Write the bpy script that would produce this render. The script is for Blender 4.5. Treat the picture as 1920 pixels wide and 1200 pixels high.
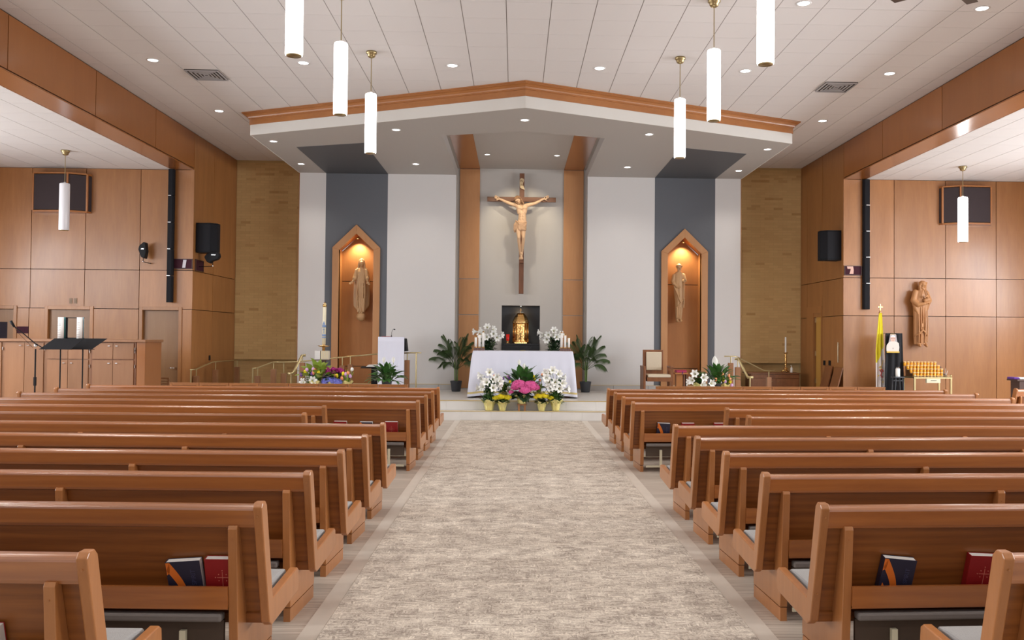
import bpy, bmesh, math, random
from mathutils import Vector, Matrix
random.seed(7)
PI = math.pi
S = bpy.context.scene
for o in list(bpy.data.objects): bpy.data.objects.remove(o)
COL = S.collection

# ------------------------------------------------------------------ camera
CAMX, CAMH, F = -0.156, 1.75, 1648.1
PAN, PIT, ROLL, CX = 0.032, 0.0207, 0.0084, 1018.0
cd = bpy.data.cameras.new('camera'); cam = bpy.data.objects.new('camera', cd); COL.objects.link(cam)
cd.sensor_fit = 'HORIZONTAL'; cd.sensor_width = 36.0; cd.lens = 36.0 * F / 1920.0
cd.shift_x = -(CX - 960.0) / 1920.0; cd.clip_start = 0.05; cd.clip_end = 200
cam.location = (CAMX, 0, CAMH)
cam.matrix_world = (Matrix.Translation((CAMX, 0, CAMH)) @ Matrix.Rotation(-PAN, 4, 'Z')
                    @ Matrix.Rotation(PI/2 + PIT, 4, 'X') @ Matrix.Rotation(ROLL, 4, 'Z'))
S.camera = cam

# ------------------------------------------------------------------ world, lights, exposure
W = bpy.data.worlds.new('world'); S.world = W; W.use_nodes = True
bg = W.node_tree.nodes['Background']; bg.inputs[0].default_value = (0.93, 0.96, 1.0, 1); bg.inputs[1].default_value = 0.45
S.view_settings.view_transform = 'Standard'; S.view_settings.look = 'None'
S.view_settings.exposure = 0.35; S.view_settings.gamma = 1.0
S.view_settings.use_curve_mapping = False

def area_light(name, loc, rot, sx, sy, power, col, spread=PI):
    l = bpy.data.lights.new(name, 'AREA'); l.shape = 'RECTANGLE'; l.size = sx; l.size_y = sy
    l.energy = power; l.color = col; l.spread = spread
    o = bpy.data.objects.new(name, l); COL.objects.link(o); o.location = loc; o.rotation_euler = rot
    return o
def spot_light(name, loc, power, col, angle=110, blend=0.6, r=0.06, rot=(0, 0, 0)):
    l = bpy.data.lights.new(name, 'SPOT'); l.energy = power; l.color = col
    l.spot_size = math.radians(angle); l.spot_blend = blend; l.shadow_soft_size = r
    o = bpy.data.objects.new(name, l); COL.objects.link(o); o.location = loc; o.rotation_euler = rot
    return o
WARM = (1.0, 0.86, 0.72); NEUT = (1.0, 0.95, 0.9); COOL = (0.92, 0.96, 1.0)
# added fill behind camera, and daylight of the windows in both outer aisle walls
area_light('rear_fill_light', (0, -4.2, 3.2), (math.radians(82), 0, 0), 15, 4.5, 50, (1.0, 0.95, 0.9))
for yy in (4.0, 8.0, 12.0, 16.0):
    area_light('window_daylight', (-13.35, yy, 3.3), (0, math.radians(-62), 0), 2.4, 1.9, 250 if yy > 7 else 230, COOL)
    area_light('window_daylight', (13.35, yy, 3.3), (0, math.radians(62), 0), 2.4, 1.9, 350 if yy > 7 else 300, COOL)

# ------------------------------------------------------------------ dimensions
YA = 20.36          # aisle end walls
WX = 7.545          # nave side wall planes
ZC = 6.395          # nave ceiling
ZB = 5.548          # aisle ceilings / underside of the beams
YBR = 23.45         # brick wall
YF = 22.66          # feature wall
ZS = 5.944          # canopy underside
YR = 23.0           # recess wall behind the crucifix
Z1, Z2, Y1S, Y2S = 0.2, 0.4, 18.67, 18.95
TP = 0.631
def at(px, py, Y):
    """point at distance Y seen along a measured direction of the survey photo"""
    a = px - CX; b = py - 600; c, s = math.cos(ROLL), math.sin(ROLL)
    u = (a*c + b*s)/F; w = -(-a*s + b*c)/F
    y = math.cos(PIT) - math.sin(PIT)*w; z = math.sin(PIT) + math.cos(PIT)*w
    X = u*math.cos(PAN) + y*math.sin(PAN); YY = -u*math.sin(PAN) + y*math.cos(PAN)
    t = Y/YY
    return Vector((CAMX + X*t, Y, CAMH + z*t))

# ------------------------------------------------------------------ materials
MATS = {}
def mat(name, col, rough=0.5, metal=0.0, emit=None, estr=0.0, noise=0.0, nscale=20, bump=0.0, trans=0.0, coat=0.0, spec=None, sheen=0.0, sub=0.0):
    if name in MATS: return MATS[name]
    m = bpy.data.materials.new(name); m.use_nodes = True; nt = m.node_tree; b = nt.nodes['Principled BSDF']
    c4 = (*col, 1)
    b.inputs['Base Color'].default_value = c4; b.inputs['Roughness'].default_value = rough
    b.inputs['Metallic'].default_value = metal
    if spec is not None: b.inputs['Specular IOR Level'].default_value = spec
    if coat: b.inputs['Coat Weight'].default_value = coat; b.inputs['Coat Roughness'].default_value = 0.15
    if trans: b.inputs['Transmission Weight'].default_value = trans
    if emit: b.inputs['Emission Color'].default_value = (*emit, 1); b.inputs['Emission Strength'].default_value = estr
    if noise or bump:
        tc = nt.nodes.new('ShaderNodeTexCoord'); n = nt.nodes.new('ShaderNodeTexNoise')
        n.inputs['Scale'].default_value = nscale; n.inputs['Detail'].default_value = 4
        nt.links.new(tc.outputs['Object'], n.inputs['Vector'])
        if noise:
            mx = nt.nodes.new('ShaderNodeMix'); mx.data_type = 'RGBA'
            mx.inputs[6].default_value = (*[max(0, c*(1-noise)) for c in col], 1)
            mx.inputs[7].default_value = (*[min(1, c*(1+noise)) for c in col], 1)
            nt.links.new(n.outputs['Fac'], mx.inputs[0]); nt.links.new(mx.outputs[2], b.inputs['Base Color'])
        if bump:
            bp_ = nt.nodes.new('ShaderNodeBump'); bp_.inputs['Strength'].default_value = bump; bp_.inputs['Distance'].default_value = 0.01
            nt.links.new(n.outputs['Fac'], bp_.inputs['Height']); nt.links.new(bp_.outputs['Normal'], b.inputs['Normal'])
    MATS[name] = m; return m

def wood(name, light, dark, axis='X', scale=1.0, rough=0.38, coat=0.0, contrast=1.0, rings=True, vary=0.12, stretch=11, spec=0.5):
    """wood with grain along one axis, cathedral figure from a distorted wave, tone varying from board to board"""
    if name in MATS: return MATS[name]
    m = bpy.data.materials.new(name); m.use_nodes = True; nt = m.node_tree; N = nt.nodes; L = nt.links
    b = N['Principled BSDF']; b.inputs['Roughness'].default_value = rough; b.inputs['Specular IOR Level'].default_value = spec
    if coat: b.inputs['Coat Weight'].default_value = coat; b.inputs['Coat Roughness'].default_value = 0.2
    tc = N.new('ShaderNodeTexCoord'); oi = N.new('ShaderNodeObjectInfo')
    mp = N.new('ShaderNodeMapping'); sc = [stretch*scale]*3; sc['XYZ'.index(axis)] = scale*0.8
    mp.inputs['Scale'].default_value = sc
    add = N.new('ShaderNodeVectorMath'); add.operation = 'ADD'
    mul = N.new('ShaderNodeMath'); mul.operation = 'MULTIPLY'; mul.inputs[1].default_value = 37.0
    L.new(oi.outputs['Random'], mul.inputs[0]); L.new(tc.outputs['Object'], mp.inputs['Vector'])
    L.new(mp.outputs['Vector'], add.inputs[0]); L.new(mul.outputs[0], add.inputs[1])
    n1 = N.new('ShaderNodeTexNoise'); n1.inputs['Scale'].default_value = 1.0; n1.inputs['Detail'].default_value = 6; n1.inputs['Roughness'].default_value = 0.62
    n1.inputs['Distortion'].default_value = 0.6; L.new(add.outputs[0], n1.inputs['Vector'])
    n2 = N.new('ShaderNodeTexNoise'); n2.inputs['Scale'].default_value = 7.0; n2.inputs['Detail'].default_value = 3; L.new(add.outputs[0], n2.inputs['Vector'])
    mx0 = N.new('ShaderNodeMath'); mx0.operation = 'MULTIPLY_ADD'; mx0.inputs[1].default_value = 0.35
    L.new(n2.outputs['Fac'], mx0.inputs[0]); L.new(n1.outputs['Fac'], mx0.inputs[2])
    src = mx0
    if rings:
        wv = N.new('ShaderNodeTexWave'); wv.wave_type = 'RINGS'; wv.inputs['Scale'].default_value = 0.55; wv.inputs['Distortion'].default_value = 7; wv.inputs['Detail'].default_value = 2
        wv.inputs['Detail Scale'].default_value = 0.8
        L.new(add.outputs[0], wv.inputs['Vector'])
        ma = N.new('ShaderNodeMath'); ma.operation = 'MULTIPLY_ADD'; ma.inputs[1].default_value = 0.22; L.new(wv.outputs['Fac'], ma.inputs[0]); L.new(mx0.outputs[0], ma.inputs[2]); src = ma
    mr = N.new('ShaderNodeMapRange'); mid = 0.68 + (0.11 if rings else 0)
    mr.inputs['From Min'].default_value = mid - 0.32/contrast; mr.inputs['From Max'].default_value = mid + 0.32/contrast
    L.new(src.outputs[0], mr.inputs['Value'])
    mx = N.new('ShaderNodeMix'); mx.data_type = 'RGBA'; mx.inputs[6].default_value = (*dark, 1); mx.inputs[7].default_value = (*light, 1)
    L.new(mr.outputs[0], mx.inputs[0])
    hs = N.new('ShaderNodeHueSaturation'); vm = N.new('ShaderNodeMapRange')
    vm.inputs['To Min'].default_value = 1 - vary; vm.inputs['To Max'].default_value = 1 + vary
    L.new(oi.outputs['Random'], vm.inputs['Value']); L.new(vm.outputs[0], hs.inputs['Value']); L.new(mx.outputs[2], hs.inputs['Color'])
    L.new(hs.outputs[0], b.inputs['Base Color'])
    bp_ = N.new('ShaderNodeBump'); bp_.inputs['Strength'].default_value = 0.08; bp_.inputs['Distance'].default_value = 0.004
    L.new(src.outputs[0], bp_.inputs['Height']); L.new(bp_.outputs['Normal'], b.inputs['Normal'])
    MATS[name] = m; return m

PEW_L, PEW_D = (0.30, 0.10, 0.020), (0.155, 0.044, 0.008)
M_pew = wood('pew_oak', PEW_L, PEW_D, 'X', 1.2, rough=0.36, coat=0.15, contrast=0.9, stretch=15)
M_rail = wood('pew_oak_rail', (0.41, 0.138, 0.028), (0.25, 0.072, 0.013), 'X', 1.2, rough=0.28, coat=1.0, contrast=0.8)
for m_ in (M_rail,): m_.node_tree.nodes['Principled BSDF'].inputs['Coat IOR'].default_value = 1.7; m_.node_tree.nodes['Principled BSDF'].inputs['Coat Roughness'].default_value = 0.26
M_pewv = wood('pew_oak_upright', (0.36, 0.135, 0.04), (0.17, 0.052, 0.014), 'Z', 1.4, rough=0.33, coat=0.25)
M_pewy = wood('pew_oak_end', (0.47, 0.19, 0.058), (0.32, 0.115, 0.031), 'Z', 1.2, rough=0.36, coat=0.4, contrast=0.75, rings=False)
M_panel = wood('maple_panel', (0.40, 0.175, 0.056), (0.26, 0.10, 0.028), 'Z', 0.7, rough=0.40, coat=0.15, contrast=0.85, stretch=6, rings=False, vary=0.10)
M_beam = wood('beam_panel', (0.36, 0.135, 0.034), (0.28, 0.095, 0.022), 'Z', 0.5, rough=0.34, coat=0.25, contrast=0.7, stretch=5, rings=False, vary=0.06)
M_soffit_wood = wood('beam_soffit', (0.34, 0.125, 0.032), (0.26, 0.085, 0.02), 'Y', 0.5, rough=0.22, coat=0.5, contrast=0.7, stretch=5, rings=False, vary=0.05)
M_niche = wood('niche_maple', (0.48, 0.205, 0.062), (0.36, 0.135, 0.036), 'Z', 0.7, rough=0.55, contrast=0.7, stretch=5, rings=False, vary=0.04)
M_crown = wood('crown_maple', (0.46, 0.185, 0.052), (0.30, 0.105, 0.026), 'X', 1.0, rough=0.35, coat=0.3, contrast=0.7, stretch=3, rings=False, vary=0.03)
M_strip = wood('strip_maple', (0.54, 0.275, 0.12), (0.40, 0.18, 0.068), 'Z', 0.6, rough=0.4, contrast=0.7, stretch=5, rings=False, vary=0.03)
M_walnut = wood('walnut', (0.19, 0.075, 0.035), (0.10, 0.038, 0.018), 'Z', 1.2, rough=0.45, vary=0.05)
M_walnutx = wood('walnut_cross', (0.19, 0.075, 0.035), (0.10, 0.038, 0.018), 'X', 1.2, rough=0.45, vary=0.05)
M_cab = wood('cabinet_maple', (0.33, 0.155, 0.07), (0.23, 0.10, 0.04), 'Z', 0.6, rough=0.4, contrast=0.8, stretch=8, vary=0.07)
M_chairw = wood('chair_wood', (0.27, 0.105, 0.038), (0.17, 0.06, 0.02), 'Z', 1.0, rough=0.4, vary=0.05)
M_statue = wood('limewood_statue', (0.52, 0.31, 0.15), (0.42, 0.235, 0.105), 'Z', 0.9, rough=0.5, contrast=0.7, rings=False, vary=0.02)
M_statue2 = wood('oiled_statue', (0.50, 0.245, 0.10), (0.40, 0.18, 0.065), 'Z', 0.9, rough=0.5, contrast=0.7, rings=False, vary=0.02)
M_joint = mat('dark_joint', (0.035, 0.02, 0.012), 0.7)
M_tile = mat('ceiling_tile', (0.72, 0.69, 0.68), 0.9, noise=0.02, nscale=60, bump=0.1)
M_grid = mat('ceiling_grid', (0.36, 0.32, 0.30), 0.7)
M_white = mat('feature_wall_white', (0.66, 0.64, 0.63), 0.85, noise=0.015, nscale=90, bump=0.15)
M_dark = mat('feature_wall_slate', (0.118, 0.125, 0.142), 0.75, noise=0.05, nscale=90, bump=0.15)
M_taupe = mat('recess_wall_taupe', (0.46, 0.43, 0.40), 0.8, noise=0.02, nscale=80, bump=0.12)
M_soffit = mat('canopy_taupe', (0.44, 0.415, 0.39), 0.6, noise=0.02, nscale=80)
M_soffd = mat('canopy_slate', (0.085, 0.09, 0.10), 0.6, noise=0.03, nscale=80)
M_fascia = mat('fascia_white', (0.66, 0.64, 0.60), 0.7)
M_stone = mat('limestone', (0.66, 0.64, 0.61), 0.35, noise=0.10, nscale=3, bump=0.02)
M_stone2 = mat('limestone_base', (0.50, 0.485, 0.47), 0.4, noise=0.10, nscale=4, bump=0.02)
M_brassline = mat('brass_strip', (0.72, 0.55, 0.22), 0.35, 0.6)
M_brass = mat('satin_brass', (0.52, 0.42, 0.22), 0.35, 0.85)
M_abrass = mat('antique_brass', (0.42, 0.33, 0.17), 0.3, 0.9)
M_gold = mat('polished_gold', (0.74, 0.45, 0.17), 0.2, 1.0, bump=0.5, nscale=25)
M_black = mat('black_plastic', (0.010, 0.010, 0.012), 0.6, spec=0.2)
M_blackm = mat('black_speaker_mesh', (0.009, 0.009, 0.012), 0.7, spec=0.2, bump=0.4, nscale=200)
M_chrome = mat('chrome', (0.75, 0.75, 0.76), 0.2, 1.0)
M_wax = mat('white_wax', (0.85, 0.83, 0.78), 0.4)
M_ivory = mat('ivory_wax', (0.80, 0.74, 0.55), 0.4)
M_paper = mat('paper', (0.80, 0.79, 0.76), 0.8)
M_cushion = mat('pew_cushion', (0.34, 0.335, 0.33), 0.95, noise=0.2, nscale=220, bump=0.3)
M_kneel = mat('kneeler_pad', (0.16, 0.14, 0.13), 0.7, noise=0.1, nscale=40)
M_kneelb = mat('kneeler_board', (0.07, 0.045, 0.03), 0.6)
M_cream = mat('cream_metal', (0.62, 0.57, 0.42), 0.5)
M_red = mat('red_cover', (0.27, 0.006, 0.008), 0.5, noise=0.08, nscale=60)
M_navy = mat('navy_cover', (0.020, 0.019, 0.042), 0.45)
M_orange = mat('orange_print', (0.72, 0.17, 0.02), 0.45)
M_cloth = mat('altar_linen', (0.70, 0.71, 0.82), 0.9, noise=0.01, nscale=60, bump=0.05)
M_goldcloth = mat('gold_band', (0.62, 0.50, 0.22), 0.7)
M_emit = mat('lamp_glass', (0.95, 0.95, 0.95), 0.4, emit=(1.0, 0.97, 0.95), estr=5.0)
M_emitd = mat('downlight_lens', (0.95, 0.95, 0.95), 0.4, emit=(1.0, 0.98, 0.96), estr=8.0)
M_opal = mat('unlit_opal_glass', (0.72, 0.71, 0.74), 0.25)
M_trimw = mat('white_trim', (0.75, 0.73, 0.72), 0.5)
M_leaf = mat('leaf_green', (0.045, 0.13, 0.025), 0.4, noise=0.45, nscale=9)
M_leafd = mat('leaf_dark', (0.018, 0.05, 0.017), 0.45, noise=0.5, nscale=9)
M_leafp = mat('palm_green', (0.045, 0.085, 0.022), 0.5, noise=0.5, nscale=5)
M_leafy = mat('leaf_yellow_green', (0.26, 0.36, 0.045), 0.45, noise=0.5, nscale=6)
M_stem = mat('stem_green', (0.16, 0.26, 0.06), 0.5)
M_petalw = mat('white_petal', (0.86, 0.86, 0.82), 0.5)
M_pink = mat('pink_petal', (0.72, 0.10, 0.33), 0.55, noise=0.45, nscale=45)
M_yel = mat('yellow_petal', (0.85, 0.68, 0.01), 0.5, noise=0.25, nscale=45)
M_blue = mat('blue_petal', (0.20, 0.22, 0.68), 0.55, noise=0.4, nscale=40)
M_mag = mat('magenta_petal', (0.40, 0.02, 0.20), 0.5, noise=0.4, nscale=40)
M_lilac = mat('lilac_petal', (0.62, 0.36, 0.62), 0.5)
M_purple = mat('purple_petal', (0.18, 0.06, 0.30), 0.5)
M_peach = mat('peach_petal', (0.80, 0.30, 0.14), 0.5)
M_foil = mat('gold_foil', (0.92, 0.82, 0.36), 0.25, 0.6, bump=1.0, nscale=22, noise=0.15)
M_pot = mat('grey_pot', (0.045, 0.05, 0.06), 0.5)
M_marble = mat('black_marble', (0.012, 0.012, 0.013), 0.25, noise=0.5, nscale=6)
M_cushc = mat('cream_cushion', (0.62, 0.53, 0.40), 0.9, noise=0.08, nscale=60)
M_grille = mat('grille_cloth', (0.035, 0.022, 0.024), 0.85, bump=0.3, nscale=300)
M_plaque = mat('maroon_plaque', (0.045, 0.009, 0.018), 0.7, spec=0.2)
M_skinp = mat('printed_skin', (0.62, 0.40, 0.32), 0.6)
M_blackcloth = mat('black_drape', (0.010, 0.010, 0.013), 0.9, bump=0.3, nscale=8)
M_amber = mat('amber_votive_glass', (0.74, 0.31, 0.012), 0.15)
M_ambert = mat('clear_votive_rim', (0.75, 0.47, 0.20), 0.15)
M_flame = mat('flame', (1, 0.8, 0.4), 0.5, emit=(1.0, 0.62, 0.2), estr=6.0)
M_redglass = mat('red_glass', (0.40, 0.005, 0.005), 0.1, emit=(0.5, 0.01, 0.0), estr=0.25)
M_flagy = mat('yellow_silk', (0.80, 0.68, 0.02), 0.5)
M_flagw = mat('white_silk', (0.78, 0.72, 0.70), 0.5)
M_darkwood = mat('dark_table', (0.07, 0.034, 0.026), 0.45)
M_purplec = mat('purple_cloth', (0.10, 0.03, 0.24), 0.8)
M_door = wood('door_veneer', (0.27, 0.14, 0.06), (0.20, 0.095, 0.038), 'Z', 0.5, rough=0.4, contrast=0.8, stretch=9, vary=0.03)
M_yedge = mat('door_edge_yellow', (0.52, 0.28, 0.06), 0.5)
M_glassdark = mat('dark_door_glass', (0.02, 0.02, 0.03), 0.08)

def brick_mat():
    m = bpy.data.materials.new('buff_brick'); m.use_nodes = True; nt = m.node_tree; N = nt.nodes; L = nt.links; b = N['Principled BSDF']
    g = N.new('ShaderNodeNewGeometry'); r = N.new('ShaderNodeValToRGB')
    e = r.color_ramp.elements; e[0].position = 0; e[0].color = (0.50, 0.30, 0.115, 1); e[1].position = 1; e[1].color = (0.66, 0.45, 0.20, 1)
    e2 = r.color_ramp.elements.new(0.08); e2.color = (0.61, 0.40, 0.175, 1)
    L.new(g.outputs['Random Per Island'], r.inputs[0]); L.new(r.outputs[0], b.inputs['Base Color']); b.inputs['Roughness'].default_value = 0.85
    return m
M_brick = brick_mat()
M_mortar = mat('mortar', (0.55, 0.38, 0.17), 0.9)

def carpet_mat():
    m = bpy.data.materials.new('aisle_carpet'); m.use_nodes = True; nt = m.node_tree; N = nt.nodes; L = nt.links; b = N['Principled BSDF']
    b.inputs['Roughness'].default_value = 0.95; b.inputs['Specular IOR Level'].default_value = 0.2
    tc = N.new('ShaderNodeTexCoord')
    def vor(sx, sy):
        mp = N.new('ShaderNodeMapping'); mp.inputs['Scale'].default_value = (sx, sy, 1); L.new(tc.outputs['Object'], mp.inputs['Vector'])
        v = N.new('ShaderNodeTexVoronoi'); v.inputs['Scale'].default_value = 1.0; L.new(mp.outputs[0], v.inputs['Vector'])
        s = N.new('ShaderNodeSeparateColor'); L.new(v.outputs['Color'], s.inputs[0]); return s.outputs[0]
    def noi(sx, sy, d):
        mp = N.new('ShaderNodeMapping'); mp.inputs['Scale'].default_value = (sx, sy, 1); L.new(tc.outputs['Object'], mp.inputs['Vector'])
        n = N.new('ShaderNodeTexNoise'); n.inputs['Scale'].default_value = 1.0; n.inputs['Detail'].default_value = d; L.new(mp.outputs[0], n.inputs['Vector']); return n.outputs['Fac']
    def madd(a, k, c):
        q = N.new('ShaderNodeMath'); q.operation = 'MULTIPLY_ADD'; L.new(a, q.inputs[0]); q.inputs[1].default_value = k
        if isinstance(c, float): q.inputs[2].default_value = c
        else: L.new(c, q.inputs[2])
        return q.outputs[0]
    h = vor(18, 95); v_ = vor(95, 18); patch = noi(15, 15, 1); big = noi(1.3, 1.3, 2); fine = vor(130, 130)
    mx = N.new('ShaderNodeMix'); mx.data_type = 'FLOAT'
    st = N.new('ShaderNodeMapRange'); st.inputs['From Min'].default_value = 0.50; st.inputs['From Max'].default_value = 0.60; L.new(patch, st.inputs['Value'])
    L.new(st.outputs[0], mx.inputs[0]); L.new(h, mx.inputs[2]); L.new(v_, mx.inputs[3])
    s = madd(mx.outputs[0], 0.40, 0.0); s = madd(noi(5, 6, 1), 0.62, s); s = madd(fine, 0.28, s); s = madd(big, 0.25, s)
    mr = N.new('ShaderNodeMapRange'); mr.inputs['From Min'].default_value = 0.48; mr.inputs['From Max'].default_value = 1.18; L.new(s, mr.inputs['Value'])
    r = N.new('ShaderNodeValToRGB'); L.new(mr.outputs[0], r.inputs[0]); e = r.color_ramp.elements
    e[0].position = 0.0; e[0].color = (0.27, 0.225, 0.19, 1); e[1].position = 1.0; e[1].color = (0.80, 0.73, 0.63, 1)
    e2 = r.color_ramp.elements.new(0.5); e2.color = (0.53, 0.465, 0.395, 1)
    L.new(r.outputs[0], b.inputs['Base Color'])
    bp_ = N.new('ShaderNodeBump'); bp_.inputs['Strength'].default_value = 0.3; bp_.inputs['Distance'].default_value = 0.008
    L.new(s, bp_.inputs['Height']); L.new(bp_.outputs['Normal'], b.inputs['Normal'])
    return m
M_carpet = carpet_mat()

def lvt_mat():
    m = bpy.data.materials.new('grey_plank_floor'); m.use_nodes = True; nt = m.node_tree; N = nt.nodes; L = nt.links; b = N['Principled BSDF']
    b.inputs['Roughness'].default_value = 0.42
    tc = N.new('ShaderNodeTexCoord'); mp = N.new('ShaderNodeMapping'); mp.inputs['Scale'].default_value = (0.9, 26, 1); L.new(tc.outputs['Object'], mp.inputs['Vector'])
    n = N.new('ShaderNodeTexNoise'); n.inputs['Scale'].default_value = 1.5; n.inputs['Detail'].default_value = 7; L.new(mp.outputs[0], n.inputs['Vector'])
    br = N.new('ShaderNodeTexBrick'); br.inputs['Scale'].default_value = 1.0; br.inputs['Brick Width'].default_value = 1.22; br.inputs['Row Height'].default_value = 0.18
    br.inputs['Mortar Size'].default_value = 0.0015; br.inputs['Color1'].default_value = (0.9, 0.9, 0.9, 1); br.inputs['Color2'].default_value = (1.12, 1.12, 1.12, 1); br.inputs['Mortar'].default_value = (0.6, 0.6, 0.6, 1)
    L.new(tc.outputs['Object'], br.inputs['Vector'])
    r = N.new('ShaderNodeValToRGB'); L.new(n.outputs['Fac'], r.inputs[0]); e = r.color_ramp.elements
    e[0].position = 0.3; e[0].color = (0.33, 0.27, 0.22, 1); e[1].position = 0.72; e[1].color = (0.58, 0.51, 0.44, 1)
    mx = N.new('ShaderNodeMix'); mx.data_type = 'RGBA'; mx.blend_type = 'MULTIPLY'; mx.inputs[0].default_value = 1.0
    L.new(r.outputs[0], mx.inputs[6]); L.new(br.outputs['Color'], mx.inputs[7]); L.new(mx.outputs[2], b.inputs['Base Color'])
    return m
M_lvt = lvt_mat()

# ------------------------------------------------------------------ mesh helpers
class MB:
    def __init__(s): s.v = []; s.f = []
    def quadbox(s, P):   # 8 corners: bottom 4 (ccw), top 4
        n = len(s.v); s.v += [tuple(p) for p in P]
        for f in ((0,3,2,1),(4,5,6,7),(0,1,5,4),(1,2,6,5),(2,3,7,6),(3,0,4,7)): s.f.append(tuple(n+i for i in f))
        return s
    def box(s, x0, x1, y0, y1, z0, z1):
        if x0 > x1: x0, x1 = x1, x0
        if y0 > y1: y0, y1 = y1, y0
        if z0 > z1: z0, z1 = z1, z0
        return s.quadbox([(x0,y0,z0),(x1,y0,z0),(x1,y1,z0),(x0,y1,z0),(x0,y0,z1),(x1,y0,z1),(x1,y1,z1),(x0,y1,z1)])
    def prism(s, poly, axis, a, b):
        """extrude a 2-D outline along an axis from a to b; outline in the two other axes in cyclic-free xyz order"""
        n = len(s.v); k = len(poly)
        def P(p, t):
            if axis == 'X': return (t, p[0], p[1])
            if axis == 'Y': return (p[0], t, p[1])
            return (p[0], p[1], t)
        s.v += [P(p, a) for p in poly] + [P(p, b) for p in poly]
        s.f.append(tuple(n+i for i in range(k))); s.f.append(tuple(n+k+i for i in reversed(range(k))))
        for i in range(k):
            j = (i+1) % k; s.f.append((n+i, n+k+i, n+k+j, n+j))
        return s
    def tube(s, pts, r, seg=8, caps=True):
        pts = [Vector(p) for p in pts]; m = len(pts); rs = r if isinstance(r, (list, tuple)) else [r]*m
        n = len(s.v); up = None
        for i, p in enumerate(pts):
            d = (pts[min(i+1, m-1)] - pts[max(i-1, 0)]).normalized()
            if up is None: up = Vector((0,0,1)) if abs(d.z) < 0.9 else Vector((1,0,0))
            a = d.cross(up); a = a.normalized() if a.length > 1e-6 else Vector((1,0,0)); b = a.cross(d).normalized(); up = b
            for k in range(seg):
                t = 2*PI*k/seg; q = p + (a*math.cos(t) + b*math.sin(t))*rs[i]; s.v.append(tuple(q))
        for i in range(m-1):
            for k in range(seg):
                k2 = (k+1) % seg; s.f.append((n+i*seg+k, n+i*seg+k2, n+(i+1)*seg+k2, n+(i+1)*seg+k))
        if caps: s.f.append(tuple(n+k for k in reversed(range(seg)))); s.f.append(tuple(n+(m-1)*seg+k for k in range(seg)))
        return s
    def lathe(s, prof, c=(0,0,0), seg=20, wob=0.0, nw=9, ph=0.0, sx=1.0, sy=1.0):
        n = len(s.v); m = len(prof)
        for i, (r, z) in enumerate(prof):
            for k in range(seg):
                t = 2*PI*k/seg; w = 1 + wob*math.cos(nw*t + ph + i*0.35)
                s.v.append((c[0]+r*w*sx*math.cos(t), c[1]+r*w*sy*math.sin(t), c[2]+z))
        for i in range(m-1):
            for k in range(seg):
                k2 = (k+1) % seg; s.f.append((n+i*seg+k, n+i*seg+k2, n+(i+1)*seg+k2, n+(i+1)*seg+k))
        s.f.append(tuple(n+k for k in reversed(range(seg)))); s.f.append(tuple(n+(m-1)*seg+k for k in range(seg)))
        return s
    def ball(s, c, r, seg=10, rings=6):
        if not isinstance(r, (tuple, list)): r = (r, r, r)
        n = len(s.v); s.v.append((c[0], c[1], c[2]-r[2]))
        for i in range(1, rings):
            a = -PI/2 + PI*i/rings
            for k in range(seg):
                t = 2*PI*k/seg; s.v.append((c[0]+r[0]*math.cos(a)*math.cos(t), c[1]+r[1]*math.cos(a)*math.sin(t), c[2]+r[2]*math.sin(a)))
        s.v.append((c[0], c[1], c[2]+r[2])); top = len(s.v)-1
        for k in range(seg):
            k2 = (k+1) % seg; s.f.append((n, n+1+k2, n+1+k)); s.f.append((top, top-seg+k, top-seg+k2))
        for i in range(rings-2):
            for k in range(seg):
                k2 = (k+1) % seg; a = n+1+i*seg; s.f.append((a+k, a+k2, a+seg+k2, a+seg+k))
        return s
    def quad(s, a, b, c, d):
        n = len(s.v); s.v += [tuple(a), tuple(b), tuple(c), tuple(d)]; s.f.append((n, n+1, n+2, n+3)); return s
    def grid(s, fn, nu, nv):
        n = len(s.v)
        for i in range(nu+1):
            for j in range(nv+1): s.v.append(tuple(fn(i/nu, j/nv)))
        for i in range(nu):
            for j in range(nv):
                a = n+i*(nv+1)+j; s.f.append((a, a+nv+1, a+nv+2, a+1))
        return s
    def mesh(s, name, m, smooth=False):
        me = bpy.data.meshes.new(name); me.from_pydata(s.v, [], s.f); me.update()
        if m: me.materials.append(m)
        if smooth: me.polygons.foreach_set('use_smooth', [True]*len(me.polygons))
        return me
    def build(s, name, m, parent=None, smooth=False, bevel=0, seg=2, loc=None, solid=0, sub=0):
        o = bpy.data.objects.new(name, s.mesh(name, m, smooth)); COL.objects.link(o)
        if parent is not None: o.parent = parent
        if loc is not None: o.location = loc
        if solid:
            md = o.modifiers.new('solid', 'SOLIDIFY'); md.thickness = solid; md.offset = 0
        if bevel:
            md = o.modifiers.new('bevel', 'BEVEL'); md.width = bevel; md.segments = seg; md.limit_method = 'ANGLE'; md.angle_limit = math.radians(40)
        if sub:
            md = o.modifiers.new('sub', 'SUBSURF'); md.levels = sub; md.render_levels = sub
        return o

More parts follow.
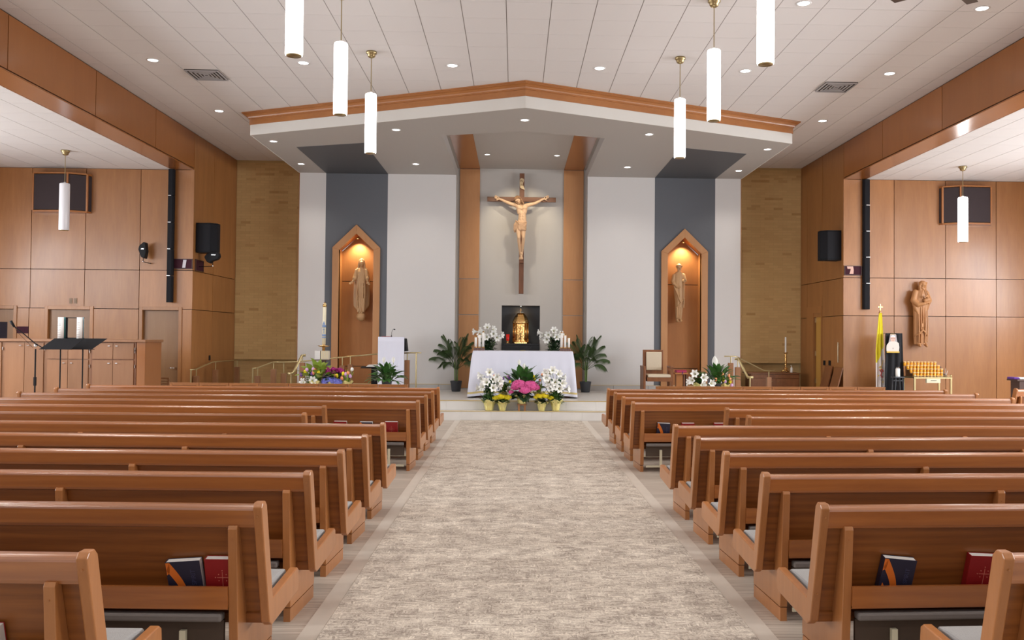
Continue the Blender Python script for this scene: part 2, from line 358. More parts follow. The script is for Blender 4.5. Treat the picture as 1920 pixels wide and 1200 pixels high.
def bx(x0, x1, y0, y1, z0, z1): return MB().box(x0, x1, y0, y1, z0, z1)
def empty(name, loc=(0,0,0), rz=0.0, parent=None):
    o = bpy.data.objects.new(name, None); COL.objects.link(o); o.location = loc; o.rotation_euler = (0, 0, rz); o.empty_display_size = 0.1
    if parent is not None: o.parent = parent
    return o
def tag(o, label, cat, group=None, kind=None):
    o['label'] = label; o['category'] = cat
    if group: o['group'] = group
    if kind: o['kind'] = kind
    return o
def thing(name, label, cat, loc=(0,0,0), rz=0.0, group=None): return tag(empty(name, loc, rz), label, cat, group)
def struct(o): o['kind'] = 'structure'; return o
def tomesh(o):
    dg = bpy.context.evaluated_depsgraph_get(); me = bpy.data.meshes.new_from_object(o.evaluated_get(dg))
    n, p, loc, rot = o.name, o.parent, o.location.copy(), o.rotation_euler.copy()
    bpy.data.objects.remove(o); q = bpy.data.objects.new(n, me); COL.objects.link(q); q.parent = p; q.location = loc; q.rotation_euler = rot
    return q
def kids(o): return [c for c in bpy.data.objects if c.parent == o]
CH = {}
def copy_tree(o, parent=None, depth=0):
    c = o.copy(); COL.objects.link(c)
    if parent is not None: c.parent = parent
    if o.name not in CH: CH[o.name] = kids(o)
    for ch in CH[o.name]: copy_tree(ch, c, depth+1)
    return c
def inst(me, name, parent, loc=(0,0,0), rot=(0,0,0), scale=(1,1,1)):
    o = bpy.data.objects.new(name, me); COL.objects.link(o); o.parent = parent; o.location = loc; o.rotation_euler = rot; o.scale = scale
    return o
# ================================================================== THE SETTING
fl = struct(bx(-13.4, 13.4, -4.6, Y1S+0.05, -0.1, 0.0).build('floor', M_lvt))
bx(-13.4, -7.6, Y1S+0.05, YA+0.3, -0.1, 0.0).build('plank_area', M_lvt, fl)
bx(7.6, 13.4, Y1S+0.05, YA+0.3, -0.1, 0.0).build('plank_area', M_lvt, fl)
crp = bx(-1.28, 1.28, -4.2, Y1S-0.02, 0.0, 0.008).build('aisle_carpet', M_carpet)
tag(crp, 'beige and grey mottled carpet running up the centre aisle to the altar steps', 'carpet')

for s_ in (-1, 1):
    bx(s_*1.285, s_*1.40, -4.2, Y1S-0.02, 0.0, 0.003).build('border_plank', mat('border_plank', (0.60, 0.54, 0.47), 0.4, noise=0.08, nscale=5), fl)
# altar platform, two steps of limestone tiles with brass nosings
plat = struct(MB().box(-7.53, 7.53, Y2S+0.03, 23.5, -0.1, Z2-0.012).box(-7.53, 7.53, Y1S+0.03, Y2S+0.05, -0.1, Z1-0.012).build('floor_platform', M_stone2))
TS = 0.645
tread = {}
def tiles(y0, y1, z, ph, name):
    me = bx(0.001, TS-0.001, 0, y1-y0-0.002, -0.02, 0).mesh(name, M_stone)
    k = 0; x = -7.53 + ph - TS
    while x < 7.53:
        if x >= -7.53 and x + TS <= 7.53: inst(me, name, plat, (x, y0, z))
        else:
            a, b = max(x, -7.53), min(x+TS, 7.53)
            if b-a > 0.03: bx(a+0.002, b-0.002, y0, y1-0.003, z-0.02, z).build(name, M_stone, plat)
        x += TS
def risers(y, z0, z1, ph, name='riser_tile'):
    me = bx(0.001, TS-0.001, 0, 0.03, z0+0.002, z1-0.012).mesh(name, M_stone)
    x = -7.53 + ph - TS
    while x < 7.53:
        if x >= -7.53 and x + TS <= 7.53: inst(me, name, plat, (x, y, 0))
        x += TS
x1 = at(863, 778, Y1S).x; x2 = at(893, 760, Y2S).x
risers(Y1S, 0.0, Z1, (x1+7.53) % TS); risers(Y2S, Z1, Z2, (x2+7.53) % TS)
tiles(Y1S+0.02, Y2S, Z1, (x1+7.53) % TS, 'tread_tile')
for i in range(6): tiles(Y2S+0.02+i*0.745, Y2S+0.02+(i+1)*0.745, Z2, (x2+7.53) % TS + 0.3*(i % 2), 'platform_tile')
bx(-7.53, 7.53, Y1S-0.006, Y1S+0.024, Z1-0.012, Z1+0.003).build('brass_nosing', M_brassline, plat)
bx(-7.53, 7.53, Y2S-0.006, Y2S+0.024, Z2-0.012, Z2+0.003).build('brass_nosing', M_brassline, plat)

# ---- panelled walls -------------------------------------------------
def panel_run_x(par, xs, zs, y, skip=(), th=0.1, m=None, g=0.007, name='panel'):
    """wood panels in the plane y, front face at y, joints at xs and zs"""
    for i in range(len(xs)-1):
        for j in range(len(zs)-1):
            if (i, j) in skip: continue
            a, b = xs[i]+g, xs[i+1]-g; c, d = zs[j]+g, zs[j+1]-g
            o = bx(-(b-a)/2, (b-a)/2, 0, th, 0, d-c).build(name, m or M_panel, par); o.location = ((a+b)/2, y, c)
def panel_run_y(par, ys, zs, x, side, skip=(), th=0.1, m=None, g=0.007, name='panel'):
    for i in range(len(ys)-1):
        for j in range(len(zs)-1):
            if (i, j) in skip: continue
            a, b = ys[i]+g, ys[i+1]-g; c, d = zs[j]+g, zs[j+1]-g
            o = bx(0, side*th, -(b-a)/2, (b-a)/2, 0, d-c).build(name, m or M_panel, par); o.location = (x, (a+b)/2, c)
ZJ = (2.34, 3.23)
for s, nm in ((-1, 'left'), (1, 'right')):
    # beam over the aisle opening, with its panels
    w = struct(bx(s*(WX+0.03), s*8.04, -4.5, YA, ZB+0.02, ZC+0.05).build('wall_'+nm, M_joint))
    ys = [-4.5, -2.6, 0, 2.55, 5.15, 7.75, 10.3, 12.92, 15.6, 18.18, YA]
    panel_run_y(w, ys, [ZB+0.03, ZC], s*WX, s, th=0.04, m=M_beam, g=0.009, name='beam_panel')
    panel_run_y(w, [ys[0], 5.15, 12.9, YA], [ZB, ZB+0.02], s*WX, s, th=0.5, m=M_soffit_wood, g=0.0, name='beam_soffit')
    bx(s*8.04, s*8.06, -4.5, YA, ZB-0.0, ZB+0.3).build('beam_back', M_beam, w)
    # nave side wall beside the sanctuary
    bx(s*(WX+0.08), s*(WX+0.2), YA+0.1, 23.5, -0.1, ZC+0.05).build('backing', M_joint, w)
    if s < 0: panel_run_y(w, [YA, 21.72, YBR], [0.0, ZJ[0], ZJ[1], ZC], WX*s, s, th=0.09, name='side_panel')
    else:
        yj = 21.79
        panel_run_y(w, [YA, yj, 22.93, YBR], [0.0, ZJ[0], ZJ[1], ZC], WX*s, s, th=0.09, name='side_panel', skip=((1, 0),))
    # aisle end wall
    e = struct(bx(s*(WX+0.02), s*13.4, YA+0.1, YA+0.25, -0.1, ZB+0.1).build('wall_back_aisle_'+nm, M_joint))
    xs = [WX-0.01, 8.745, 9.976, 11.19, 12.42, 13.3]
    XS = xs if s > 0 else [-x for x in reversed(xs)]
    panel_run_x(e, XS, [ZJ[0], ZJ[1], ZB-0.0], YA)
    if s > 0: panel_run_x(e, XS, [0.0, ZJ[0]], YA)
    else:
        # lower band cut by three doors
        for a, b in ((-7.776, -7.545), (-9.771, -8.719), (-11.481, -10.839), (-13.3, -12.54)):
            xs2 = [a, b]
            for j in (-9.976, -11.207, -8.745):
                if a < j < b: xs2 = [a, j, b]
            panel_run_x(e, xs2, [0.0, ZJ[0]], YA)
    # outer aisle wall with four windows
    o = struct(bx(s*13.4, s*13.6, -4.5, YA+0.3, 0.0, 1.3).build('wall_aisle_'+nm, M_panel))
    bx(s*13.4, s*13.6, -4.5, YA+0.3, 4.6, ZB+0.2).build('upper_wall', M_panel, o)
    yy = -4.5
    for k, yc in enumerate((0.0, 4.0, 8.0, 12.0, 16.0, 20.7)):
        bx(s*13.4, s*13.6, yy, yc-1.1, 1.3, 4.6).build('pier', M_panel, o) if yc-1.1 > yy else None
        yy = yc+1.1
    for k, yc in enumerate((0.0, 4.0, 8.0, 12.0, 16.0)):
        wd = struct(MB().box(s*13.42, s*13.58, yc-1.1, yc-1.04, 1.3, 4.6).box(s*13.42, s*13.58, yc+1.04, yc+1.1, 1.3, 4.6)
                    .box(s*13.42, s*13.58, yc-1.1, yc+1.1, 1.3, 1.36).box(s*13.42, s*13.58, yc-1.1, yc+1.1, 4.54, 4.6)
                    .box(s*13.45, s*13.55, yc-0.02, yc+0.02, 1.3, 4.6).build('window_%d' % (k+1 + (0 if s < 0 else 5)), M_trimw))

# ---- doors in the left aisle end wall
def door(n, xa, xb, par=None, window=False):
    d = struct(MB().box(xa, xa+0.075, YA-0.02, YA+0.1, 0, 2.393).box(xb-0.075, xb, YA-0.02, YA+0.1, 0, 2.393)
               .box(xa+0.075, xb-0.075, YA-0.02, YA+0.1, 2.315, 2.393).build('door_%d' % n, M_panel, bevel=0.004))
    if window:
        lf = MB().box(xa+0.08, xa+0.24, YA+0.05, YA+0.1, 0.01, 2.31).box(xb-0.24, xb-0.08, YA+0.05, YA+0.1, 0.01, 2.31)
        lf.box(xa+0.24, xb-0.24, YA+0.05, YA+0.1, 0.01, 1.1).box(xa+0.24, xb-0.24, YA+0.05, YA+0.1, 2.02, 2.31)
        lf.build('door_leaf', M_door, d)
        bx(xa+0.24, xb-0.24, YA+0.07, YA+0.08, 1.1, 2.02).build('door_glass', M_glassdark, d)
    else: bx(xa+0.08, xb-0.08, YA+0.06, YA+0.1, 0.01, 2.31).build('door_leaf', M_door, d)
    MB().tube([(xb-0.16, YA+0.05, 1.0), (xb-0.16, YA-0.01, 1.0), (xb-0.27, YA-0.01, 1.0)], 0.011).build('door_handle', M_chrome, d, smooth=True)
    return d
door(1, -8.73, -7.765); door(2, -10.85, -9.76); door(3, -12.55, -11.47, window=True)

# ---- door in the right nave wall, standing ajar
d4 = struct(MB().box(WX-0.012, WX+0.09, 21.80, 21.87, Z2, 2.62).box(WX-0.012, WX+0.09, 22.42, 22.93, Z2, 2.62).box(WX-0.012, WX+0.09, 21.87, 22.42, 2.45, 2.62).build('door_4', M_panel))
bx(WX+0.1, WX+0.12, 21.87, 22.42, Z2, 2.45).build('dark_opening', M_joint, d4)
lf = bx(0, 0.045, -0.42, 0, 0, 2.03).build('door_leaf', M_yedge, d4, bevel=0.003); lf.location = (WX+0.02, 22.29, Z2+0.01)
for z in (0.25, 0.95, 1.80): bx(-0.012, 0.03, 0.0, 0.07, z, z+0.12).build('hinge', M_chrome, lf)

# ---- brick walls
def bricks(par, x0, x1, z0, z1, y, name='bricks'):
    m = MB(); bl, bh, j = 0.245, 0.0677, 0.006; r = 0; z = z0
    while z + bh <= z1 + 0.01:
        x = x0 - (bl/2 if r % 2 else 0)
        while x < x1:
            a, b = max(x+j/2, x0), min(x+bl-j/2, x1)
            if b-a > 0.02:
                d = random.uniform(-0.0015, 0.0015); n = len(m.v)
                m.v += [(a,y+d,z),(b,y+d,z),(b,y+d,z+bh-j),(a,y+d,z+bh-j),(a,y+0.03,z),(b,y+0.03,z),(b,y+0.03,z+bh-j),(a,y+0.03,z+bh-j)]
                for f in ((0,1,2,3),(4,0,3,7),(1,5,6,2),(3,2,6,7),(4,5,1,0)): m.f.append(tuple(n+i for i in f))
            x += bl
        z += bh; r += 1
    o = m.build(name, M_brick, par); o['kind'] = 'stuff'; return o
for s, nm in ((-1, 'left'), (1, 'right')):
    xa, xb = (-WX, -5.70) if s < 0 else (5.70, WX)
    bw = struct(MB().box(xa-0.1, xb+0.1, YBR+0.004, YBR+0.09, 1.13, ZC+0.02).box(xa-0.1, xb+0.1, YBR+0.124, YBR+0.3, -0.1, ZC).build('wall_brick_'+nm, M_mortar))
    bricks(bw, xa, xb, 1.13, ZC, YBR, 'bricks'); bricks(bw, xa, xb, Z2, 1.11, YBR+0.12, 'base_bricks')

# ---- feature wall behind the altar
fw = struct(MB().box(-5.70, -5.03, YF, YF+0.12, Z2, ZS).box(-3.45, -1.70, YF, YF+0.12, Z2, ZS).box(1.70, 3.45, YF, YF+0.12, Z2, ZS).box(5.03, 5.70, YF, YF+0.12, Z2, ZS)
            .box(-5.70, -5.62, YF+0.12, 23.5, Z2, ZS).box(5.62, 5.70, YF+0.12, 23.5, Z2, ZS).build('wall_back', M_white))
bx(-5.72, -5.70, YF-0.004, YF+0.1, Z2, ZS).build('corner_trim', M_panel, fw); bx(5.70, 5.72, YF-0.004, YF+0.1, Z2, ZS).build('corner_trim', M_panel, fw)
NI = []
for s in (-1, 1):
    cx = s*4.232; hw, ow = 0.440, 0.607
    a, b = (min(s*5.03, s*3.45), max(s*5.03, s*3.45))
    sl = MB().box(a, cx-hw, YF, YF+0.12, Z2, ZS).box(cx+hw, b, YF, YF+0.12, Z2, ZS)
    sl.prism([(cx-hw, 3.99), (cx, 4.40), (cx, ZS), (cx-hw, ZS)], 'Y', YF, YF+0.12)
    sl.prism([(cx, 4.40), (cx+hw, 3.99), (cx+hw, ZS), (cx, ZS)], 'Y', YF, YF+0.12)
    sl.build('slate_panel', M_dark, fw)
    # niche: frame, reveals, back
    fr = MB(); y0, y1 = YF-0.05, YF+0.03
    fr.prism([(cx-ow, Z2), (cx-hw, Z2), (cx-hw, 3.97), (cx-ow, 4.03)], 'Y', y0, y1)
    fr.prism([(cx-ow, 4.03), (cx-hw, 3.97), (cx, 4.39), (cx, 4.625)], 'Y', y0, y1)
    fr.prism([(cx, 4.39), (cx+hw, 3.97), (cx+ow, 4.03), (cx, 4.625)], 'Y', y0, y1)
    fr.prism([(cx+hw, Z2), (cx+ow, Z2), (cx+ow, 4.03), (cx+hw, 3.97)], 'Y', y0, y1)
    fr.build('niche_frame', M_strip, fw, bevel=0.006)
    yb = YF+0.40
    rv = MB().box(cx-hw-0.03, cx-hw, YF, yb+0.03, Z2, 3.98).box(cx+hw, cx+hw+0.03, YF, yb+0.03, Z2, 3.98)
    rv.prism([(cx-hw-0.03, 3.97), (cx, 4.39), (cx, 4.43), (cx-hw-0.03, 4.01)], 'Y', YF, yb+0.03)
    rv.prism([(cx, 4.39), (cx+hw+0.03, 3.97), (cx+hw+0.03, 4.01), (cx, 4.43)], 'Y', YF, yb+0.03)
    rv.build('niche_reveal', M_niche, fw)
    zj = (Z2, 0.98, 3.19)
    for z0_, z1_ in ((Z2, 0.98), (0.98, 3.19)): bx(cx-hw, cx+hw, yb, yb+0.03, z0_+0.009, z1_-0.009).build('niche_panel', M_niche, fw)
    MB().prism([(cx-hw, 3.20), (cx+hw, 3.20), (cx+hw, 3.97), (cx, 4.39), (cx-hw, 3.97)], 'Y', yb, yb+0.03).build('niche_panel', M_niche, fw)
    bx(cx-hw, cx+hw, yb+0.02, yb+0.04, Z2, 3.97).build('niche_backing', M_joint, fw)
# recess with its wall, strips and the tabernacle opening
rw = MB().box(-1.70, -0.5, YR, YR+0.1, Z2, 6.18).box(0.5, 1.70, YR, YR+0.1, Z2, 6.18).box(-0.5, 0.5, YR, YR+0.1, 2.6, 6.18).box(-0.5, 0.5, YR, YR+0.1, Z2, 1.2)
rw.box(-1.78, -1.695, YF+0.005, YR+0.1, Z2, ZS).box(1.695, 1.78, YF+0.005, YR+0.1, Z2, ZS)
rw.build('recess_wall', M_taupe, fw)
MB().box(-0.52, 0.52, YR+0.42, YR+0.44, 1.15, 2.65).box(-0.52, -0.5, YR+0.1, YR+0.44, 1.15, 2.65).box(0.5, 0.52, YR+0.1, YR+0.44, 1.15, 2.65).box(-0.52, 0.52, YR+0.1, YR+0.44, 2.6, 2.65).build('tabernacle_recess', M_soffd, fw)
for s in (-1, 1):
    for z0_, z1_ in ((Z2+0.03, 2.348), (2.348, 3.283), (3.283, 6.165)):
        bx(min(s*1.10, s*1.62), max(s*1.10, s*1.62), YR-0.03, YR, z0_+0.008, z1_-0.008).build('wood_strip', M_strip, fw, bevel=0.003)
# stone base along the feature wall
bb = struct(MB().box(-5.72, -1.70, YF-0.02, YF, Z2, Z2+0.145).box(1.70, 5.72, YF-0.02, YF, Z2, Z2+0.145).box(-1.70, 1.70, YR-0.02, YR, Z2, Z2+0.03).build('baseboard_back', M_stone2))
MB().box(-5.72, -1.70, YF-0.022, YF, Z2+0.145, Z2+0.153).box(1.70, 5.72, YF-0.022, YF, Z2+0.145, Z2+0.153).build('brass_strip', M_brassline, bb)
for k in range(13):
    x = -5.7 + k*0.9
    if abs(x) > 1.75: bx(x, x+0.006, YF-0.023, YF-0.019, Z2, Z2+0.14).build('joint', M_joint, bb)

# ---- canopy over the sanctuary
K = 2.56/5.70
def yfront(x): return 15.93 + abs(x)*K
cp = MB()
for s in (-1, 1):
    poly = [(0, 15.93), (s*5.70, yfront(5.7)), (s*5.70, 23.5), (s*1.69, 23.5), (s*1.69, 18.26), (0, 17.747)]
    if s > 0: poly = poly[::-1]
    cp.prism(poly[::-1], 'Z', ZS, 6.36)
can = struct(cp.build('ceiling_canopy', M_soffit))
MB().prism([(-1.69, 17.7), (1.69, 17.7), (1.69, 23.5), (-1.69, 23.5)], 'Z', 6.18, 6.30).build('recess_ceiling', M_soffit, can)
for s in (-1, 1):
    poly = [(s*5.03, 19.58), (s*5.03, YF), (s*3.45, YF), (s*3.45, 19.05)]
    MB().prism(poly if s < 0 else poly[::-1], 'Z', ZS-0.005, ZS+0.01).build('slate_soffit', M_soffd, can)
    a, b = sorted((s*1.10, s*1.62))
    ya = 17.747 + 1.10*0.304; yb_ = 17.747 + 1.62*0.304
    poly = [(s*1.10, ya), (s*1.62, yb_), (s*1.62, YR), (s*1.10, YR)]
    MB().prism(poly if s > 0 else poly[::-1], 'Z', 6.165, 6.18).build('wood_strip', M_soffit_wood, can)
def sweep(prof, path, name, m, par):
    """profile (outward distance, z) carried along a plan path with mitred corners; outward = left of travel"""
    mb = MB(); P = [Vector((p[0], p[1], 0)) for p in path]; k = len(prof)
    for i, p in enumerate(P):
        d0 = (P[i]-P[i-1]).normalized() if i > 0 else (P[1]-P[0]).normalized()
        d1 = (P[i+1]-P[i]).normalized() if i < len(P)-1 else d0
        n0 = Vector((d0.y, -d0.x, 0)); n1 = Vector((d1.y, -d1.x, 0)); n = (n0+n1).normalized(); n /= max(0.3, n.dot(n0))
        for d, z in prof: q = p + n*d; mb.v.append((q.x, q.y, z))
    for i in range(len(P)-1):
        for j in range(k):
            j2 = (j+1) % k; mb.f.append((i*k+j, (i+1)*k+j, (i+1)*k+j2, i*k+j2))
    mb.f.append(tuple(range(k))); mb.f.append(tuple((len(P)-1)*k+j for j in reversed(range(k))))
    return mb.build(name, m, par)
path = [(-5.70, 23.4), (-5.70, yfront(5.7)), (0, 15.93), (5.70, yfront(5.7)), (5.70, 23.4)]
sweep([(0, ZS-0.004), (0.02, ZS-0.004), (0.02, 6.155), (0, 6.155)], path, 'white_fascia', M_fascia, can)
sweep([(0, 6.155), (0.035, 6.155), (0.035, 6.268), (0.052, 6.272), (0.052, 6.286), (0.062, 6.292), (0.072, 6.315), (0.10, 6.345), (0.135, 6.356), (0.15, 6.362), (0.15, 6.372), (0.175, 6.376), (0.175, ZC), (0, ZC)], path, 'crown_moulding', M_crown, can)

# ---- ceilings of lay-in tiles
cl = struct(bx(-WX-0.4, WX+0.4, -4.6, 23.55, ZC+0.008, ZC+0.1).build('ceiling', M_grid))
tm = bx(-TP/2+0.006, TP/2-0.006, -TP/2+0.0025, TP/2-0.0025, 0, 0.01).mesh('ceiling_tile', M_tile)
row0 = 12.078; far = MB(); nt_ = 0
for j in range(-26, 19):
    yc = row0 + (j+0.5)*TP
    for i in range(-12, 13):
        xc = i*TP; a, b = max(xc-TP/2, -WX), min(xc+TP/2, WX); y1 = min(yc+TP/2, YBR)
        if b-a < 0.05 or y1-(yc-TP/2) < 0.05: continue
        if abs(xc)+TP/2 < 5.6 and yc-TP/2 > yfront(abs(xc)-TP/2 if i else 0)+0.3: continue
        if j >= 0 and b-a > TP-0.01 and y1 == yc+TP/2: inst(tm, 'ceiling_tile', cl, (xc, yc, ZC)); nt_ += 1
        elif j >= 0: bx(a+0.005, b-0.005, yc-TP/2+0.005, y1-0.005, ZC, ZC+0.01).build('ceiling_tile', M_tile, cl); nt_ += 1
        else: far.box(a+0.006, b-0.006, yc-TP/2+0.005, y1-0.005, ZC, ZC+0.01)
o = far.build('rear_ceiling_tiles', M_tile, cl); o['kind'] = 'stuff'
print('ceiling tiles', nt_)
for s, nm, px in ((-1, 'left', 74), (1, 'right', 1848)):
    c2 = struct(bx(s*8.05, s*13.5, -4.6, YA+0.12, ZB+0.008, ZB+0.1).build('ceiling_aisle_'+nm, M_grid))
    xo = at(px, 315 if s < 0 else 343, YA).x; far = MB()
    for j in range(0, 40):
        y1 = YA - j*TP; y0_ = y1-TP
        if y1 < -4: break
        k = -12
        for k in range(-12, 13):
            a, b = xo+k*TP, xo+(k+1)*TP
            lo, hi = (-13.4, -8.06) if s < 0 else (8.06, 13.4)
            a2, b2 = max(a, lo), min(b, hi)
            if b2-a2 < 0.05: continue
            if j < 13:
                if b2-a2 > TP-0.01: inst(tm, 'ceiling_tile', c2, ((a+b)/2, (y0_+y1)/2, ZB))
                else: bx(a2+0.005, b2-0.005, y0_+0.005, y1-0.005, ZB, ZB+0.01).build('ceiling_tile', M_tile, c2)
            else: far.box(a2+0.006, b2-0.006, y0_+0.005, y1-0.005, ZB, ZB+0.01)
    o = far.build('rear_ceiling_tiles', M_tile, c2); o['kind'] = 'stuff'

# ================================================================== CEILING FITTINGS
def downlight(x, y, z, label, group=None, power=0, r=0.085, col=NEUT, angle=120):
    t = thing('recessed_downlight', label, 'ceiling light', (x, y, z), 0, group)
    MB().lathe([(r+0.02, 0.0), (r+0.022, -0.006), (r, -0.008), (r-0.006, 0.0)], seg=24).build('trim_ring', M_trimw, t, smooth=True)
    MB().lathe([(r-0.004, -0.002), (r*0.6, -0.004), (0.001, -0.005)], seg=24).build('lens', M_emitd, t)
    if power: spot_light('downlight_beam', (x, y, z-0.03), power, col, angle, 0.8, 0.07)
    return t
def where(x): return {-1: 'left', 1: 'right'}[1 if x > 0 else -1]
for x in (-6.31, -3.786, -1.262, 1.262, 3.786, 6.31):
    w_ = {6.31: 'near the %s beam', 3.786: 'between the %s vent and the nave centre' if False else 'third out from the %s beam side of the nave', 1.262: 'just %s of the nave centre line'}[round(abs(x), 3)] % where(x)
    w_ = {6.31: 'beside the %s vent at the beam', 3.786: 'between the %s pendants and vent', 1.262: 'just %s of the nave centre line'}[round(abs(x), 3)] % where(x)
    downlight(x, 14.97, ZC, 'round recessed ceiling downlight before the canopy, ' + w_, 'nave ceiling downlights', 120)
downlight(-6.31, 18.3, ZC, 'round recessed downlight in the ceiling beside the left end of the canopy', 'nave ceiling downlights', 90)
downlight(6.31, 18.3, ZC, 'round recessed downlight in the ceiling beside the right end of the canopy', 'nave ceiling downlights', 90)
downlight(3.786, 11.9, ZC, 'round recessed downlight at the top edge between the nearest right pendant and the fan', 'nave ceiling downlights', 120)
downlight(6.31, 11.95, ZC, 'round recessed downlight beside the ceiling fan, nearest one to the right beam', 'nave ceiling downlights', 120)
for y in (8.8, 5.6, 2.4, -0.8):
    for x in (-6.31, -2.52, 2.52, 6.31): spot_light('downlight_beam', (x, y, ZC-0.03), 150, NEUT, 125, 0.8, 0.1)
cl_lab = {(-5.39, 19.04): 'outer front left', (-5.39, 21.5): 'outer rear left', (-2.59, 17.8): 'inner front left', (-2.59, 21.31): 'inner rear left', (0.0, 16.83): 'front centre',
          (2.56, 21.31): 'inner rear right', (2.56, 17.85): 'inner front right', (5.36, 21.55): 'outer rear right', (5.36, 19.08): 'outer front right'}
for (x, y), l in cl_lab.items():
    downlight(x, y, ZS, 'small recessed downlight in the grey canopy underside, ' + l + ' one', 'canopy downlights', 55, r=0.075, col=(1.0, 0.93, 0.85))
downlight(-0.86, 21.2, 6.18, 'small aimed downlight in the canopy recess left of the crucifix', 'crucifix downlights', 0, r=0.06)
downlight(0.83, 21.2, 6.18, 'small aimed downlight in the canopy recess right of the crucifix', 'crucifix downlights', 0, r=0.06)
for x in (-0.86, 0.83):
    l = spot_light('crucifix_beam', (x, 21.2, 6.12), 85, (1.0, 0.88, 0.66), 62, 0.7, 0.03)
    d = Vector((0, 22.9, 4.5)) - l.location; l.rotation_euler = d.to_track_quat('-Z', 'Y').to_euler()

def vent(x, y, label):
    t = thing('ceiling_vent', label, 'air vent', (x, y, ZC))
    bx(-0.29, 0.29, -0.29, 0.29, -0.012, 0.0).build('backing', M_joint, t)
    for k, r in enumerate((0.29, 0.225, 0.165, 0.105, 0.05)):
        w = 0.02
        MB().box(-r, r, -r, -r+w, -0.03+k*0.002, -0.012).box(-r, r, r-w, r, -0.03+k*0.002, -0.012).box(-r, -r+w, -r+w, r-w, -0.03+k*0.002, -0.012).box(r-w, r, -r+w, r-w, -0.03+k*0.002, -0.012).build('louvre', mat('vent_louvre', (0.42, 0.40, 0.40), 0.6), t)
vent(-5.68, 15.74, 'square louvred air vent in the ceiling above the left beam')
vent(5.68, 15.8, 'square louvred air vent in the ceiling above the right beam')

def pendant(x, y, ztop, zc, label, group, lit=True, L=0.965, r=0.092, power=0):
    t = thing('pendant_light', label, 'pendant lamp', (x, y, 0), 0, group)
    zb = ztop - L
    MB().lathe([(0.085, zc), (0.088, zc-0.03), (0.065, zc-0.045), (0.062, zc-0.075), (0.045, zc-0.095), (0.02, zc-0.105)], seg=20).build('canopy', M_abrass, t, smooth=True)
    MB().tube([(0, 0, zc-0.1), (0, 0, ztop+0.02)], 0.007).build('rod', M_abrass, t)
    MB().lathe([(0.016, ztop+0.03), (0.03, ztop+0.012), (r*0.6, ztop+0.008), (r*0.93, ztop), (r, ztop-0.02), (r, zb+0.01), (r*0.97, zb)], seg=28).build('glass_tube', M_emit if lit else M_opal, t, smooth=True)
    MB().lathe([(r*0.9, zb+0.004), (r*0.88, zb-0.008), (0.01, zb-0.012)], seg=28).build('end_cap', M_abrass, t, smooth=True)
    return t
pd = {14.32: 'farthest', 11.85: 'middle', 9.37: 'nearest'}
for y, n in pd.items():
    for x in (-2.53, 2.53):
        pendant(x, y, 5.70, ZC, 'glowing white cylinder pendant on a brass rod, %s of the three in the %s row' % (n, where(x)), 'nave pendants')
for y in (6.9, 4.4): 
    for x in (-2.53, 2.53): pass
pendant(-9.47, 18.4, 4.86, ZB, 'unlit white cylinder pendant hanging in the left aisle before the panelled wall', 'aisle pendants', lit=False, r=0.1)
pendant(9.51, 18.66, 4.87, ZB, 'glowing white cylinder pendant hanging in the right aisle before the panelled wall', 'aisle pendants', r=0.1)
area_light('aisle_light', (-10.7, 12, ZB-0.05), (0, 0, 0), 1.5, 8, 25, COOL)
area_light('aisle_light', (10.7, 12, ZB-0.05), (0, 0, 0), 1.5, 8, 90, WARM)

# ceiling fan whose blade tips reach into the top edge
ff = thing('ceiling_fan', 'dark ceiling fan with only its blade tips in view at the top edge', 'ceiling fan', (at(1749, 2, 10.49).x, 10.0, 0))
MB().tube([(0, 0, ZC), (0, 0, 6.0)], 0.016).build('rod', M_black, ff)
MB().lathe([(0.03, 6.08), (0.12, 6.04), (0.13, 5.91), (0.07, 5.87), (0.01, 5.86)], seg=20).build('motor', M_black, ff, smooth=True)
for k in range(4):
    a = math.radians(45 + 90*k); b = bx(0.1, 0.70, -0.065, 0.065, 5.89, 5.90).build('blade', mat('fan_blade', (0.05, 0.028, 0.018), 0.5), ff); b.rotation_euler = (0, 0, a)
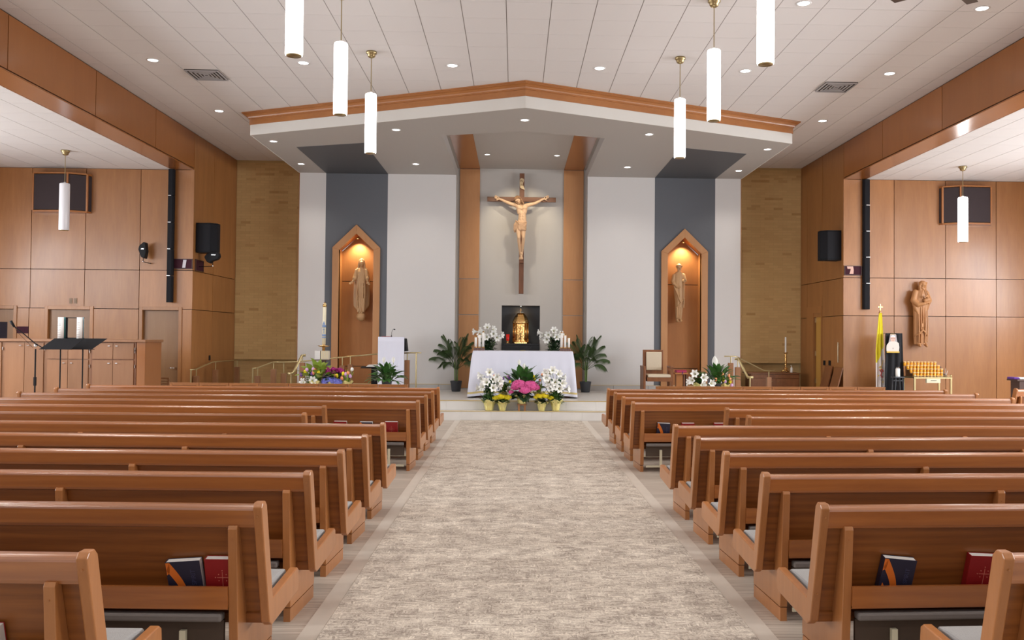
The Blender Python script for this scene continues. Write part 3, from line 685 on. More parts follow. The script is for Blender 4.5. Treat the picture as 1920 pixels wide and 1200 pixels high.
# ================================================================== PEWS
AX, ZT, SP, YP1, FAN = 1.389, 0.906, 1.018, 3.39, 0.0433
BW = 0.045
def make_pew(s, L):
    """s = +1 right block, -1 left block; local x runs outward from the aisle end"""
    X = lambda a: s*a
    def bb(x0, x1, y0, y1, z0, z1): return MB().box(X(x0), X(x1), y0, y1, z0, z1)
    def pr(poly, x0, x1):   # outline in (y, z)
        a, b = sorted((X(x0), X(x1))); return MB().prism(poly[::-1] if False else poly, 'X', a, b)
    t = empty('pew')
    pr([(0.022, 0.83), (0.055, 0.83), (0.178, 0.335), (0.145, 0.325)], 0.04, L-0.04).build('backrest', M_pew, t)
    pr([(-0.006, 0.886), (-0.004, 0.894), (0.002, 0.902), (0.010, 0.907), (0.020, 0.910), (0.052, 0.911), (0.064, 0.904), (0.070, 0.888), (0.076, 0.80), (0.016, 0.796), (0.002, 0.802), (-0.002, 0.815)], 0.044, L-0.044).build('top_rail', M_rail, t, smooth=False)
    pr([(0.128, 0.34), (0.138, 0.29), (0.60, 0.36), (0.60, 0.395), (0.18, 0.375)], 0.04, L-0.04).build('seat', M_pew, t)
    cu = MB(); n = 12
    prof = [(0.16, 0.385), (0.16, 0.425), (0.18, 0.44), (0.30, 0.446), (0.50, 0.455), (0.585, 0.448), (0.60, 0.42), (0.60, 0.395)]
    pr(prof, 0.06, L-0.06).build('seat_cushion', M_cushion, t, bevel=0.012)
    post = [(-0.03, 0.905), (-0.012, 0.928), (0.03, 0.93), (0.055, 0.905), (0.172, 0.41), (0.60, 0.452), (0.625, 0.435), (0.635, 0.33), (0.60, 0.315), (0.165, 0.272), (0.12, 0.30)]
    for k, (a, b) in enumerate(((0.0, BW), (L-BW, L))):
        e = pr(post, a, b).build('end_panel', M_pewy, t, bevel=0.006)
        m = MB(); m.lathe([(0.0045, 0), (0.004, 0.003)], seg=8)
        for z, y in ((0.86, -0.022), (0.45, 0.082)):
            c = inst(bpy.data.meshes['screw_cap'] if 'screw_cap' in bpy.data.meshes else m.mesh('screw_cap', M_pewy), 'screw_cap', e, (X((a+b)/2), y-0.001, z), (PI/2, 0, 0))
    nb = max(3, int(round((L-0.3)/1.4))+1); xs = [0.125 + (L-0.25-BW)*i/(nb-1) for i in range(nb)]
    leg = [(0.03, 0.0), (0.56, 0.0), (0.56, 0.372), (0.20, 0.335), (0.135, 0.335), (0.06, 0.80), (0.04, 0.812), (0.012, 0.80)]
    for x in xs:
        b = pr([(0.03, 0.088), (0.56, 0.088), (0.56, 0.365), (0.20, 0.325), (0.145, 0.335), (0.030, 0.795), (0.018, 0.812), (-0.012, 0.812), (-0.020, 0.795)], x, x+BW).build('brace', M_pewy, t, bevel=0.003)
        bb(x+0.002, x+BW-0.002, 0.032, 0.558, 0.0, 0.082).build('plinth', M_pewy, b)
        inst(bpy.data.meshes['screw_cap'], 'screw_cap', b, (X(x+BW/2), -0.017, 0.745), (PI/2, 0, 0))
    rk = MB()
    for i in range(nb-1):
        rk.quadbox([(X(xs[i]+BW), -0.006, 0.40), (X(xs[i+1]), -0.006, 0.40), (X(xs[i+1]), 0.012, 0.40), (X(xs[i]+BW), 0.012, 0.40),
                    (X(xs[i]+BW), -0.012, 0.51), (X(xs[i+1]), -0.012, 0.51), (X(xs[i+1]), 0.006, 0.51), (X(xs[i]+BW), 0.006, 0.51)])
        rk.box(X(xs[i]+BW), X(xs[i+1]), 0.0, 0.14, 0.396, 0.408)
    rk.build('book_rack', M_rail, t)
    kn = MB()
    for i in range(nb-1): kn.box(X(xs[i]+BW+0.03), X(xs[i+1]-0.03), 0.03, 0.05, 0.20, 0.335)
    k = kn.build('kneeler', M_kneelb, t)
    kp = MB(); kc = MB()
    for i in range(nb-1):
        kp.box(X(xs[i]+BW+0.03), X(xs[i+1]-0.03), -0.015, 0.05, 0.337, 0.375)
        kc.box(X(xs[i]+BW+0.21), X(xs[i]+BW+0.24), 0.0, 0.025, 0.06, 0.29); kc.box(X(xs[i+1]-0.27), X(xs[i+1]-0.24), 0.0, 0.025, 0.06, 0.29)
        kc.box(X(xs[i]+BW+0.03), X(xs[i+1]-0.03), 0.02, 0.03, 0.06, 0.085)
    kp.build('kneeler_pad', M_kneel, k, bevel=0.01); kc.build('bracket', M_cream, k)
    return t
protos = {}
ORD = ['first', 'second', 'third', 'fourth', 'fifth', 'sixth', 'seventh', 'eighth', 'ninth', 'tenth', 'eleventh', 'last']
PEWS = {}
M_dummy = MB().lathe([(0.0045, 0), (0.004, 0.003)], seg=8).mesh('screw_cap', M_pewy)
for r in range(1, 13):
    for s in (-1, 1):
        a = {1: 1.755, 7: 2.385, 8: 2.395}.get(r, AX); L = 7.25-a
        key = (s, round(L, 2))
        y = YP1+(r-1)*SP + FAN*(a-AX)
        if r == 7: y -= 0.015
        if key not in protos: p = protos[key] = make_pew(s, L)
        else: p = copy_tree(protos[key])
        p.location = (s*a, y, 0); p.rotation_euler = (0, 0, s*FAN)
        sd = 'left' if s < 0 else 'right'
        lab = {1: 'varnished oak pew nearest the camera in the %s block, set back from the aisle' % sd,
               7: 'varnished oak pew, nearer of the two shortened ones in the %s block' % sd,
               8: 'varnished oak pew, farther of the two shortened ones in the %s block' % sd,
               12: 'varnished oak pew closest to the altar in the %s block, behind the front screen' % sd}.get(r,
               'varnished oak pew with grey cushion, %s row from the camera in the %s block' % (ORD[r-1], sd))
        tag(p, lab, 'pew', 'oak pews in the %s block' % sd); PEWS[(s, r)] = p
def pew_pt(s, r, x, y, z):
    """world point from a position measured along a pew (x outward from the nave centre)"""
    a = abs(PEWS[(s, r)].location.x); d = x-a
    return (s*(a + d*math.cos(FAN)) - 0*y, PEWS[(s, r)].location.y + d*math.sin(FAN) + y, z)

# front screens before the first pews, eight framed panels each
for s in (-1, 1):
    sd = 'left' if s < 0 else 'right'
    t = thing('kneeling_screen', 'low oak screen of eight framed panels in front of the %s block' % sd, 'screen', (s*2.03, 15.58, 0), s*FAN)
    if s > 0: t.location.x = 2.36
    w = 0.528
    fr = None
    for k in range(8):
        a = k*w; f = MB().box(s*(a+0.004), s*(a+0.05), 0, 0.04, 0.0, 0.90).box(s*(a+w-0.05), s*(a+w-0.004), 0, 0.04, 0.0, 0.90).box(s*(a+0.05), s*(a+w-0.05), 0, 0.04, 0.865, 0.90).box(s*(a+0.05), s*(a+w-0.05), 0, 0.04, 0.0, 0.1)
        f = f.build('frame', M_pewy, t, bevel=0.004)
        bx(s*(a+0.05), s*(a+w-0.05), 0.014, 0.026, 0.1, 0.865).build('panel', M_pew, f)
        bx(s*(a+0.004), s*(a+w-0.004), -0.004, 0.05, 0.90, 0.912).build('cap', M_pewy, f)

# ------------------------------------------------------------------ books in the racks
def text_mesh(txt, size, m, parent, loc, rot, name='lettering', ext=0.0006, bold=False):
    c = bpy.data.curves.new(name, 'FONT'); c.body = txt; c.size = size; c.extrude = ext; c.align_x = 'CENTER'; c.align_y = 'CENTER'
    o = bpy.data.objects.new(name, c); COL.objects.link(o); c.materials.append(m)
    o.parent = parent; o.location = loc; o.rotation_euler = rot
    return tomesh(o)
M_navyprint = mat('navy_print', (0.05, 0.05, 0.11), 0.4)
M_redprint = mat('pale_red_print', (0.62, 0.22, 0.16), 0.4)
def book(kind, loc, tilt=0.0, lean=0.14, label='', group=None, rz=0.0, w=0.172, h=0.235, th=0.042):
    t = thing('hymnal', label, 'book', loc, 0, group)
    t.rotation_euler = (lean, tilt, rz)
    cm = M_red if kind == 'red' else M_navy
    MB().box(-w/2+0.004, w/2-0.003, 0.003, th-0.003, 0.003, h-0.003).build('pages', M_paper, t)
    MB().box(-w/2, w/2, 0, 0.003, 0, h).box(-w/2, w/2, th-0.003, th, 0, h).box(-w/2, -w/2+0.004, 0.003, th-0.003, 0, h).build('cover', cm, t, bevel=0.001)
    if kind == 'red':
        c = MB(); cz = h*0.58
        c.box(-0.001, 0.001, -0.0012, 0, cz-0.085, cz+0.03).box(-0.028, 0.028, -0.0012, 0, cz-0.001, cz+0.001)
        for dx, dz in ((-0.019, 0.017), (0.019, 0.017), (-0.019, -0.017), (0.019, -0.017), (0, 0.038), (-0.036, 0), (0.036, 0)):
            r = 0.0032; c.prism([(dx-r, cz+dz), (dx, cz+dz-r), (dx+r, cz+dz), (dx, cz+dz+r)], 'Y', -0.0012, 0)
        c.build('cross_print', M_redprint, t)
    else:
        # two orange arcs meeting in a peak, and a column of letters
        def arc(cx, cz, r0, r1, a0, a1, n=10):
            m = MB()
            for i in range(n):
                t0 = a0+(a1-a0)*i/n; t1 = a0+(a1-a0)*(i+1)/n
                m.quad((cx+r0*math.cos(t0), -0.0008, cz+r0*math.sin(t0)), (cx+r0*math.cos(t1), -0.0008, cz+r0*math.sin(t1)), (cx+r1*math.cos(t1), -0.0008, cz+r1*math.sin(t1)), (cx+r1*math.cos(t0), -0.0008, cz+r1*math.sin(t0)))
            return m
        m = MB(); n = 14; R0, R1 = 0.150, 0.118
        def P(R, a): return (-w/2+0.002 + R*math.cos(a) - 0.052, -0.0008, 0.055 + R*math.sin(a))
        pts_o = []; pts_i = []
        for i in range(n+1):
            u = i/n
            pts_o.append((-w/2+0.002+0.02+0.072*math.sin(u*PI/2), -0.0008, h*0.985-(h*0.985-0.05)*u))
            pts_i.append((-w/2+0.002+0.000+0.062*math.sin(u*PI/2)*0.95, -0.0008, h*0.80-(h*0.80-0.05)*u))
        for i in range(n): m.quad(pts_i[i], pts_o[i], pts_o[i+1], pts_i[i+1])
        x0 = -w/2+0.002
        m.quad((x0, -0.0008, h*0.985), (x0, -0.0008, h*0.70), (x0+0.016, -0.0008, h*0.76), (x0+0.02, -0.0008, h*0.985))
        m.quad((x0+0.004, -0.0008, 0.05), (x0+0.034, -0.0008, 0.05), (x0+0.022, -0.0008, 0.085), (x0+0.012, -0.0008, 0.10))
        o = m.build('orange_print', M_orange, t)
        text_mesh('SPIRIT', 0.032, M_navyprint, t, (w*0.27, -0.001, h*0.62), (PI/2, -PI/2, 0))
    return t
B0 = 0.41
def put(kind, s, r, x, label, tilt=0.0, dz=0.0, group='hymnals in the pew racks', **k):
    p = pew_pt(s, r, x, 0.075, B0+dz); return book(kind, p, tilt, 0.24, label, group, s*FAN, **k)
put('navy', -1, 2, 1.78, 'navy hymnal with an orange arc in the left rack, leaning on the red book', 0.07-0.14, -0.012)
put('red', -1, 2, 1.60, 'red hymnal with a small cross, standing against the brace in the left rack', 0.0, 0.0)
put('red', -1, 1, 2.20, 'red hymnal in the left rack at the very bottom left corner', 0.0, -0.01)
put('navy', 1, 2, 1.80, 'navy hymnal with an orange arc in the nearest right rack', 0.10, 0.0)
put('red', 1, 2, 2.27, 'red hymnal behind the nearest right pew end', 0.05, 0.01)
put('red', -1, 9, 1.757, 'red hymnal beside the brace in the left rack facing the gap', 0.0)
put('navy', -1, 9, 2.088, 'dark hymnal between two red ones in the left rack facing the gap', 0.0, -0.006)
put('red', -1, 9, 2.428, 'red hymnal farthest from the aisle in the left rack facing the gap', 0.0)
put('navy', 1, 9, 1.815, 'navy hymnal beside the brace in the right rack facing the gap', 0.04)
put('red', 1, 9, 2.15, 'red hymnal in the middle of the right rack facing the gap', 0.0)
put('red', 1, 9, 2.585, 'red hymnal partly hidden by the shortened pew in the right rack', 0.0)
# ================================================================== CARVED FIGURES
class Body(MB):
    def cap(s, p, q, r0, r1=None, seg=12):
        r1 = r0 if r1 is None else r1
        s.ball(p, r0, seg, 8); s.ball(q, r1, seg, 8); s.tube([p, q], [r0, r1], seg); return s
    def chain(s, pts, rs):
        for i in range(len(pts)-1): s.cap(pts[i], pts[i+1], rs[i], rs[i+1])
        return s
    def hand(s, wrist, direction, palmn, size=0.1, curl=0.3, side=1):
        """palm and five fingers; direction = where the fingers point, palmn = palm normal"""
        d = Vector(direction).normalized(); n = Vector(palmn).normalized(); w = d.cross(n).normalized()*side; P = Vector(wrist); L = size
        for k in (-1.2, -0.4, 0.4, 1.2): s.cap(P, P + d*L*0.45 + w*k*L*0.13, L*0.13, L*0.12, 8)
        for k, fl in ((-1.3, 0.36), (-0.45, 0.46), (0.45, 0.5), (1.3, 0.44)):
            a = P + d*L*0.48 + w*k*L*0.14; b = a + (d*math.cos(curl) + n*math.sin(curl) + w*k*0.06)*L*fl*0.5; c = b + (d*math.cos(curl*2.2) + n*math.sin(curl*2.2))*L*fl*0.5
            s.cap(a, b, L*0.068, L*0.06, 8); s.cap(b, c, L*0.06, L*0.05, 8)
        a = P + d*L*0.12 - w*L*0.16; b = a + (d*0.6 - w*0.75 + n*0.25).normalized()*L*0.26; c = b + (d*0.9 - w*0.2 + n*0.3).normalized()*L*0.2
        s.cap(a, b, L*0.085, L*0.07, 8); s.cap(b, c, L*0.07, L*0.055, 8)
        return s
    def loft(s, rings, seg=64, nf=9, ph=0.0):
        """(z, cx, cy, rx, ry, fold) stacked; fold = relative depth of drapery folds"""
        n = len(s.v); m = len(rings)
        for (z, cx, cy, rx, ry, fd) in rings:
            for k in range(seg):
                t = 2*PI*k/seg; w = 1 + fd*(0.6*math.cos(nf*t+ph+z*1.5) + 0.4*math.cos((2*nf-3)*t+1.7*ph-z*2))
                s.v.append((cx+rx*w*math.cos(t), cy+ry*w*math.sin(t), z))
        for i in range(m-1):
            for k in range(seg):
                k2 = (k+1) % seg; s.f.append((n+i*seg+k, n+i*seg+k2, n+(i+1)*seg+k2, n+(i+1)*seg+k))
        s.f.append(tuple(n+k for k in reversed(range(seg)))); s.f.append(tuple(n+(m-1)*seg+k for k in range(seg)))
        return s
    def head(s, c, h=0.2, turn=0.0, tilt=0.0, nod=0.0, beard=False, hair='short', only=False):
        """head of height h centred at c facing -Y; features built in head space then rotated"""
        R = Matrix.Rotation(tilt, 3, 'Y') @ Matrix.Rotation(turn, 3, 'Z') @ Matrix.Rotation(nod, 3, 'X'); C = Vector(c)
        def E(p, r, seg=12):
            n0 = len(s.v); s.ball((0, 0, 0), r, seg, 8)
            for i in range(n0, len(s.v)): s.v[i] = tuple(C + R @ (Vector(s.v[i]) + Vector(p)*h))
        k = h
        if not only: E((0, 0.04, 0.12), (k*.36, k*.42, k*.37), 16); E((0, -0.09, -0.10), (k*.28, k*.27, k*.33)); E((0, -0.17, -0.34), (k*.15, k*.14, k*.12))
        E((0, -0.38, -0.03), (k*.045, k*.09, k*.10)); E((0, -0.33, 0.06), (k*.20, k*.05, k*.035)); E((0, -0.335, -0.17), (k*.09, k*.035, k*.02)); E((0, -0.325, -0.225), (k*.075, k*.035, k*.02))
        for sx in (-1, 1) if not only else ():
            E((sx*.13, -0.285, 0.0), (k*.055, k*.045, k*.035), 8); E((sx*.35, 0.02, -0.03), (k*.03, k*.06, k*.09), 8); E((sx*.19, -0.24, -0.10), (k*.09, k*.07, k*.07), 8)
        if hair in ('long', 'short', 'curly'):
            E((0, 0.12, 0.20), (k*.41, k*.42, k*.36), 16)
            for i in range(9):
                a = PI*(i/8) ; E((0.40*math.cos(a), 0.10+0.16*math.sin(a)-0.14, 0.16+0.02*math.sin(3*i)), (k*.10, k*.11, k*.13), 8)
            for i in range(9):
                a = PI*(0.02+0.96*i/8); E((0.37*math.cos(a), -0.12-0.16*math.sin(a), 0.27+0.07*math.sin(a)+0.02*(i % 2)), (k*.085, k*.07, k*.06), 8)
        if hair == 'long':
            for sx in (-1, 1):
                for i in range(5): E((sx*(.38+.02*math.sin(i*2)), 0.06-0.02*i, 0.05-0.16*i), (k*.12, k*.15, k*.13), 8)
                E((sx*.25, 0.25, -0.3), (k*.18, k*.15, k*.3), 8)
        if beard:
            for i in range(7):
                a = PI*(0.05+0.9*i/6); E((0.24*math.cos(a), -0.16-0.05*math.sin(a), -0.20-0.20*math.sin(a)), (k*.085, k*.09, k*.11), 8)
            E((0, -0.22, -0.46), (k*.12, k*.10, k*.13)); E((0, -0.36, -0.14), (k*.11, k*.04, k*.03))
        return s
    def carve(s, name, m, parent, voxel=0.007, smooth=2):
        o = bpy.data.objects.new(name, s.mesh(name, m, True)); COL.objects.link(o); o.parent = parent
        r = o.modifiers.new('r', 'REMESH'); r.mode = 'VOXEL'; r.voxel_size = voxel; r.use_smooth_shade = True
        if smooth: q = o.modifiers.new('s', 'SMOOTH'); q.iterations = smooth; q.factor = 0.5
        q = tomesh(o)
        if not q.data.materials: q.data.materials.append(m)
        q.data.polygons.foreach_set('use_smooth', [True]*len(q.data.polygons))
        return q

# ---- crucifix -------------------------------------------------------
YC = 22.82
cr = thing('crucifix', 'large dark wooden crucifix with a pale carved figure on the taupe recess wall', 'crucifix', (0.0, YC, 0))
bx(-0.063, 0.063, 0, 0.06, 2.90, 6.04).build('upright_beam', M_walnut, cr, bevel=0.004)
zc = at(977, 374, YC).z
ab = bx(-0.90, 0.885, -0.015, 0.045, zc-0.06, zc+0.06).build('cross_beam', M_walnutx, cr, bevel=0.004); ab.rotation_euler = (0, 0.0, 0)
for z in (3.6, 5.0): bx(-0.04, 0.04, 0.06, YR-YC, z, z+0.08).build('wall_bracket', M_black, cr)
sc = MB(); o_ = at(977, 346, YC-0.03); 
pl = [(-0.045, 0.15), (-0.02, 0.165), (0.03, 0.155), (0.055, 0.125), (0.05, 0.09), (0.028, 0.045), (0.025, 0.0), (0.045, -0.06), (0.078, -0.145), (0.02, -0.12), (-0.045, -0.09), (-0.055, -0.04), (-0.06, 0.05), (-0.058, 0.12)]
sc.prism([(x, o_.z+z) for x, z in pl], 'Y', -0.04, -0.018)
sg = sc.build('inscription_scroll', mat('pale_carving', (0.62, 0.47, 0.28), 0.6), cr, bevel=0.003)
def mesh_text(txt, size, m, parent, loc, rot, name='lettering', ext=0.0006):
    return text_mesh(txt, size, m, parent, loc, rot, name, ext)
M_carvedbrown = mat('carved_brown', (0.17, 0.085, 0.035), 0.6)
mesh_text('IN', 0.085, M_carvedbrown, sg, (-0.012, -0.0415, o_.z+0.085), (PI/2, 0, 0)); mesh_text('RI', 0.085, M_carvedbrown, sg, (-0.005, -0.0415, o_.z-0.015), (PI/2, 0, 0))
def CP(x6, y6, dy):   # figure joints: measured silhouette position, and how far they stand before the beam
    p = at(840+x6/6, 300+y6/6, YC-0.1); return Vector((p.x, -dy, p.z))
M_corpus = mat('painted_corpus', (0.60, 0.385, 0.23), 0.5, noise=0.06, nscale=6)
b = Body()
shL, shR = CP(762, 512, .13), CP(892, 512, .13); nk = CP(822, 505, .16); chest = CP(832, 565, .17); belly = CP(835, 640, .15); hip = CP(828, 705, .14)
b.chain([shL, CP(668, 478, .10), CP(588, 438, .055)], [.052, .040, .028]); b.chain([shR, CP(985, 486, .10), CP(1068, 438, .055)], [.052, .040, .028])
b.cap(CP(715, 498, .12), CP(690, 488, .11), .043, .041); b.cap(CP(640, 465, .09), CP(620, 455, .08), .037, .032); b.cap(CP(1020, 468, .09), CP(1035, 458, .08), .037, .032)
b.hand(CP(580, 434, .05), (-.78, 0, .35), (0, -1, 0), 0.16, 0.35, 1); b.hand(CP(1078, 434, .05), (.78, 0, .35), (0, -1, 0), 0.16, 0.35, -1)
b.cap(CP(800, 530, .16), CP(808, 590, .16), .078, .072); b.cap(CP(862, 530, .16), CP(855, 590, .16), .080, .072)   # ribcage
b.cap(CP(802, 545, .20), CP(820, 550, .20), .05, .05); b.cap(CP(850, 545, .20), CP(868, 545, .20), .05, .05)      # pectorals
b.cap(CP(826, 600, .16), CP(822, 690, .145), .070, .078); b.cap(CP(846, 600, .16), CP(848, 690, .145), .070, .078); b.cap(CP(815, 700, .14), CP(848, 700, .14), .085, .085); b.cap(CP(815, 650, .17), CP(822, 620, .17), .03, .03)
b.cap(shL, CP(810, 530, .15), .055, .07); b.cap(shR, CP(855, 530, .15), .055, .07)
b.chain([CP(818, 490, .16), CP(806, 478, .19)], [.045, .042])
b.head(CP(788, 462, .215), 0.205, turn=math.radians(-28), tilt=math.radians(-24), nod=math.radians(22), hair='none')
HAIRB = Body(); HAIRB.head(CP(788, 462, .215), 0.215, turn=math.radians(-28), tilt=math.radians(-24), nod=math.radians(22), beard=True, hair='long', only=True)
for sx, kx, ax in ((-1, 799, 814), (1, 845, 832)):
    b.chain([CP(824+sx*27, 735, .14), CP(kx-2+sx*4, 810, .19), CP(kx+sx*2, 880, .235), CP(kx+sx*2, 905, .21), CP((kx+ax)/2-1+sx*3, 960, .16), CP(ax+sx*3, 1040, .08)], [.076, .062, .045, .043, .042, .027])
    b.chain([CP(ax, 1040, .07), CP(822+sx*3, 1070, .09+.02*sx), CP(822+sx*6, 1105, .11+.02*sx)], [.032, .033, .024])
    for k in range(5): b.cap(CP(822+sx*6+(k-2)*6, 1102, .125+.02*sx), CP(822+sx*6+(k-2)*7, 1118, .12+.02*sx), .011, .009, 8)
for k in range(3):
    for sx in (-1, 1): b.cap(CP(832+sx*12, 600+30*k, .215), CP(832+sx*14, 612+30*k, .215), .020, .020, 8)
for k in range(4):
    for sx in (-1, 1): b.cap(CP(832+sx*20, 562+10*k, .225), CP(832+sx*48, 570+13*k, .19), .011, .009, 8)
b.carve('corpus', M_corpus, cr, 0.006, 1)
HAIRB.carve('hair_and_beard', mat('carved_hair', (0.24, 0.125, 0.06), 0.6), cr, 0.006, 0)
ln = Body(); cz = CP(828, 735, .14)
ln.loft([(CP(0, 690, 0).z, CP(830, 0, 0).x, -.14, .112, .10, .02), (CP(0, 705, 0).z, CP(828, 0, 0).x, -.14, .135, .118, .06), (CP(0, 740, 0).z, CP(826, 0, 0).x, -.145, .140, .125, .10), (CP(0, 775, 0).z, CP(828, 0, 0).x, -.15, .135, .12, .10), (CP(0, 790, 0).z, CP(830, 0, 0).x, -.15, .115, .11, .06)], nf=7)
for k in range(6):
    ln.chain([CP(762+9*k, 688+9*k, .2), CP(790+8*k, 712+15*k, .262), CP(835+6*k, 722+14*k, .272), CP(886-2*k, 705+18*k, .2)], [.012, .016, .016, .012])
for k in range(3): ln.chain([CP(880-4*k, 725+18*k, .22), CP(850, 765+9*k, .268), CP(815-8*k, 790+4*k, .24)], [.012, .015, .010])
for k in range(5): ln.chain([CP(768+3*k, 690+3*k, .18+.01*(k % 2)), CP(745+9*k, 735, .20+.02*(k % 2)), CP(742+10*k, 790, .18), CP(752+8*k, 822-9*k, .15)], [.016, .018, .016, .008])
ln.carve('loincloth', mat('carved_cloth', (0.52, 0.32, 0.19), 0.6), cr, 0.006, 0)
nm = MB()
for p in (CP(560, 422, .10), CP(1098, 422, .10), CP(822, 1058, .14)): nm.tube([(p.x, p.y, p.z), (p.x, p.y+0.09, p.z)], 0.011, 8)
nm.build('nail', M_black, cr)
bx(-0.055, 0.055, -0.13, 0.0, CP(0, 1150, 0).z, CP(0, 1122, 0).z).build('foot_rest', M_walnut, cr, bevel=0.004)

# ---- the two niche statues and the one in the right aisle --------------------------
def figure(name, label, loc, m):
    return thing(name, label, 'statue', loc)
# woman with lowered open hands standing on a globe
st = figure('wooden_statue', 'carved wooden statue of a veiled woman with lowered open hands, standing on a globe', (-4.13, YF+0.20, 0), M_statue)
u = 0.00229; Z = lambda y: 3.764-(y-432)*u; XX = lambda x: (x-437)*u
b = Body()
b.loft([(Z(1040), 0, 0, .085, .07, .10), (Z(960), 0, 0, .115, .085, .10), (Z(850), 0, 0, .13, .09, .10), (Z(720), 0, -.01, .135, .09, .08), (Z(640), 0, -.01, .125, .09, .05), (Z(580), 0, -.01, .115, .085, .03), (Z(545), 0, 0, .09, .07, 0), (Z(530), 0, 0, .045, .05, 0)], nf=9, ph=.6)
b.loft([(Z(1030), 0, .03, .085, .05, .05), (Z(985), 0, .035, .17, .05, .05), (Z(960), 0, .04, .205, .05, .05), (Z(850), 0, .04, .212, .05, .05), (Z(700), 0, .045, .205, .055, .03), (Z(640), 0, .04, .17, .06, .02), (Z(560), 0, .03, .125, .07, 0), (Z(530), 0, .03, .07, .06, 0)], nf=6)
for sx, hx, ex in ((-1, 300, 372), (1, 540, 500)):
    hd = Vector((XX(hx), -.12, Z(735))); wr = Vector((XX(345 if sx < 0 else 510), -.10, Z(690)))
    b.chain([(XX(437+sx*45), 0, Z(555)), (XX(437+sx*62), -.02, Z(625)), (XX(437+sx*72), -.06, Z(655))], [.055, .068, .06]); b.chain([(XX(437+sx*72), -.05, Z(655)), wr], [.035, .024])
    b.hand(wr, (hd-wr), (0, -1, .3), 0.12, 0.15, -sx)
    for k in range(3): b.chain([(XX(437+sx*(50+8*k)), -.07, Z(560)), (XX(437+sx*(58+8*k)), -.09, Z(640))], [.012, .016])
for k, x in enumerate((-42, -22, 2, 26, 44)): b.chain([(x*u*.7, -.09, Z(620)), (x*u, -.10, Z(800)), (x*u*.8, -.08, Z(1030))], [.008, .013, .013])
b.cap((0, 0, Z(540)), (0, -.01, Z(515)), .036, .034); b.head((0, -.02, Z(487)), 0.165, nod=math.radians(8), hair='none')
b.chain([(0, .02, Z(455)), (0, .035, Z(490))], [.072, .078])
for sx in (-1, 1): b.chain([(sx*.045, -.01, Z(455)), (sx*.072, 0, Z(490)), (sx*.078, 0, Z(530)), (sx*.09, -.02, Z(560))], [.030, .026, .026, .03])
for sx in (-1, 1): b.chain([(sx*.025, -.03, Z(1035)), (sx*.035, -.08, Z(1045))], [.025, .02])
b.carve('body', M_statue, st, 0.007, 1)
MB().ball((0, -.01, Z(1085)), 0.115, 28, 18).build('globe', M_statue, st, smooth=True)
bx(-0.03, 0.03, 0.05, 0.20, 2.9, 3.0).build('wall_mount', M_black, st)
# bearded man in a mantle, with a lily staff
st = figure('wooden_statue', 'carved wooden statue of a robed man holding a staff, in the right-hand pointed niche', (4.125, YF+0.20, 0), M_statue)
Z = lambda y: 3.734-(y-432)*u; XX = lambda x: (x-350)*u
b = Body()
b.loft([(Z(1068), 0, 0, .080, .065, .08), (Z(1000), 0, 0, .095, .075, .09), (Z(880), XX(357), 0, .11, .08, .09), (Z(760), XX(352), 0, .13, .09, .08), (Z(660), XX(345), 0, .135, .095, .05), (Z(590), XX(347), 0, .13, .085, .03), (Z(550), XX(348), .005, .125, .07, .0), (Z(525), XX(350), .005, .06, .055, 0)], nf=8, ph=.2)
b.chain([(XX(295), 0, Z(570)), (XX(275), -.03, Z(640)), (XX(285), -.06, Z(660))], [.05, .052, .05]); b.chain([(XX(285), -.06, Z(660)), (XX(325), -.115, Z(708))], [.035, .025])
b.hand((XX(325), -.115, Z(708)), (1, -.1, -.1), (0, 0.3, 1), 0.115, 0.5, 1)
b.chain([(XX(405), 0, Z(565)), (XX(420), -.03, Z(625)), (XX(400), -.08, Z(635))], [.05, .048, .04]); b.hand((XX(402), -.09, Z(630)), (.6, -.6, .2), (-.3, -1, 0), 0.11, 0.9, -1)
b.chain([(XX(408), -.11, Z(600)), (XX(405), -.10, Z(900))], [.012, .010])
for k in range(3): b.chain([(XX(290+14*k), -.085, Z(700+12*k)), (XX(330+8*k), -.11, Z(790+22*k)), (XX(355+10*k), -.09, Z(850+20*k))], [.014, .018, .010])
b.chain([(XX(412), -.06, Z(830)), (XX(360), -.10, Z(900)), (XX(318), -.075, Z(940))], [.014, .014, .014]); b.chain([(XX(405), -.05, Z(860)), (XX(402), -.07, Z(935))], [.02, .015])
for x in (325, 345, 365): b.chain([(XX(x), -.085, Z(930)), (XX(x-2), -.075, Z(1055))], [.010, .012])
for sx in (-1, 1): b.chain([(XX(350+sx*20), -.02, Z(1075)), (XX(350+sx*22), -.10, Z(1088))], [.036, .028])
b.ball((XX(350), -.02, Z(1098)), (.085, .09, .015), 16, 6)
b.cap((0, 0, Z(540)), (0, -.01, Z(515)), .038, .036); b.head((0, -.015, Z(478)), 0.185, turn=math.radians(8), nod=math.radians(10), beard=True, hair='curly')
b.carve('body', M_statue, st, 0.007, 1)
bx(-0.03, 0.03, 0.05, 0.20, 2.9, 3.0).build('wall_mount', M_black, st)
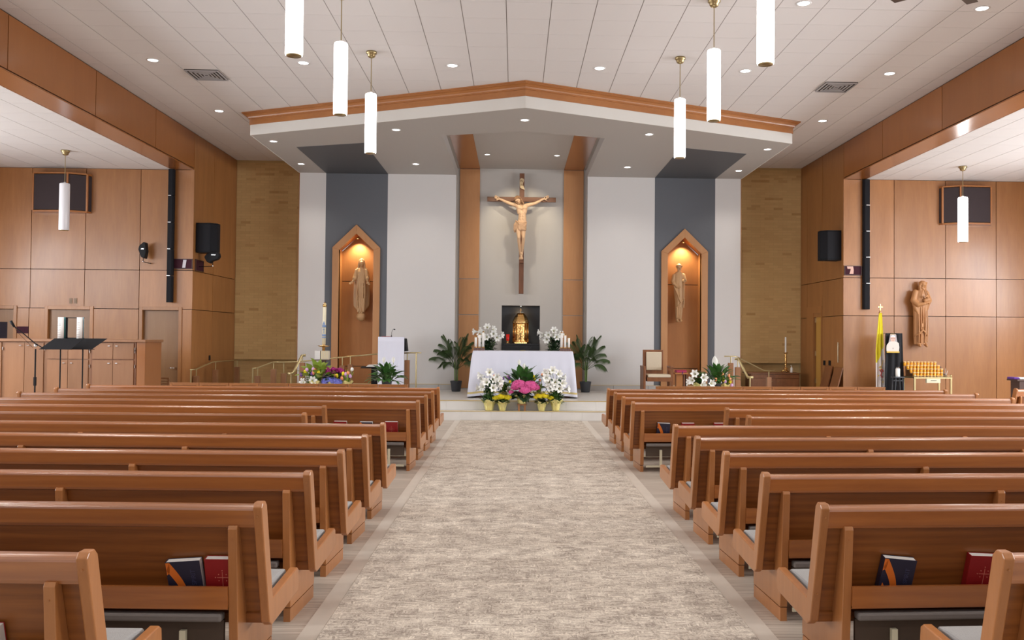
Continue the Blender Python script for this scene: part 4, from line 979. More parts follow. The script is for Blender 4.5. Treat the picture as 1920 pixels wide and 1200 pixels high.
# man carrying a small lamb, on the right aisle wall
YS = YA-0.16
p0 = at(1726, 590, YS); u3 = YS/F/6.667
st = figure('wooden_statue', 'carved wooden statue of a bearded man cradling a lamb, hung on the right aisle panels', (p0.x, YS, 0), M_statue2)
zt = at(1726, 528, YS).z; Z = lambda y: zt-(y-187)*u3; XX = lambda x: (x-430)*u3
b = Body()
b.loft([(Z(985), XX(425), .02, .145, .085, .06), (Z(900), XX(425), .02, .145, .09, .08), (Z(780), XX(425), .02, .145, .095, .08), (Z(640), XX(428), .02, .150, .10, .07), (Z(520), XX(430), .02, .165, .105, .05), (Z(430), XX(435), .02, .18, .105, .03), (Z(350), XX(435), .02, .165, .095, .02), (Z(305), XX(440), .02, .13, .075, 0), (Z(285), XX(450), .01, .05, .05, 0)], nf=8, ph=1.1)
b.chain([(XX(365), 0, Z(320)), (XX(335), -.02, Z(430)), (XX(375), -.09, Z(480)), (XX(440), -.15, Z(472))], [.06, .07, .055, .035]); b.hand((XX(440), -.15, Z(472)), (1, 0, .1), (0, .5, 1), .13, .3, 1)
b.chain([(XX(505), 0, Z(330)), (XX(535), -.02, Z(430)), (XX(515), -.09, Z(450))], [.055, .062, .045]); b.hand((XX(520), -.11, Z(450)), (-1, -.1, -.1), (0, .3, 1), .12, .4, -1)
b.chain([(XX(345), -.01, Z(470)), (XX(365), -.03, Z(540)), (XX(385), -.05, Z(590))], [.05, .045, .015]); b.chain([(XX(525), -.01, Z(470)), (XX(520), -.02, Z(540))], [.045, .015])
b.cap((XX(455), -.14, Z(430)), (XX(500), -.14, Z(420)), .042, .045); b.cap((XX(490), -.15, Z(400)), (XX(468), -.17, Z(375)), .028, .028); b.cap((XX(460), -.18, Z(372)), (XX(445), -.19, Z(385)), .022, .016); b.cap((XX(480), -.16, Z(362)), (XX(492), -.16, Z(372)), .012, .010)
for x in (460, 480, 500): b.cap((XX(x), -.15, Z(440)), (XX(x+2), -.155, Z(468)), .013, .010)
for x, z0_, z1_ in ((415, 520, 960), (440, 500, 770), (468, 520, 960), (385, 600, 960), (495, 560, 950)): b.chain([(XX(x), -.085, Z(z0_)), (XX(x+4), -.10, Z((z0_+z1_)/2)), (XX(x), -.085, Z(z1_))], [.010, .016, .014])
b.chain([(XX(345), -.04, Z(880)), (XX(390), -.11, Z(850)), (XX(430), -.12, Z(800)), (XX(465), -.11, Z(835)), (XX(500), -.04, Z(875))], [.012, .016, .016, .016, .012])
b.chain([(XX(435), -.09, Z(300)), (XX(420), -.12, Z(350)), (XX(415), -.13, Z(400))], [.012, .014, .012]); b.chain([(XX(480), -.08, Z(300)), (XX(510), -.11, Z(370)), (XX(535), -.09, Z(420))], [.012, .014, .012])
for x in (398, 482): b.chain([(XX(x), -.03, Z(985)), (XX(x), -.11, Z(1003))], [.036, .03])
b.cap((XX(455), 0, Z(295)), (XX(458), -.01, Z(275)), .045, .042); b.head((XX(460), -.01, Z(235)), 0.20, turn=math.radians(14), nod=math.radians(5), beard=True, hair='long')
b.carve('body', M_statue2, st, 0.008, 1)
bx(-0.03, 0.03, 0.05, 0.16, 2.4, 2.5).build('wall_mount', M_black, st)
# niche lights
for s in (-1, 1):
    l = spot_light('niche_beam', (s*4.232, YF+0.2, 4.29), 70, (1.0, 0.86, 0.58), 110, 0.8, 0.02)
    d = Vector((s*4.232, YF+0.32, 3.2))-l.location; l.rotation_euler = d.to_track_quat('-Z', 'Y').to_euler()
    t = thing('niche_downlight', 'tiny warm downlight in the peak of the %s pointed niche' % ('left' if s < 0 else 'right'), 'light', (s*4.232, YF+0.14, 4.30), 0, 'niche downlights')
    MB().lathe([(0.028, 0.0), (0.03, -0.02), (0.02, -0.022)], seg=16).build('housing', M_abrass, t, smooth=True)
    MB().lathe([(0.019, -0.0225), (0.001, -0.0235)], seg=16).build('lens', M_flame, t)

# ================================================================== TABERNACLE NICHE
ped = tag(MB().box(-0.495, 0.495, YR-0.03, YR+0.42, Z2, 1.56).box(-0.499, 0.499, YR-0.05, YR+0.42, 1.56, 1.61).build('marble_shelf', M_marble, bevel=0.004), 'black marble shelf block under the gold tabernacle', 'shelf')
ta = thing('tabernacle', 'ornate polished gold domed tabernacle standing in the lit dark niche', 'tabernacle', (at(976, 640, YR+.2).x, YR+0.19, 1.61))
MB().lathe([(0.225, 0), (0.225, 0.03), (0.20, 0.045), (0.19, 0.06)], seg=8).build('base', M_gold, ta)
MB().lathe([(0.185, 0.055), (0.185, 0.51), (0.205, 0.52), (0.225, 0.545), (0.225, 0.565), (0.20, 0.58)], seg=12).build('body', M_gold, ta)
MB().lathe([(0.21, 0.575), (0.20, 0.62), (0.17, 0.69), (0.135, 0.74), (0.13, 0.75), (0.105, 0.77), (0.115, 0.775), (0.10, 0.79), (0.03, 0.81)], seg=12).build('dome', M_gold, ta)
MB().box(-0.006, 0.006, -0.006, 0.006, 0.80, 0.92).box(-0.028, 0.028, -0.006, 0.006, 0.868, 0.88).build('cross', M_gold, ta)
for k in range(8):
    a = PI/8*0 + k*PI/4; MB().tube([(0.196*math.cos(a), 0.196*math.sin(a), 0.05), (0.196*math.cos(a), 0.196*math.sin(a), 0.53)], 0.014, 8).build('column', M_gold, ta, smooth=True)
for k in (5, 6, 7):
    a = k*PI/4 - PI/8; rlf = MB()
    for j in range(12): rlf.ball((0.165*math.cos(a)+0.03*math.cos(a+PI/2)*math.sin(j*2.3), 0.165*math.sin(a)+0.03*math.sin(a+PI/2)*math.sin(j*2.3), 0.12+0.03*j), 0.02, 8, 5)
    rlf.build('relief', M_gold, ta, smooth=True)
for sx in (-1, 1):
    pass
sl = thing('sanctuary_lamp', 'small red glass lamp on a gold foot beside the tabernacle', 'lamp', (at(952, 640, YR+.1).x, YR+0.08, 1.61))
MB().lathe([(0.045, 0), (0.045, 0.012), (0.018, 0.03), (0.03, 0.055), (0.038, 0.065)], seg=16).build('foot', M_gold, sl, smooth=True)
MB().lathe([(0.034, 0.065), (0.040, 0.10), (0.046, 0.235), (0.043, 0.235), (0.036, 0.10)], seg=20).build('red_glass', M_redglass, sl, smooth=True)
MB().ball((0, 0, 0.185), (0.008, 0.008, 0.016)).build('flame', M_flame, sl)
l = spot_light('tabernacle_beam', (0.0, YR+0.32, 2.585), 16, (1.0, 0.93, 0.72), 80, 0.7, 0.015)
t = thing('niche_downlight', 'tiny downlight in the top of the dark tabernacle niche', 'light', (0, YR+0.30, 2.6)); MB().lathe([(0.035, 0), (0.036, -0.008), (0.02, -0.009)], seg=16).build('ring', M_chrome, t); MB().lathe([(0.02, -0.0095), (0.001, -0.010)], seg=12).build('lens', M_emitd, t)

# ================================================================== ALTAR
YT = 20.25
al = thing('altar_table', 'dark wooden altar table hidden under its white cloth', 'altar', (0.035, YT, Z2))
bx(-1.10, 1.10, -0.42, 0.42, 0.98, 1.045).build('table_top', M_walnut, al)
for sx in (-1, 1):
    for sy in (-1, 1): bx(sx*0.98-0.07, sx*0.98+0.07, sy*0.33-0.07, sy*0.33+0.07, 0, 0.98).build('leg', M_walnut, al)
def altar_cloth():
    m = MB(); nu = 160; hx, hy = 1.125, 0.44; per = []
    # perimeter points walking round the top with rounded corners
    cor = 0.03; pts = []
    def seg_(a, b, n): return [(a[0]+(b[0]-a[0])*i/n, a[1]+(b[1]-a[1])*i/n) for i in range(n)]
    pts = seg_((-hx, -hy), (hx, -hy), 60) + seg_((hx, -hy), (hx, hy), 24) + seg_((hx, hy), (-hx, hy), 60) + seg_((-hx, hy), (-hx, -hy), 24)
    n = len(pts); rows = []
    zs = [1.055, 1.048, 1.02, 0.85, 0.6, 0.4, 0.25, 0.17, 0.13, 0.085, 0.03]
    for zi, z in enumerate(zs):
        dn = 1.055 - z; row = []
        for (x, y) in pts:
            ex = max(0, abs(x)-(hx-0.30))/0.30; cy = 1 if abs(abs(y)-hy) < 1e-6 else 0
            corner = (ex**2 if cy else (max(0, abs(y)-(hy-0.25))/0.25)**2)
            fl = 0.03*min(1, dn*6) + (0.15*corner)*min(1, dn/1.0)
            w = 0.018*dn*math.sin(x*13+y*9) + 0.012*dn*math.sin(x*29+1)
            if abs(x) >= hx-1e-6: ox = (0.02*min(1, dn*6)+0.09*dn+w)*(1 if x > 0 else -1); oy = 0.10*dn*corner*(1 if y > 0 else -1)
            else: oy = (0.015*min(1, dn*6)+0.03*dn+w+0.10*dn*corner)*(1 if y > 0 else -1); ox = 0.10*dn*(ex**2)*(1 if x > 0 else -1)
            # front cloth is a little shorter than its corners
            zz = z + (0.03*(1-corner)*(dn/1.05) if cy else 0.0)
            row.append((x+ox, y+oy, zz))
        rows.append(row)
    n0 = len(m.v)
    for r in rows: m.v += r
    for i in range(len(rows)-1):
        for k in range(n): k2 = (k+1) % n; m.f.append((i*n+k, (i+1)*n+k, (i+1)*n+k2, i*n+k2))
    m.f.append(tuple(range(n))[::1])
    return m, n, zs
m, n, zs = altar_cloth()
ac = m.build('altar_cloth', M_cloth, None, smooth=False, loc=(0.035, YT, Z2)); ac.data.materials.append(M_goldcloth)
tag(ac, 'long white altar cloth with gold bands at the hem', 'altar cloth')
for i, p in enumerate(ac.data.polygons[:-1]):
    r = i // n
    p.use_smooth = r >= 1
    if r == 8: p.material_index = 1
for p in ac.data.polygons: pass
def thin_band(): pass
# candle trios
def candle_trio(px, label, order):
    t = thing('candle_holder', label, 'candle holder', (at(px, 655, YT).x, YT-0.02, Z2+1.055))
    for k, h in enumerate(order):
        x = (k-1)*0.085
        MB().box(x-0.04, x+0.04, -0.04, 0.04, 0, 0.062).build('stone_block', mat('brown_marble', (0.14, 0.075, 0.06), 0.4, noise=0.6, nscale=40), t, bevel=0.006)
        MB().lathe([(0.032, 0.062), (0.032, 0.078), (0.028, 0.084)], (x, 0, 0), 14).build('brass_cup', M_gold, t, smooth=True)
        c = MB().lathe([(0.0275, 0.09), (0.0275, 0.09+h), (0.024, 0.095+h)], (x, 0, 0), 16).build('candle', M_wax, t, smooth=True)
        MB().lathe([(0.0285, 0.082+h), (0.0285, 0.096+h), (0.010, 0.108+h), (0.004, 0.12+h)], (x, 0, 0), 14).build('brass_follower', M_gold, c, smooth=True)
candle_trio(899, 'three white altar candles on marble blocks at the left end of the altar', (0.22, 0.28, 0.335))
candle_trio(1059.5, 'three white altar candles on marble blocks at the right end of the altar', (0.335, 0.28, 0.22))
cx = thing('altar_crucifix', 'tiny brass object lying at the middle of the altar top', 'ornament', (at(980, 655, YT).x, YT-0.1, Z2+1.056))
MB().box(-0.06, 0.06, -0.01, 0.01, 0, 0.014).box(-0.012, 0.012, -0.03, 0.05, 0, 0.014).build('cross', M_abrass, cx)

# ================================================================== AMBO, PASCHAL CANDLE, CHAIR
pa = at(709.5, 632, 20.3); pb = at(758, 632, 20.3); zt = pa.z; xc = (pa.x+pb.x)/2
am = thing('ambo', 'tall ambo draped in white cloth with a black slanted reading desk', 'lectern', (xc, 20.3, Z2))
H = zt-Z2
bx(-0.25, 0.25, 0.05, 0.42, 0, H-0.12).build('body', M_walnut, am)
m = MB(); m.grid(lambda a, b_: ((a-0.5)*0.60*(1+0.0*b_), -0.02 + 0.010*math.sin(a*17)*(b_) + 0.006*math.sin(a*41+1)*b_, H*(1-b_)+0.02*b_), 40, 12)
m.grid(lambda a, b_: ((a-0.5)*0.60, -0.02+0.40*b_, H+0.002-0.10*b_), 8, 6)
m.build('drape', M_cloth, am, smooth=True, solid=0.008)
MB().quadbox([(0.20, 0.06, H-0.34), (0.345, 0.10, H-0.32), (0.345, 0.42, H-0.32), (0.20, 0.42, H-0.34), (0.20, 0.0, H-0.01), (0.31, 0.06, H-0.03), (0.31, 0.42, H-0.03), (0.20, 0.42, H-0.01)]).build('reading_desk', M_black, am, bevel=0.004)
bk = tag(bx(xc-0.22, xc-0.02, 20.33, 20.55, zt+0.003, zt+0.018).build('red_book', M_red), 'thin red book lying on top of the draped ambo', 'book')
mc = thing('gooseneck_microphone', 'slim black gooseneck microphone rising from the ambo', 'microphone', (at(734, 630, 20.32).x, 20.32, zt))
MB().lathe([(0.022, 0), (0.02, 0.012), (0.009, 0.02), (0.009, 0.05)], seg=12).build('base', M_black, mc, smooth=True)
MB().tube([(0, 0, 0.03), (0.004, 0, 0.10), (0.02, 0, 0.16), (0.045, 0, 0.185), (0.06, 0, 0.183)], 0.004, 8).build('gooseneck', M_black, mc, smooth=True)
MB().tube([(0.05, 0, 0.186), (0.085, 0, 0.176)], [0.009, 0.012], 10).build('capsule', M_black, mc, smooth=True)
# paschal candle
PY = 20.1; p = at(605, 668, PY)
pc = thing('paschal_candle', 'tall ivory paschal candle with blue ornament on a brass and stone stand', 'candle', (p.x, PY, Z2))
H0 = at(605, 674, PY).z-Z2; H1 = at(605, 660, PY).z-Z2; HS = at(605, 649, PY).z-Z2; HB = at(606, 641, PY).z-Z2; HT = at(609, 562, PY).z-Z2
bx(-0.07, 0.07, -0.07, 0.07, 0, H0-0.02).build('pedestal', M_darkwood, pc, bevel=0.006); bx(-0.2, 0.2, -0.2, 0.2, 0, 0.05).build('base_plate', M_darkwood, pc, bevel=0.006)
bx(-0.165, 0.165, -0.10, 0.10, H0-0.02, H0).build('tray', M_darkwood, pc)
bx(-0.16, -0.045, -0.08, 0.08, H0, H1+0.03).build('stone_cube', M_stone, pc); bx(-0.03, 0.15, -0.08, 0.08, H0, H1+0.03).build('ivory_block', mat('ribbed_ivory', (0.62, 0.55, 0.42), 0.5), pc, bevel=0.004)
for k in range(4): bx(-0.005+0.04*k, 0.0+0.04*k, -0.083, -0.08, H0+0.01, H1+0.02).build('rib', M_brassline, pc)
MB().tube([(0.02, 0, H1+0.02), (0.02, 0, HB+0.02)], 0.034, 14).build('stem', M_gold, pc, smooth=True)
MB().lathe([(0.03, -0.03), (0.05, -0.018), (0.10, -0.012), (0.125, 0.0), (0.135, 0.012), (0.12, 0.012), (0.05, -0.002), (0.03, 0.01)], (0.02, 0, HS), 24).build('drip_dish', M_gold, pc, smooth=True)
LN = 0.0
tx = at(609, 562, PY).x-p.x
cdl = MB().tube([(0.022, 0, HB-0.06), (tx, 0, HT-0.09)], 0.040, 20).build('candle', M_ivory, pc, smooth=True)
def pcp(f): return (0.022+(tx-0.022)*f, 0, HB-0.06+(HT-0.03-HB)*f)
MB().tube([pcp(0.92), pcp(0.985)], 0.043, 18).build('brass_follower', M_gold, cdl, smooth=True); MB().tube([pcp(0.985), pcp(1.02), pcp(1.035)], [0.036, 0.022, 0.006], 18).build('brass_tip', M_gold, cdl, smooth=True)
M_lblue = mat('blue_wax', (0.20, 0.30, 0.52), 0.5)
for f0, f1 in ((0.16, 0.185), (0.20, 0.25), (0.42, 0.48)): MB().tube([pcp(f0), pcp(f1)], 0.0412, 18).build('blue_band', M_lblue, cdl, smooth=True)
q = pcp(0.35); MB().box(q[0]-0.005, q[0]+0.005, -0.045, -0.035, q[2]-0.07, q[2]+0.06).box(q[0]-0.018, q[0]+0.018, -0.045, -0.035, q[2]+0.01, q[2]+0.022).build('blue_cross', M_lblue, cdl)
q = pcp(0.52); MB().prism([(q[0]-0.03, q[2]-0.03), (q[0]+0.03, q[2]-0.03), (q[0], q[2]+0.05)], 'Y', -0.044, -0.03).build('blue_peak', M_lblue, cdl)

# presider's chair
CY = 21.35; a = at(1208, 656, CY); b_ = at(1246.5, 656, CY); xc = (a.x+b_.x)/2; w = (b_.x-a.x)/2; Ht = a.z-Z2
ch = thing('presider_chair', 'square wooden armchair with cream back and seat cushions right of the altar', 'chair', (xc+0.03, CY, Z2))
bx(-w-0.03, w-0.03, 0.22, 0.27, 0.35, Ht).build('backrest', M_chairw, ch, bevel=0.006)
bx(-w+0.045, w-0.075, 0.17, 0.22, Ht-0.50, Ht-0.05).build('back_cushion', M_cushc, ch, bevel=0.02, seg=3)
bx(-w-0.0, w+0.09, -0.28, 0.2, 0.33, 0.43).build('seat_frame', M_chairw, ch, bevel=0.005)
bx(-w+0.02, w+0.07, -0.29, 0.18, 0.43, 0.50).build('seat_cushion', M_cushc, ch, bevel=0.018, seg=3)
for sx, x in ((-1, -w-0.06), (1, w+0.10)):
    bx(x-0.025, x+0.025, -0.28, 0.27, 0.0, 0.68).build('side_panel', M_chairw, ch, bevel=0.006) if sx < 0 else None
    bx(x-0.035, x+0.035, -0.30, 0.27, 0.66, 0.70).build('armrest', M_chairw, ch, bevel=0.006)
    for y in (-0.27, 0.2): bx(x-0.03, x+0.03, y, y+0.06, 0, 0.66).build('leg', M_chairw, ch, bevel=0.004)
stl = thing('side_table', 'small wooden side table beside the presider chair', 'table', (at(1276, 700, 21.4).x, 21.4, Z2))
bx(-0.16, 0.16, -0.16, 0.16, 0.50, 0.54).build('table_top', M_niche, stl, bevel=0.004); bx(-0.12, 0.04, -0.10, 0.10, 0, 0.5).build('body', M_niche, stl)
for x in (0.07, 0.13): bx(x-0.02, x+0.02, -0.12, 0.12, 0, 0.5).build('leg', M_walnut, stl)
rb = thing('red_missal', 'thick crimson book with a purple ribbon lying on the side table', 'book', (stl.location.x, 21.4, Z2+0.542))
bx(-0.12, 0.12, -0.15, 0.15, 0.005, 0.055).build('pages', mat('red_edge', (0.42, 0.03, 0.09), 0.5), rb); MB().box(-0.125, 0.125, -0.155, 0.155, 0, 0.006).box(-0.125, 0.125, -0.155, 0.155, 0.054, 0.06).build('cover', mat('crimson_cover', (0.30, 0.01, 0.04), 0.45), rb, bevel=0.002)
MB().tube([(0.02, -0.155, 0.03), (0.025, -0.165, -0.0), (0.01, -0.17, -0.04)], 0.008, 6).build('ribbon', M_purplec, rb)
# low black stand with an open white book, left of the ambo
p = at(697, 688, 20.6); lt = thing('folding_stand', 'low black stand between the niche and the ambo', 'stand', (p.x, 20.6, Z2))
h = p.z-Z2; MB().quadbox([(-0.24, -0.12, h-0.03), (0.18, -0.12, h-0.03), (0.18, 0.12, h), (-0.24, 0.12, h), (-0.24, -0.12, h-0.015), (0.18, -0.12, h-0.015), (0.18, 0.12, h+0.015), (-0.24, 0.12, h+0.015)]).build('desk', M_black, lt)
bx(0.0, 0.14, -0.06, 0.06, 0, h-0.03).build('post', M_black, lt)
ob = tag(MB().quadbox([(p.x-0.12, 20.5, p.z+0.004), (p.x+0.15, 20.5, p.z+0.004), (p.x+0.15, 20.7, p.z+0.022), (p.x-0.12, 20.7, p.z+0.022), (p.x-0.08, 20.5, p.z+0.04), (p.x+0.12, 20.5, p.z+0.05), (p.x+0.12, 20.7, p.z+0.06), (p.x-0.08, 20.7, p.z+0.05)]).build('open_book', M_paper), 'open white book lying on the low black stand', 'book')
# ================================================================== WALL FITTINGS ON BOTH SIDES
def line_array(s, px0, px1, ybot, Y):
    a, b_ = at(px0, ybot, Y), at(px1, ybot, Y); w = b_.x-a.x; x = (a.x+b_.x)/2
    t = thing('column_loudspeaker', 'tall slim black column loudspeaker running up to the ceiling on the %s aisle wall' % ('left' if s < 0 else 'right'), 'loudspeaker', (x, Y, 0))
    zb = a.z; n = 5; zt = ZB-0.01
    me = None; hs = (zt-zb)/n
    for k in range(n):
        MB().prism([(-w/2, 0.10), (-w/2, 0.03), (-w/2+0.03, 0.0), (w/2-0.03, 0.0), (w/2, 0.03), (w/2, 0.10)][::-1], 'Z', zb+k*hs+0.004, zb+(k+1)*hs-0.004).build('speaker_module', M_blackm, t, bevel=0.004)
        if k: bx(-w*0.1 if s > 0 else -w*0.4, w*0.45 if s > 0 else w*0.1, -0.002, 0.01, zb+k*hs-0.006, zb+k*hs+0.006).build('silver_clip', M_chrome, t)
    for z in (3.0, 5.0): bx(-0.03, 0.03, 0.10, YA-Y, z, z+0.06).build('wall_bracket', M_black, t)
line_array(-1, 310.5, 322, 567, 20.2); line_array(1, 1619.5, 1632, 580, 20.25)
def box_speaker(s, x0, x1, y0, y1, Y):
    a, b_ = at(x0, y0, Y), at(x1, y1, Y); w = b_.x-a.x; h = a.z-b_.z
    t = thing('wall_loudspeaker', 'black box loudspeaker fixed to the %s sanctuary side wall' % ('left' if s < 0 else 'right'), 'loudspeaker', ((a.x+b_.x)/2, Y, b_.z))
    q = 1 if s < 0 else -1
    poly = [(-q*w/2, 0.0), (q*w*0.22, -0.02), (q*w/2, 0.12), (q*w/2, 0.30), (-q*w/2, 0.36)]
    if s > 0: poly = poly[::-1]
    MB().prism(poly, 'Z', 0.02, h-0.02).build('grille', M_blackm, t, bevel=0.012)
    MB().prism(poly, 'Z', 0, 0.018).build('bottom_panel', M_black, t, bevel=0.004); MB().prism(poly, 'Z', h-0.018, h).build('top_panel', M_black, t, bevel=0.004)
    bx(-q*w/2, s*(WX)-t.location.x, 0.15, 0.22, h*0.4, h*0.6).build('wall_bracket', M_black, t)
box_speaker(-1, 367.5, 404.5, 417.5, 473.5, 20.5); box_speaker(1, 1541, 1578, 431.5, 488, 20.5)
def stage_lamp(px, py, Y, label, toright):
    p = at(px, py, Y); t = thing('stage_spotlight', label, 'spotlight', (p.x, Y, p.z)); q = 1 if toright else -1
    if toright: poly = [(-.11, .10), (-.13, .02), (-.07, -.15), (0.02, -.19), (0.05, -.02), (0.03, .18), (-.02, .19)]
    else: poly = [(.16, .08), (.18, .0), (.14, -.07), (0.0, -.12), (-.04, -.17), (-.12, -.12), (-.17, -.02), (-.12, .05), (0.02, .13), (.1, .12)]
    MB().prism(poly, 'Y', -0.10, 0.06).build('lamp_body', M_black, t, bevel=0.02, seg=3)
    bx(-0.06 if toright else 0.0, 0.0 if toright else 0.10, -0.108, -0.10, 0.02, 0.04).build('silver_label', M_chrome, t)
    MB().tube([(-0.05, 0, -0.14), (-0.05, 0, -0.25), (0.06, 0.05, -0.28), (0.06, YA-Y+0.02 if toright else 0.1, -0.28)] if toright else [(0.0, 0, -0.12), (0.0, 0, -0.23), (-0.31, 0.0, -0.24)], 0.009, 8).build('arm', M_black, t, smooth=True)
    MB().ball((-0.05 if toright else 0.0, 0, -0.25 if toright else -0.22), 0.018).build('joint', M_chrome, t, smooth=True)
stage_lamp(273, 470, 20.2, 'small black spotlight on an arm left of the left column loudspeaker', True)
stage_lamp(399, 481, 20.7, 'black spotlight on an arm just under the left box loudspeaker', False)
def wall_grille(x0, x1, y0, y1, Y, label, s):
    a, b_ = at(x0, y0, Y), at(x1, y1, Y); w = b_.x-a.x; h = a.z-b_.z; D = YA-Y
    t = thing('speaker_cabinet', label, 'speaker cabinet', ((a.x+b_.x)/2, YA, b_.z))
    # three-sided bay: short slanted sides and a broad face turned to the nave
    q = -s; P = [(-q*w*0.5, 0.0), (-q*w*0.41, -D), (q*w*0.20, -D-0.05), (q*w*0.47, -D+0.14), (q*w*0.5, 0.0)]
    def strip(p, r, z0_, z1_, off, m, name, th=0.02):
        d = (Vector((r[0]-p[0], r[1]-p[1], 0))).normalized(); n = Vector((d.y, -d.x, 0)) * (1 if q > 0 else -1)
        A, B = Vector((p[0], p[1], 0))+n*off, Vector((r[0], r[1], 0))+n*off; C_, D_ = B-n*th, A-n*th
        return MB().quadbox([(A.x, A.y, z0_), (B.x, B.y, z0_), (C_.x, C_.y, z0_), (D_.x, D_.y, z0_), (A.x, A.y, z1_), (B.x, B.y, z1_), (C_.x, C_.y, z1_), (D_.x, D_.y, z1_)]).build(name, m, t)
    for i in range(4): strip(P[i], P[i+1], 0.05, h-0.05, 0.0, M_grille, 'grille_cloth')
    poly = P if q > 0 else P[::-1]
    MB().prism(poly, 'Z', 0, 0.035).build('frame_rail', M_beam, t); MB().prism(poly, 'Z', h-0.035, h).build('frame_rail', M_beam, t)
    for i in (1, 2, 3):
        x, y = P[i]; bx(x-0.018, x+0.018, y-0.012, y+0.03, 0.03, h-0.03).build('frame_post', M_beam, t)
wall_grille(53, 160, 322, 397.5, 20.08, 'bay-fronted wooden speaker cabinet with dark cloth, high on the left aisle wall', -1)
wall_grille(1770, 1867, 347, 421, 20.12, 'bay-fronted wooden speaker cabinet with dark cloth, high on the right aisle wall', 1)
# stations of the cross
def station(x0, x1, y0, y1, Y, label, fig):
    a, b_ = at(x0, y0, Y), at(x1, y1, Y); w = b_.x-a.x; h = a.z-b_.z
    t = thing('station_plaque', label, 'plaque', (a.x, YA-0.025, b_.z))
    bx(0, w, 0, 0.02, 0, h).build('enamel_panel', M_plaque, t); 
    MB().box(-0.012, w+0.012, -0.012, 0.02, -0.012, 0.0).box(-0.012, w+0.012, -0.012, 0.02, h, h+0.012).box(-0.012, 0, -0.012, 0.02, 0, h).box(w, w+0.012, -0.012, 0.02, 0, h).build('frame', M_darkwood, t)
    if fig == 'bent': m = MB().prism([(w*.12, h*.98), (w*.50, h*.98), (w*.54, h*.55), (w*.52, 0.02), (w*.27, 0.02), (w*.34, h*.5), (w*.36, h*.68), (w*.16, h*.68)][::-1], 'Y', -0.008, 0.0)
    else: m = MB().prism([(w*.50, h*.08), (w*.66, h*.08), (w*.72, h*.95), (w*.55, h*.95)], 'Y', -0.008, 0.0)
    m.build('relief_figure', mat('pale_relief', (0.66, 0.40, 0.33), 0.5) if fig == 'bent' else mat('grey_relief', (0.50, 0.46, 0.50), 0.3), t, bevel=0.002)
    return t
station(324, 360, 486, 503.5, YA-0.02, 'maroon station plaque with one pale upright shape, left of the left corner', 'straight')
station(1584, 1614.5, 499, 515.5, YA-0.02, 'maroon station plaque with a pale bent shape beside the right column loudspeaker', 'bent')
t = thing('station_plaque', 'dark station plaque on the left sanctuary side wall under the box loudspeaker', 'plaque', (-WX+0.02, 20.5, at(372, 507, 20.6).z))
bx(-0.02, 0.0, 0, 0.48, 0, 0.24).build('enamel_panel', M_plaque, t); MB().box(-0.02, 0.012, -0.015, 0.0, -0.012, 0.252).box(-0.02, 0.012, 0.48, 0.495, -0.012, 0.252).box(-0.02, 0.012, 0, 0.48, 0.24, 0.252).box(-0.02, 0.012, 0, 0.48, -0.012, 0.0).build('frame', M_darkwood, t)
bx(-WX, 0, 0, 0, 0, 0) if False else None
# switch plates
def plate(px0, px1, py0, py1, Y, label, m, group=None):
    a, b_ = at(px0, py0, Y), at(px1, py1, Y); t = thing('wall_plate', label, 'wall plate', ((a.x+b_.x)/2, Y, (a.z+b_.z)/2), 0, group)
    w, h = (b_.x-a.x)/2, (a.z-b_.z)/2
    bx(-w, w, 0, 0.01, -h, h).build('plate', m, t, bevel=0.002); bx(-w*0.4, w*0.4, -0.004, 0.0, -h*0.4, h*0.4).build('insert', m, t)
M_bplate = mat('bronze_plate', (0.20, 0.115, 0.055), 0.5)
plate(129.8, 135, 559, 569, YA-0.01, 'left of two small bronze wall plates above the middle door', M_bplate, 'bronze wall plates')
plate(138.6, 144, 559, 569, YA-0.01, 'right of two small bronze wall plates above the middle door', M_bplate, 'bronze wall plates')
plate(30, 53, 612, 625, YA-0.01, 'dark red wall sign left of the middle door', M_plaque)
for y, l in ((1546, 'farther'), (1556, 'nearer')):
    q = at(y, 680, 20.0); tt = (WX-CAMX)/(q.x-CAMX); Yp = 20.0*tt; z = CAMH+(at(y, 680.5, 20.0).z-CAMH)*tt
    t = thing('wall_plate', '%s of two black switch plates beside the ajar door' % l, 'wall plate', (WX-0.006, Yp, z), 0, 'black switch plates')
    bx(-0.006, 0.004, -0.07, 0.07, -0.06, 0.06).build('plate', M_black, t, bevel=0.002); bx(-0.010, -0.006, -0.015, 0.015, -0.03, 0.03).build('switch', M_black, t)
q = at(392.5, 671, 20.0); tt = (-WX-CAMX)/(q.x-CAMX); t = thing('wall_plate', 'black switch plate on the left sanctuary side wall above the ramp rail', 'wall plate', (-WX+0.006, 20.0*tt, CAMH+(q.z-CAMH)*tt))
bx(-0.004, 0.006, -0.05, 0.05, -0.06, 0.06).build('plate', M_black, t); bx(0.006, 0.01, -0.01, 0.01, -0.03, 0.03).build('switch', M_black, t)
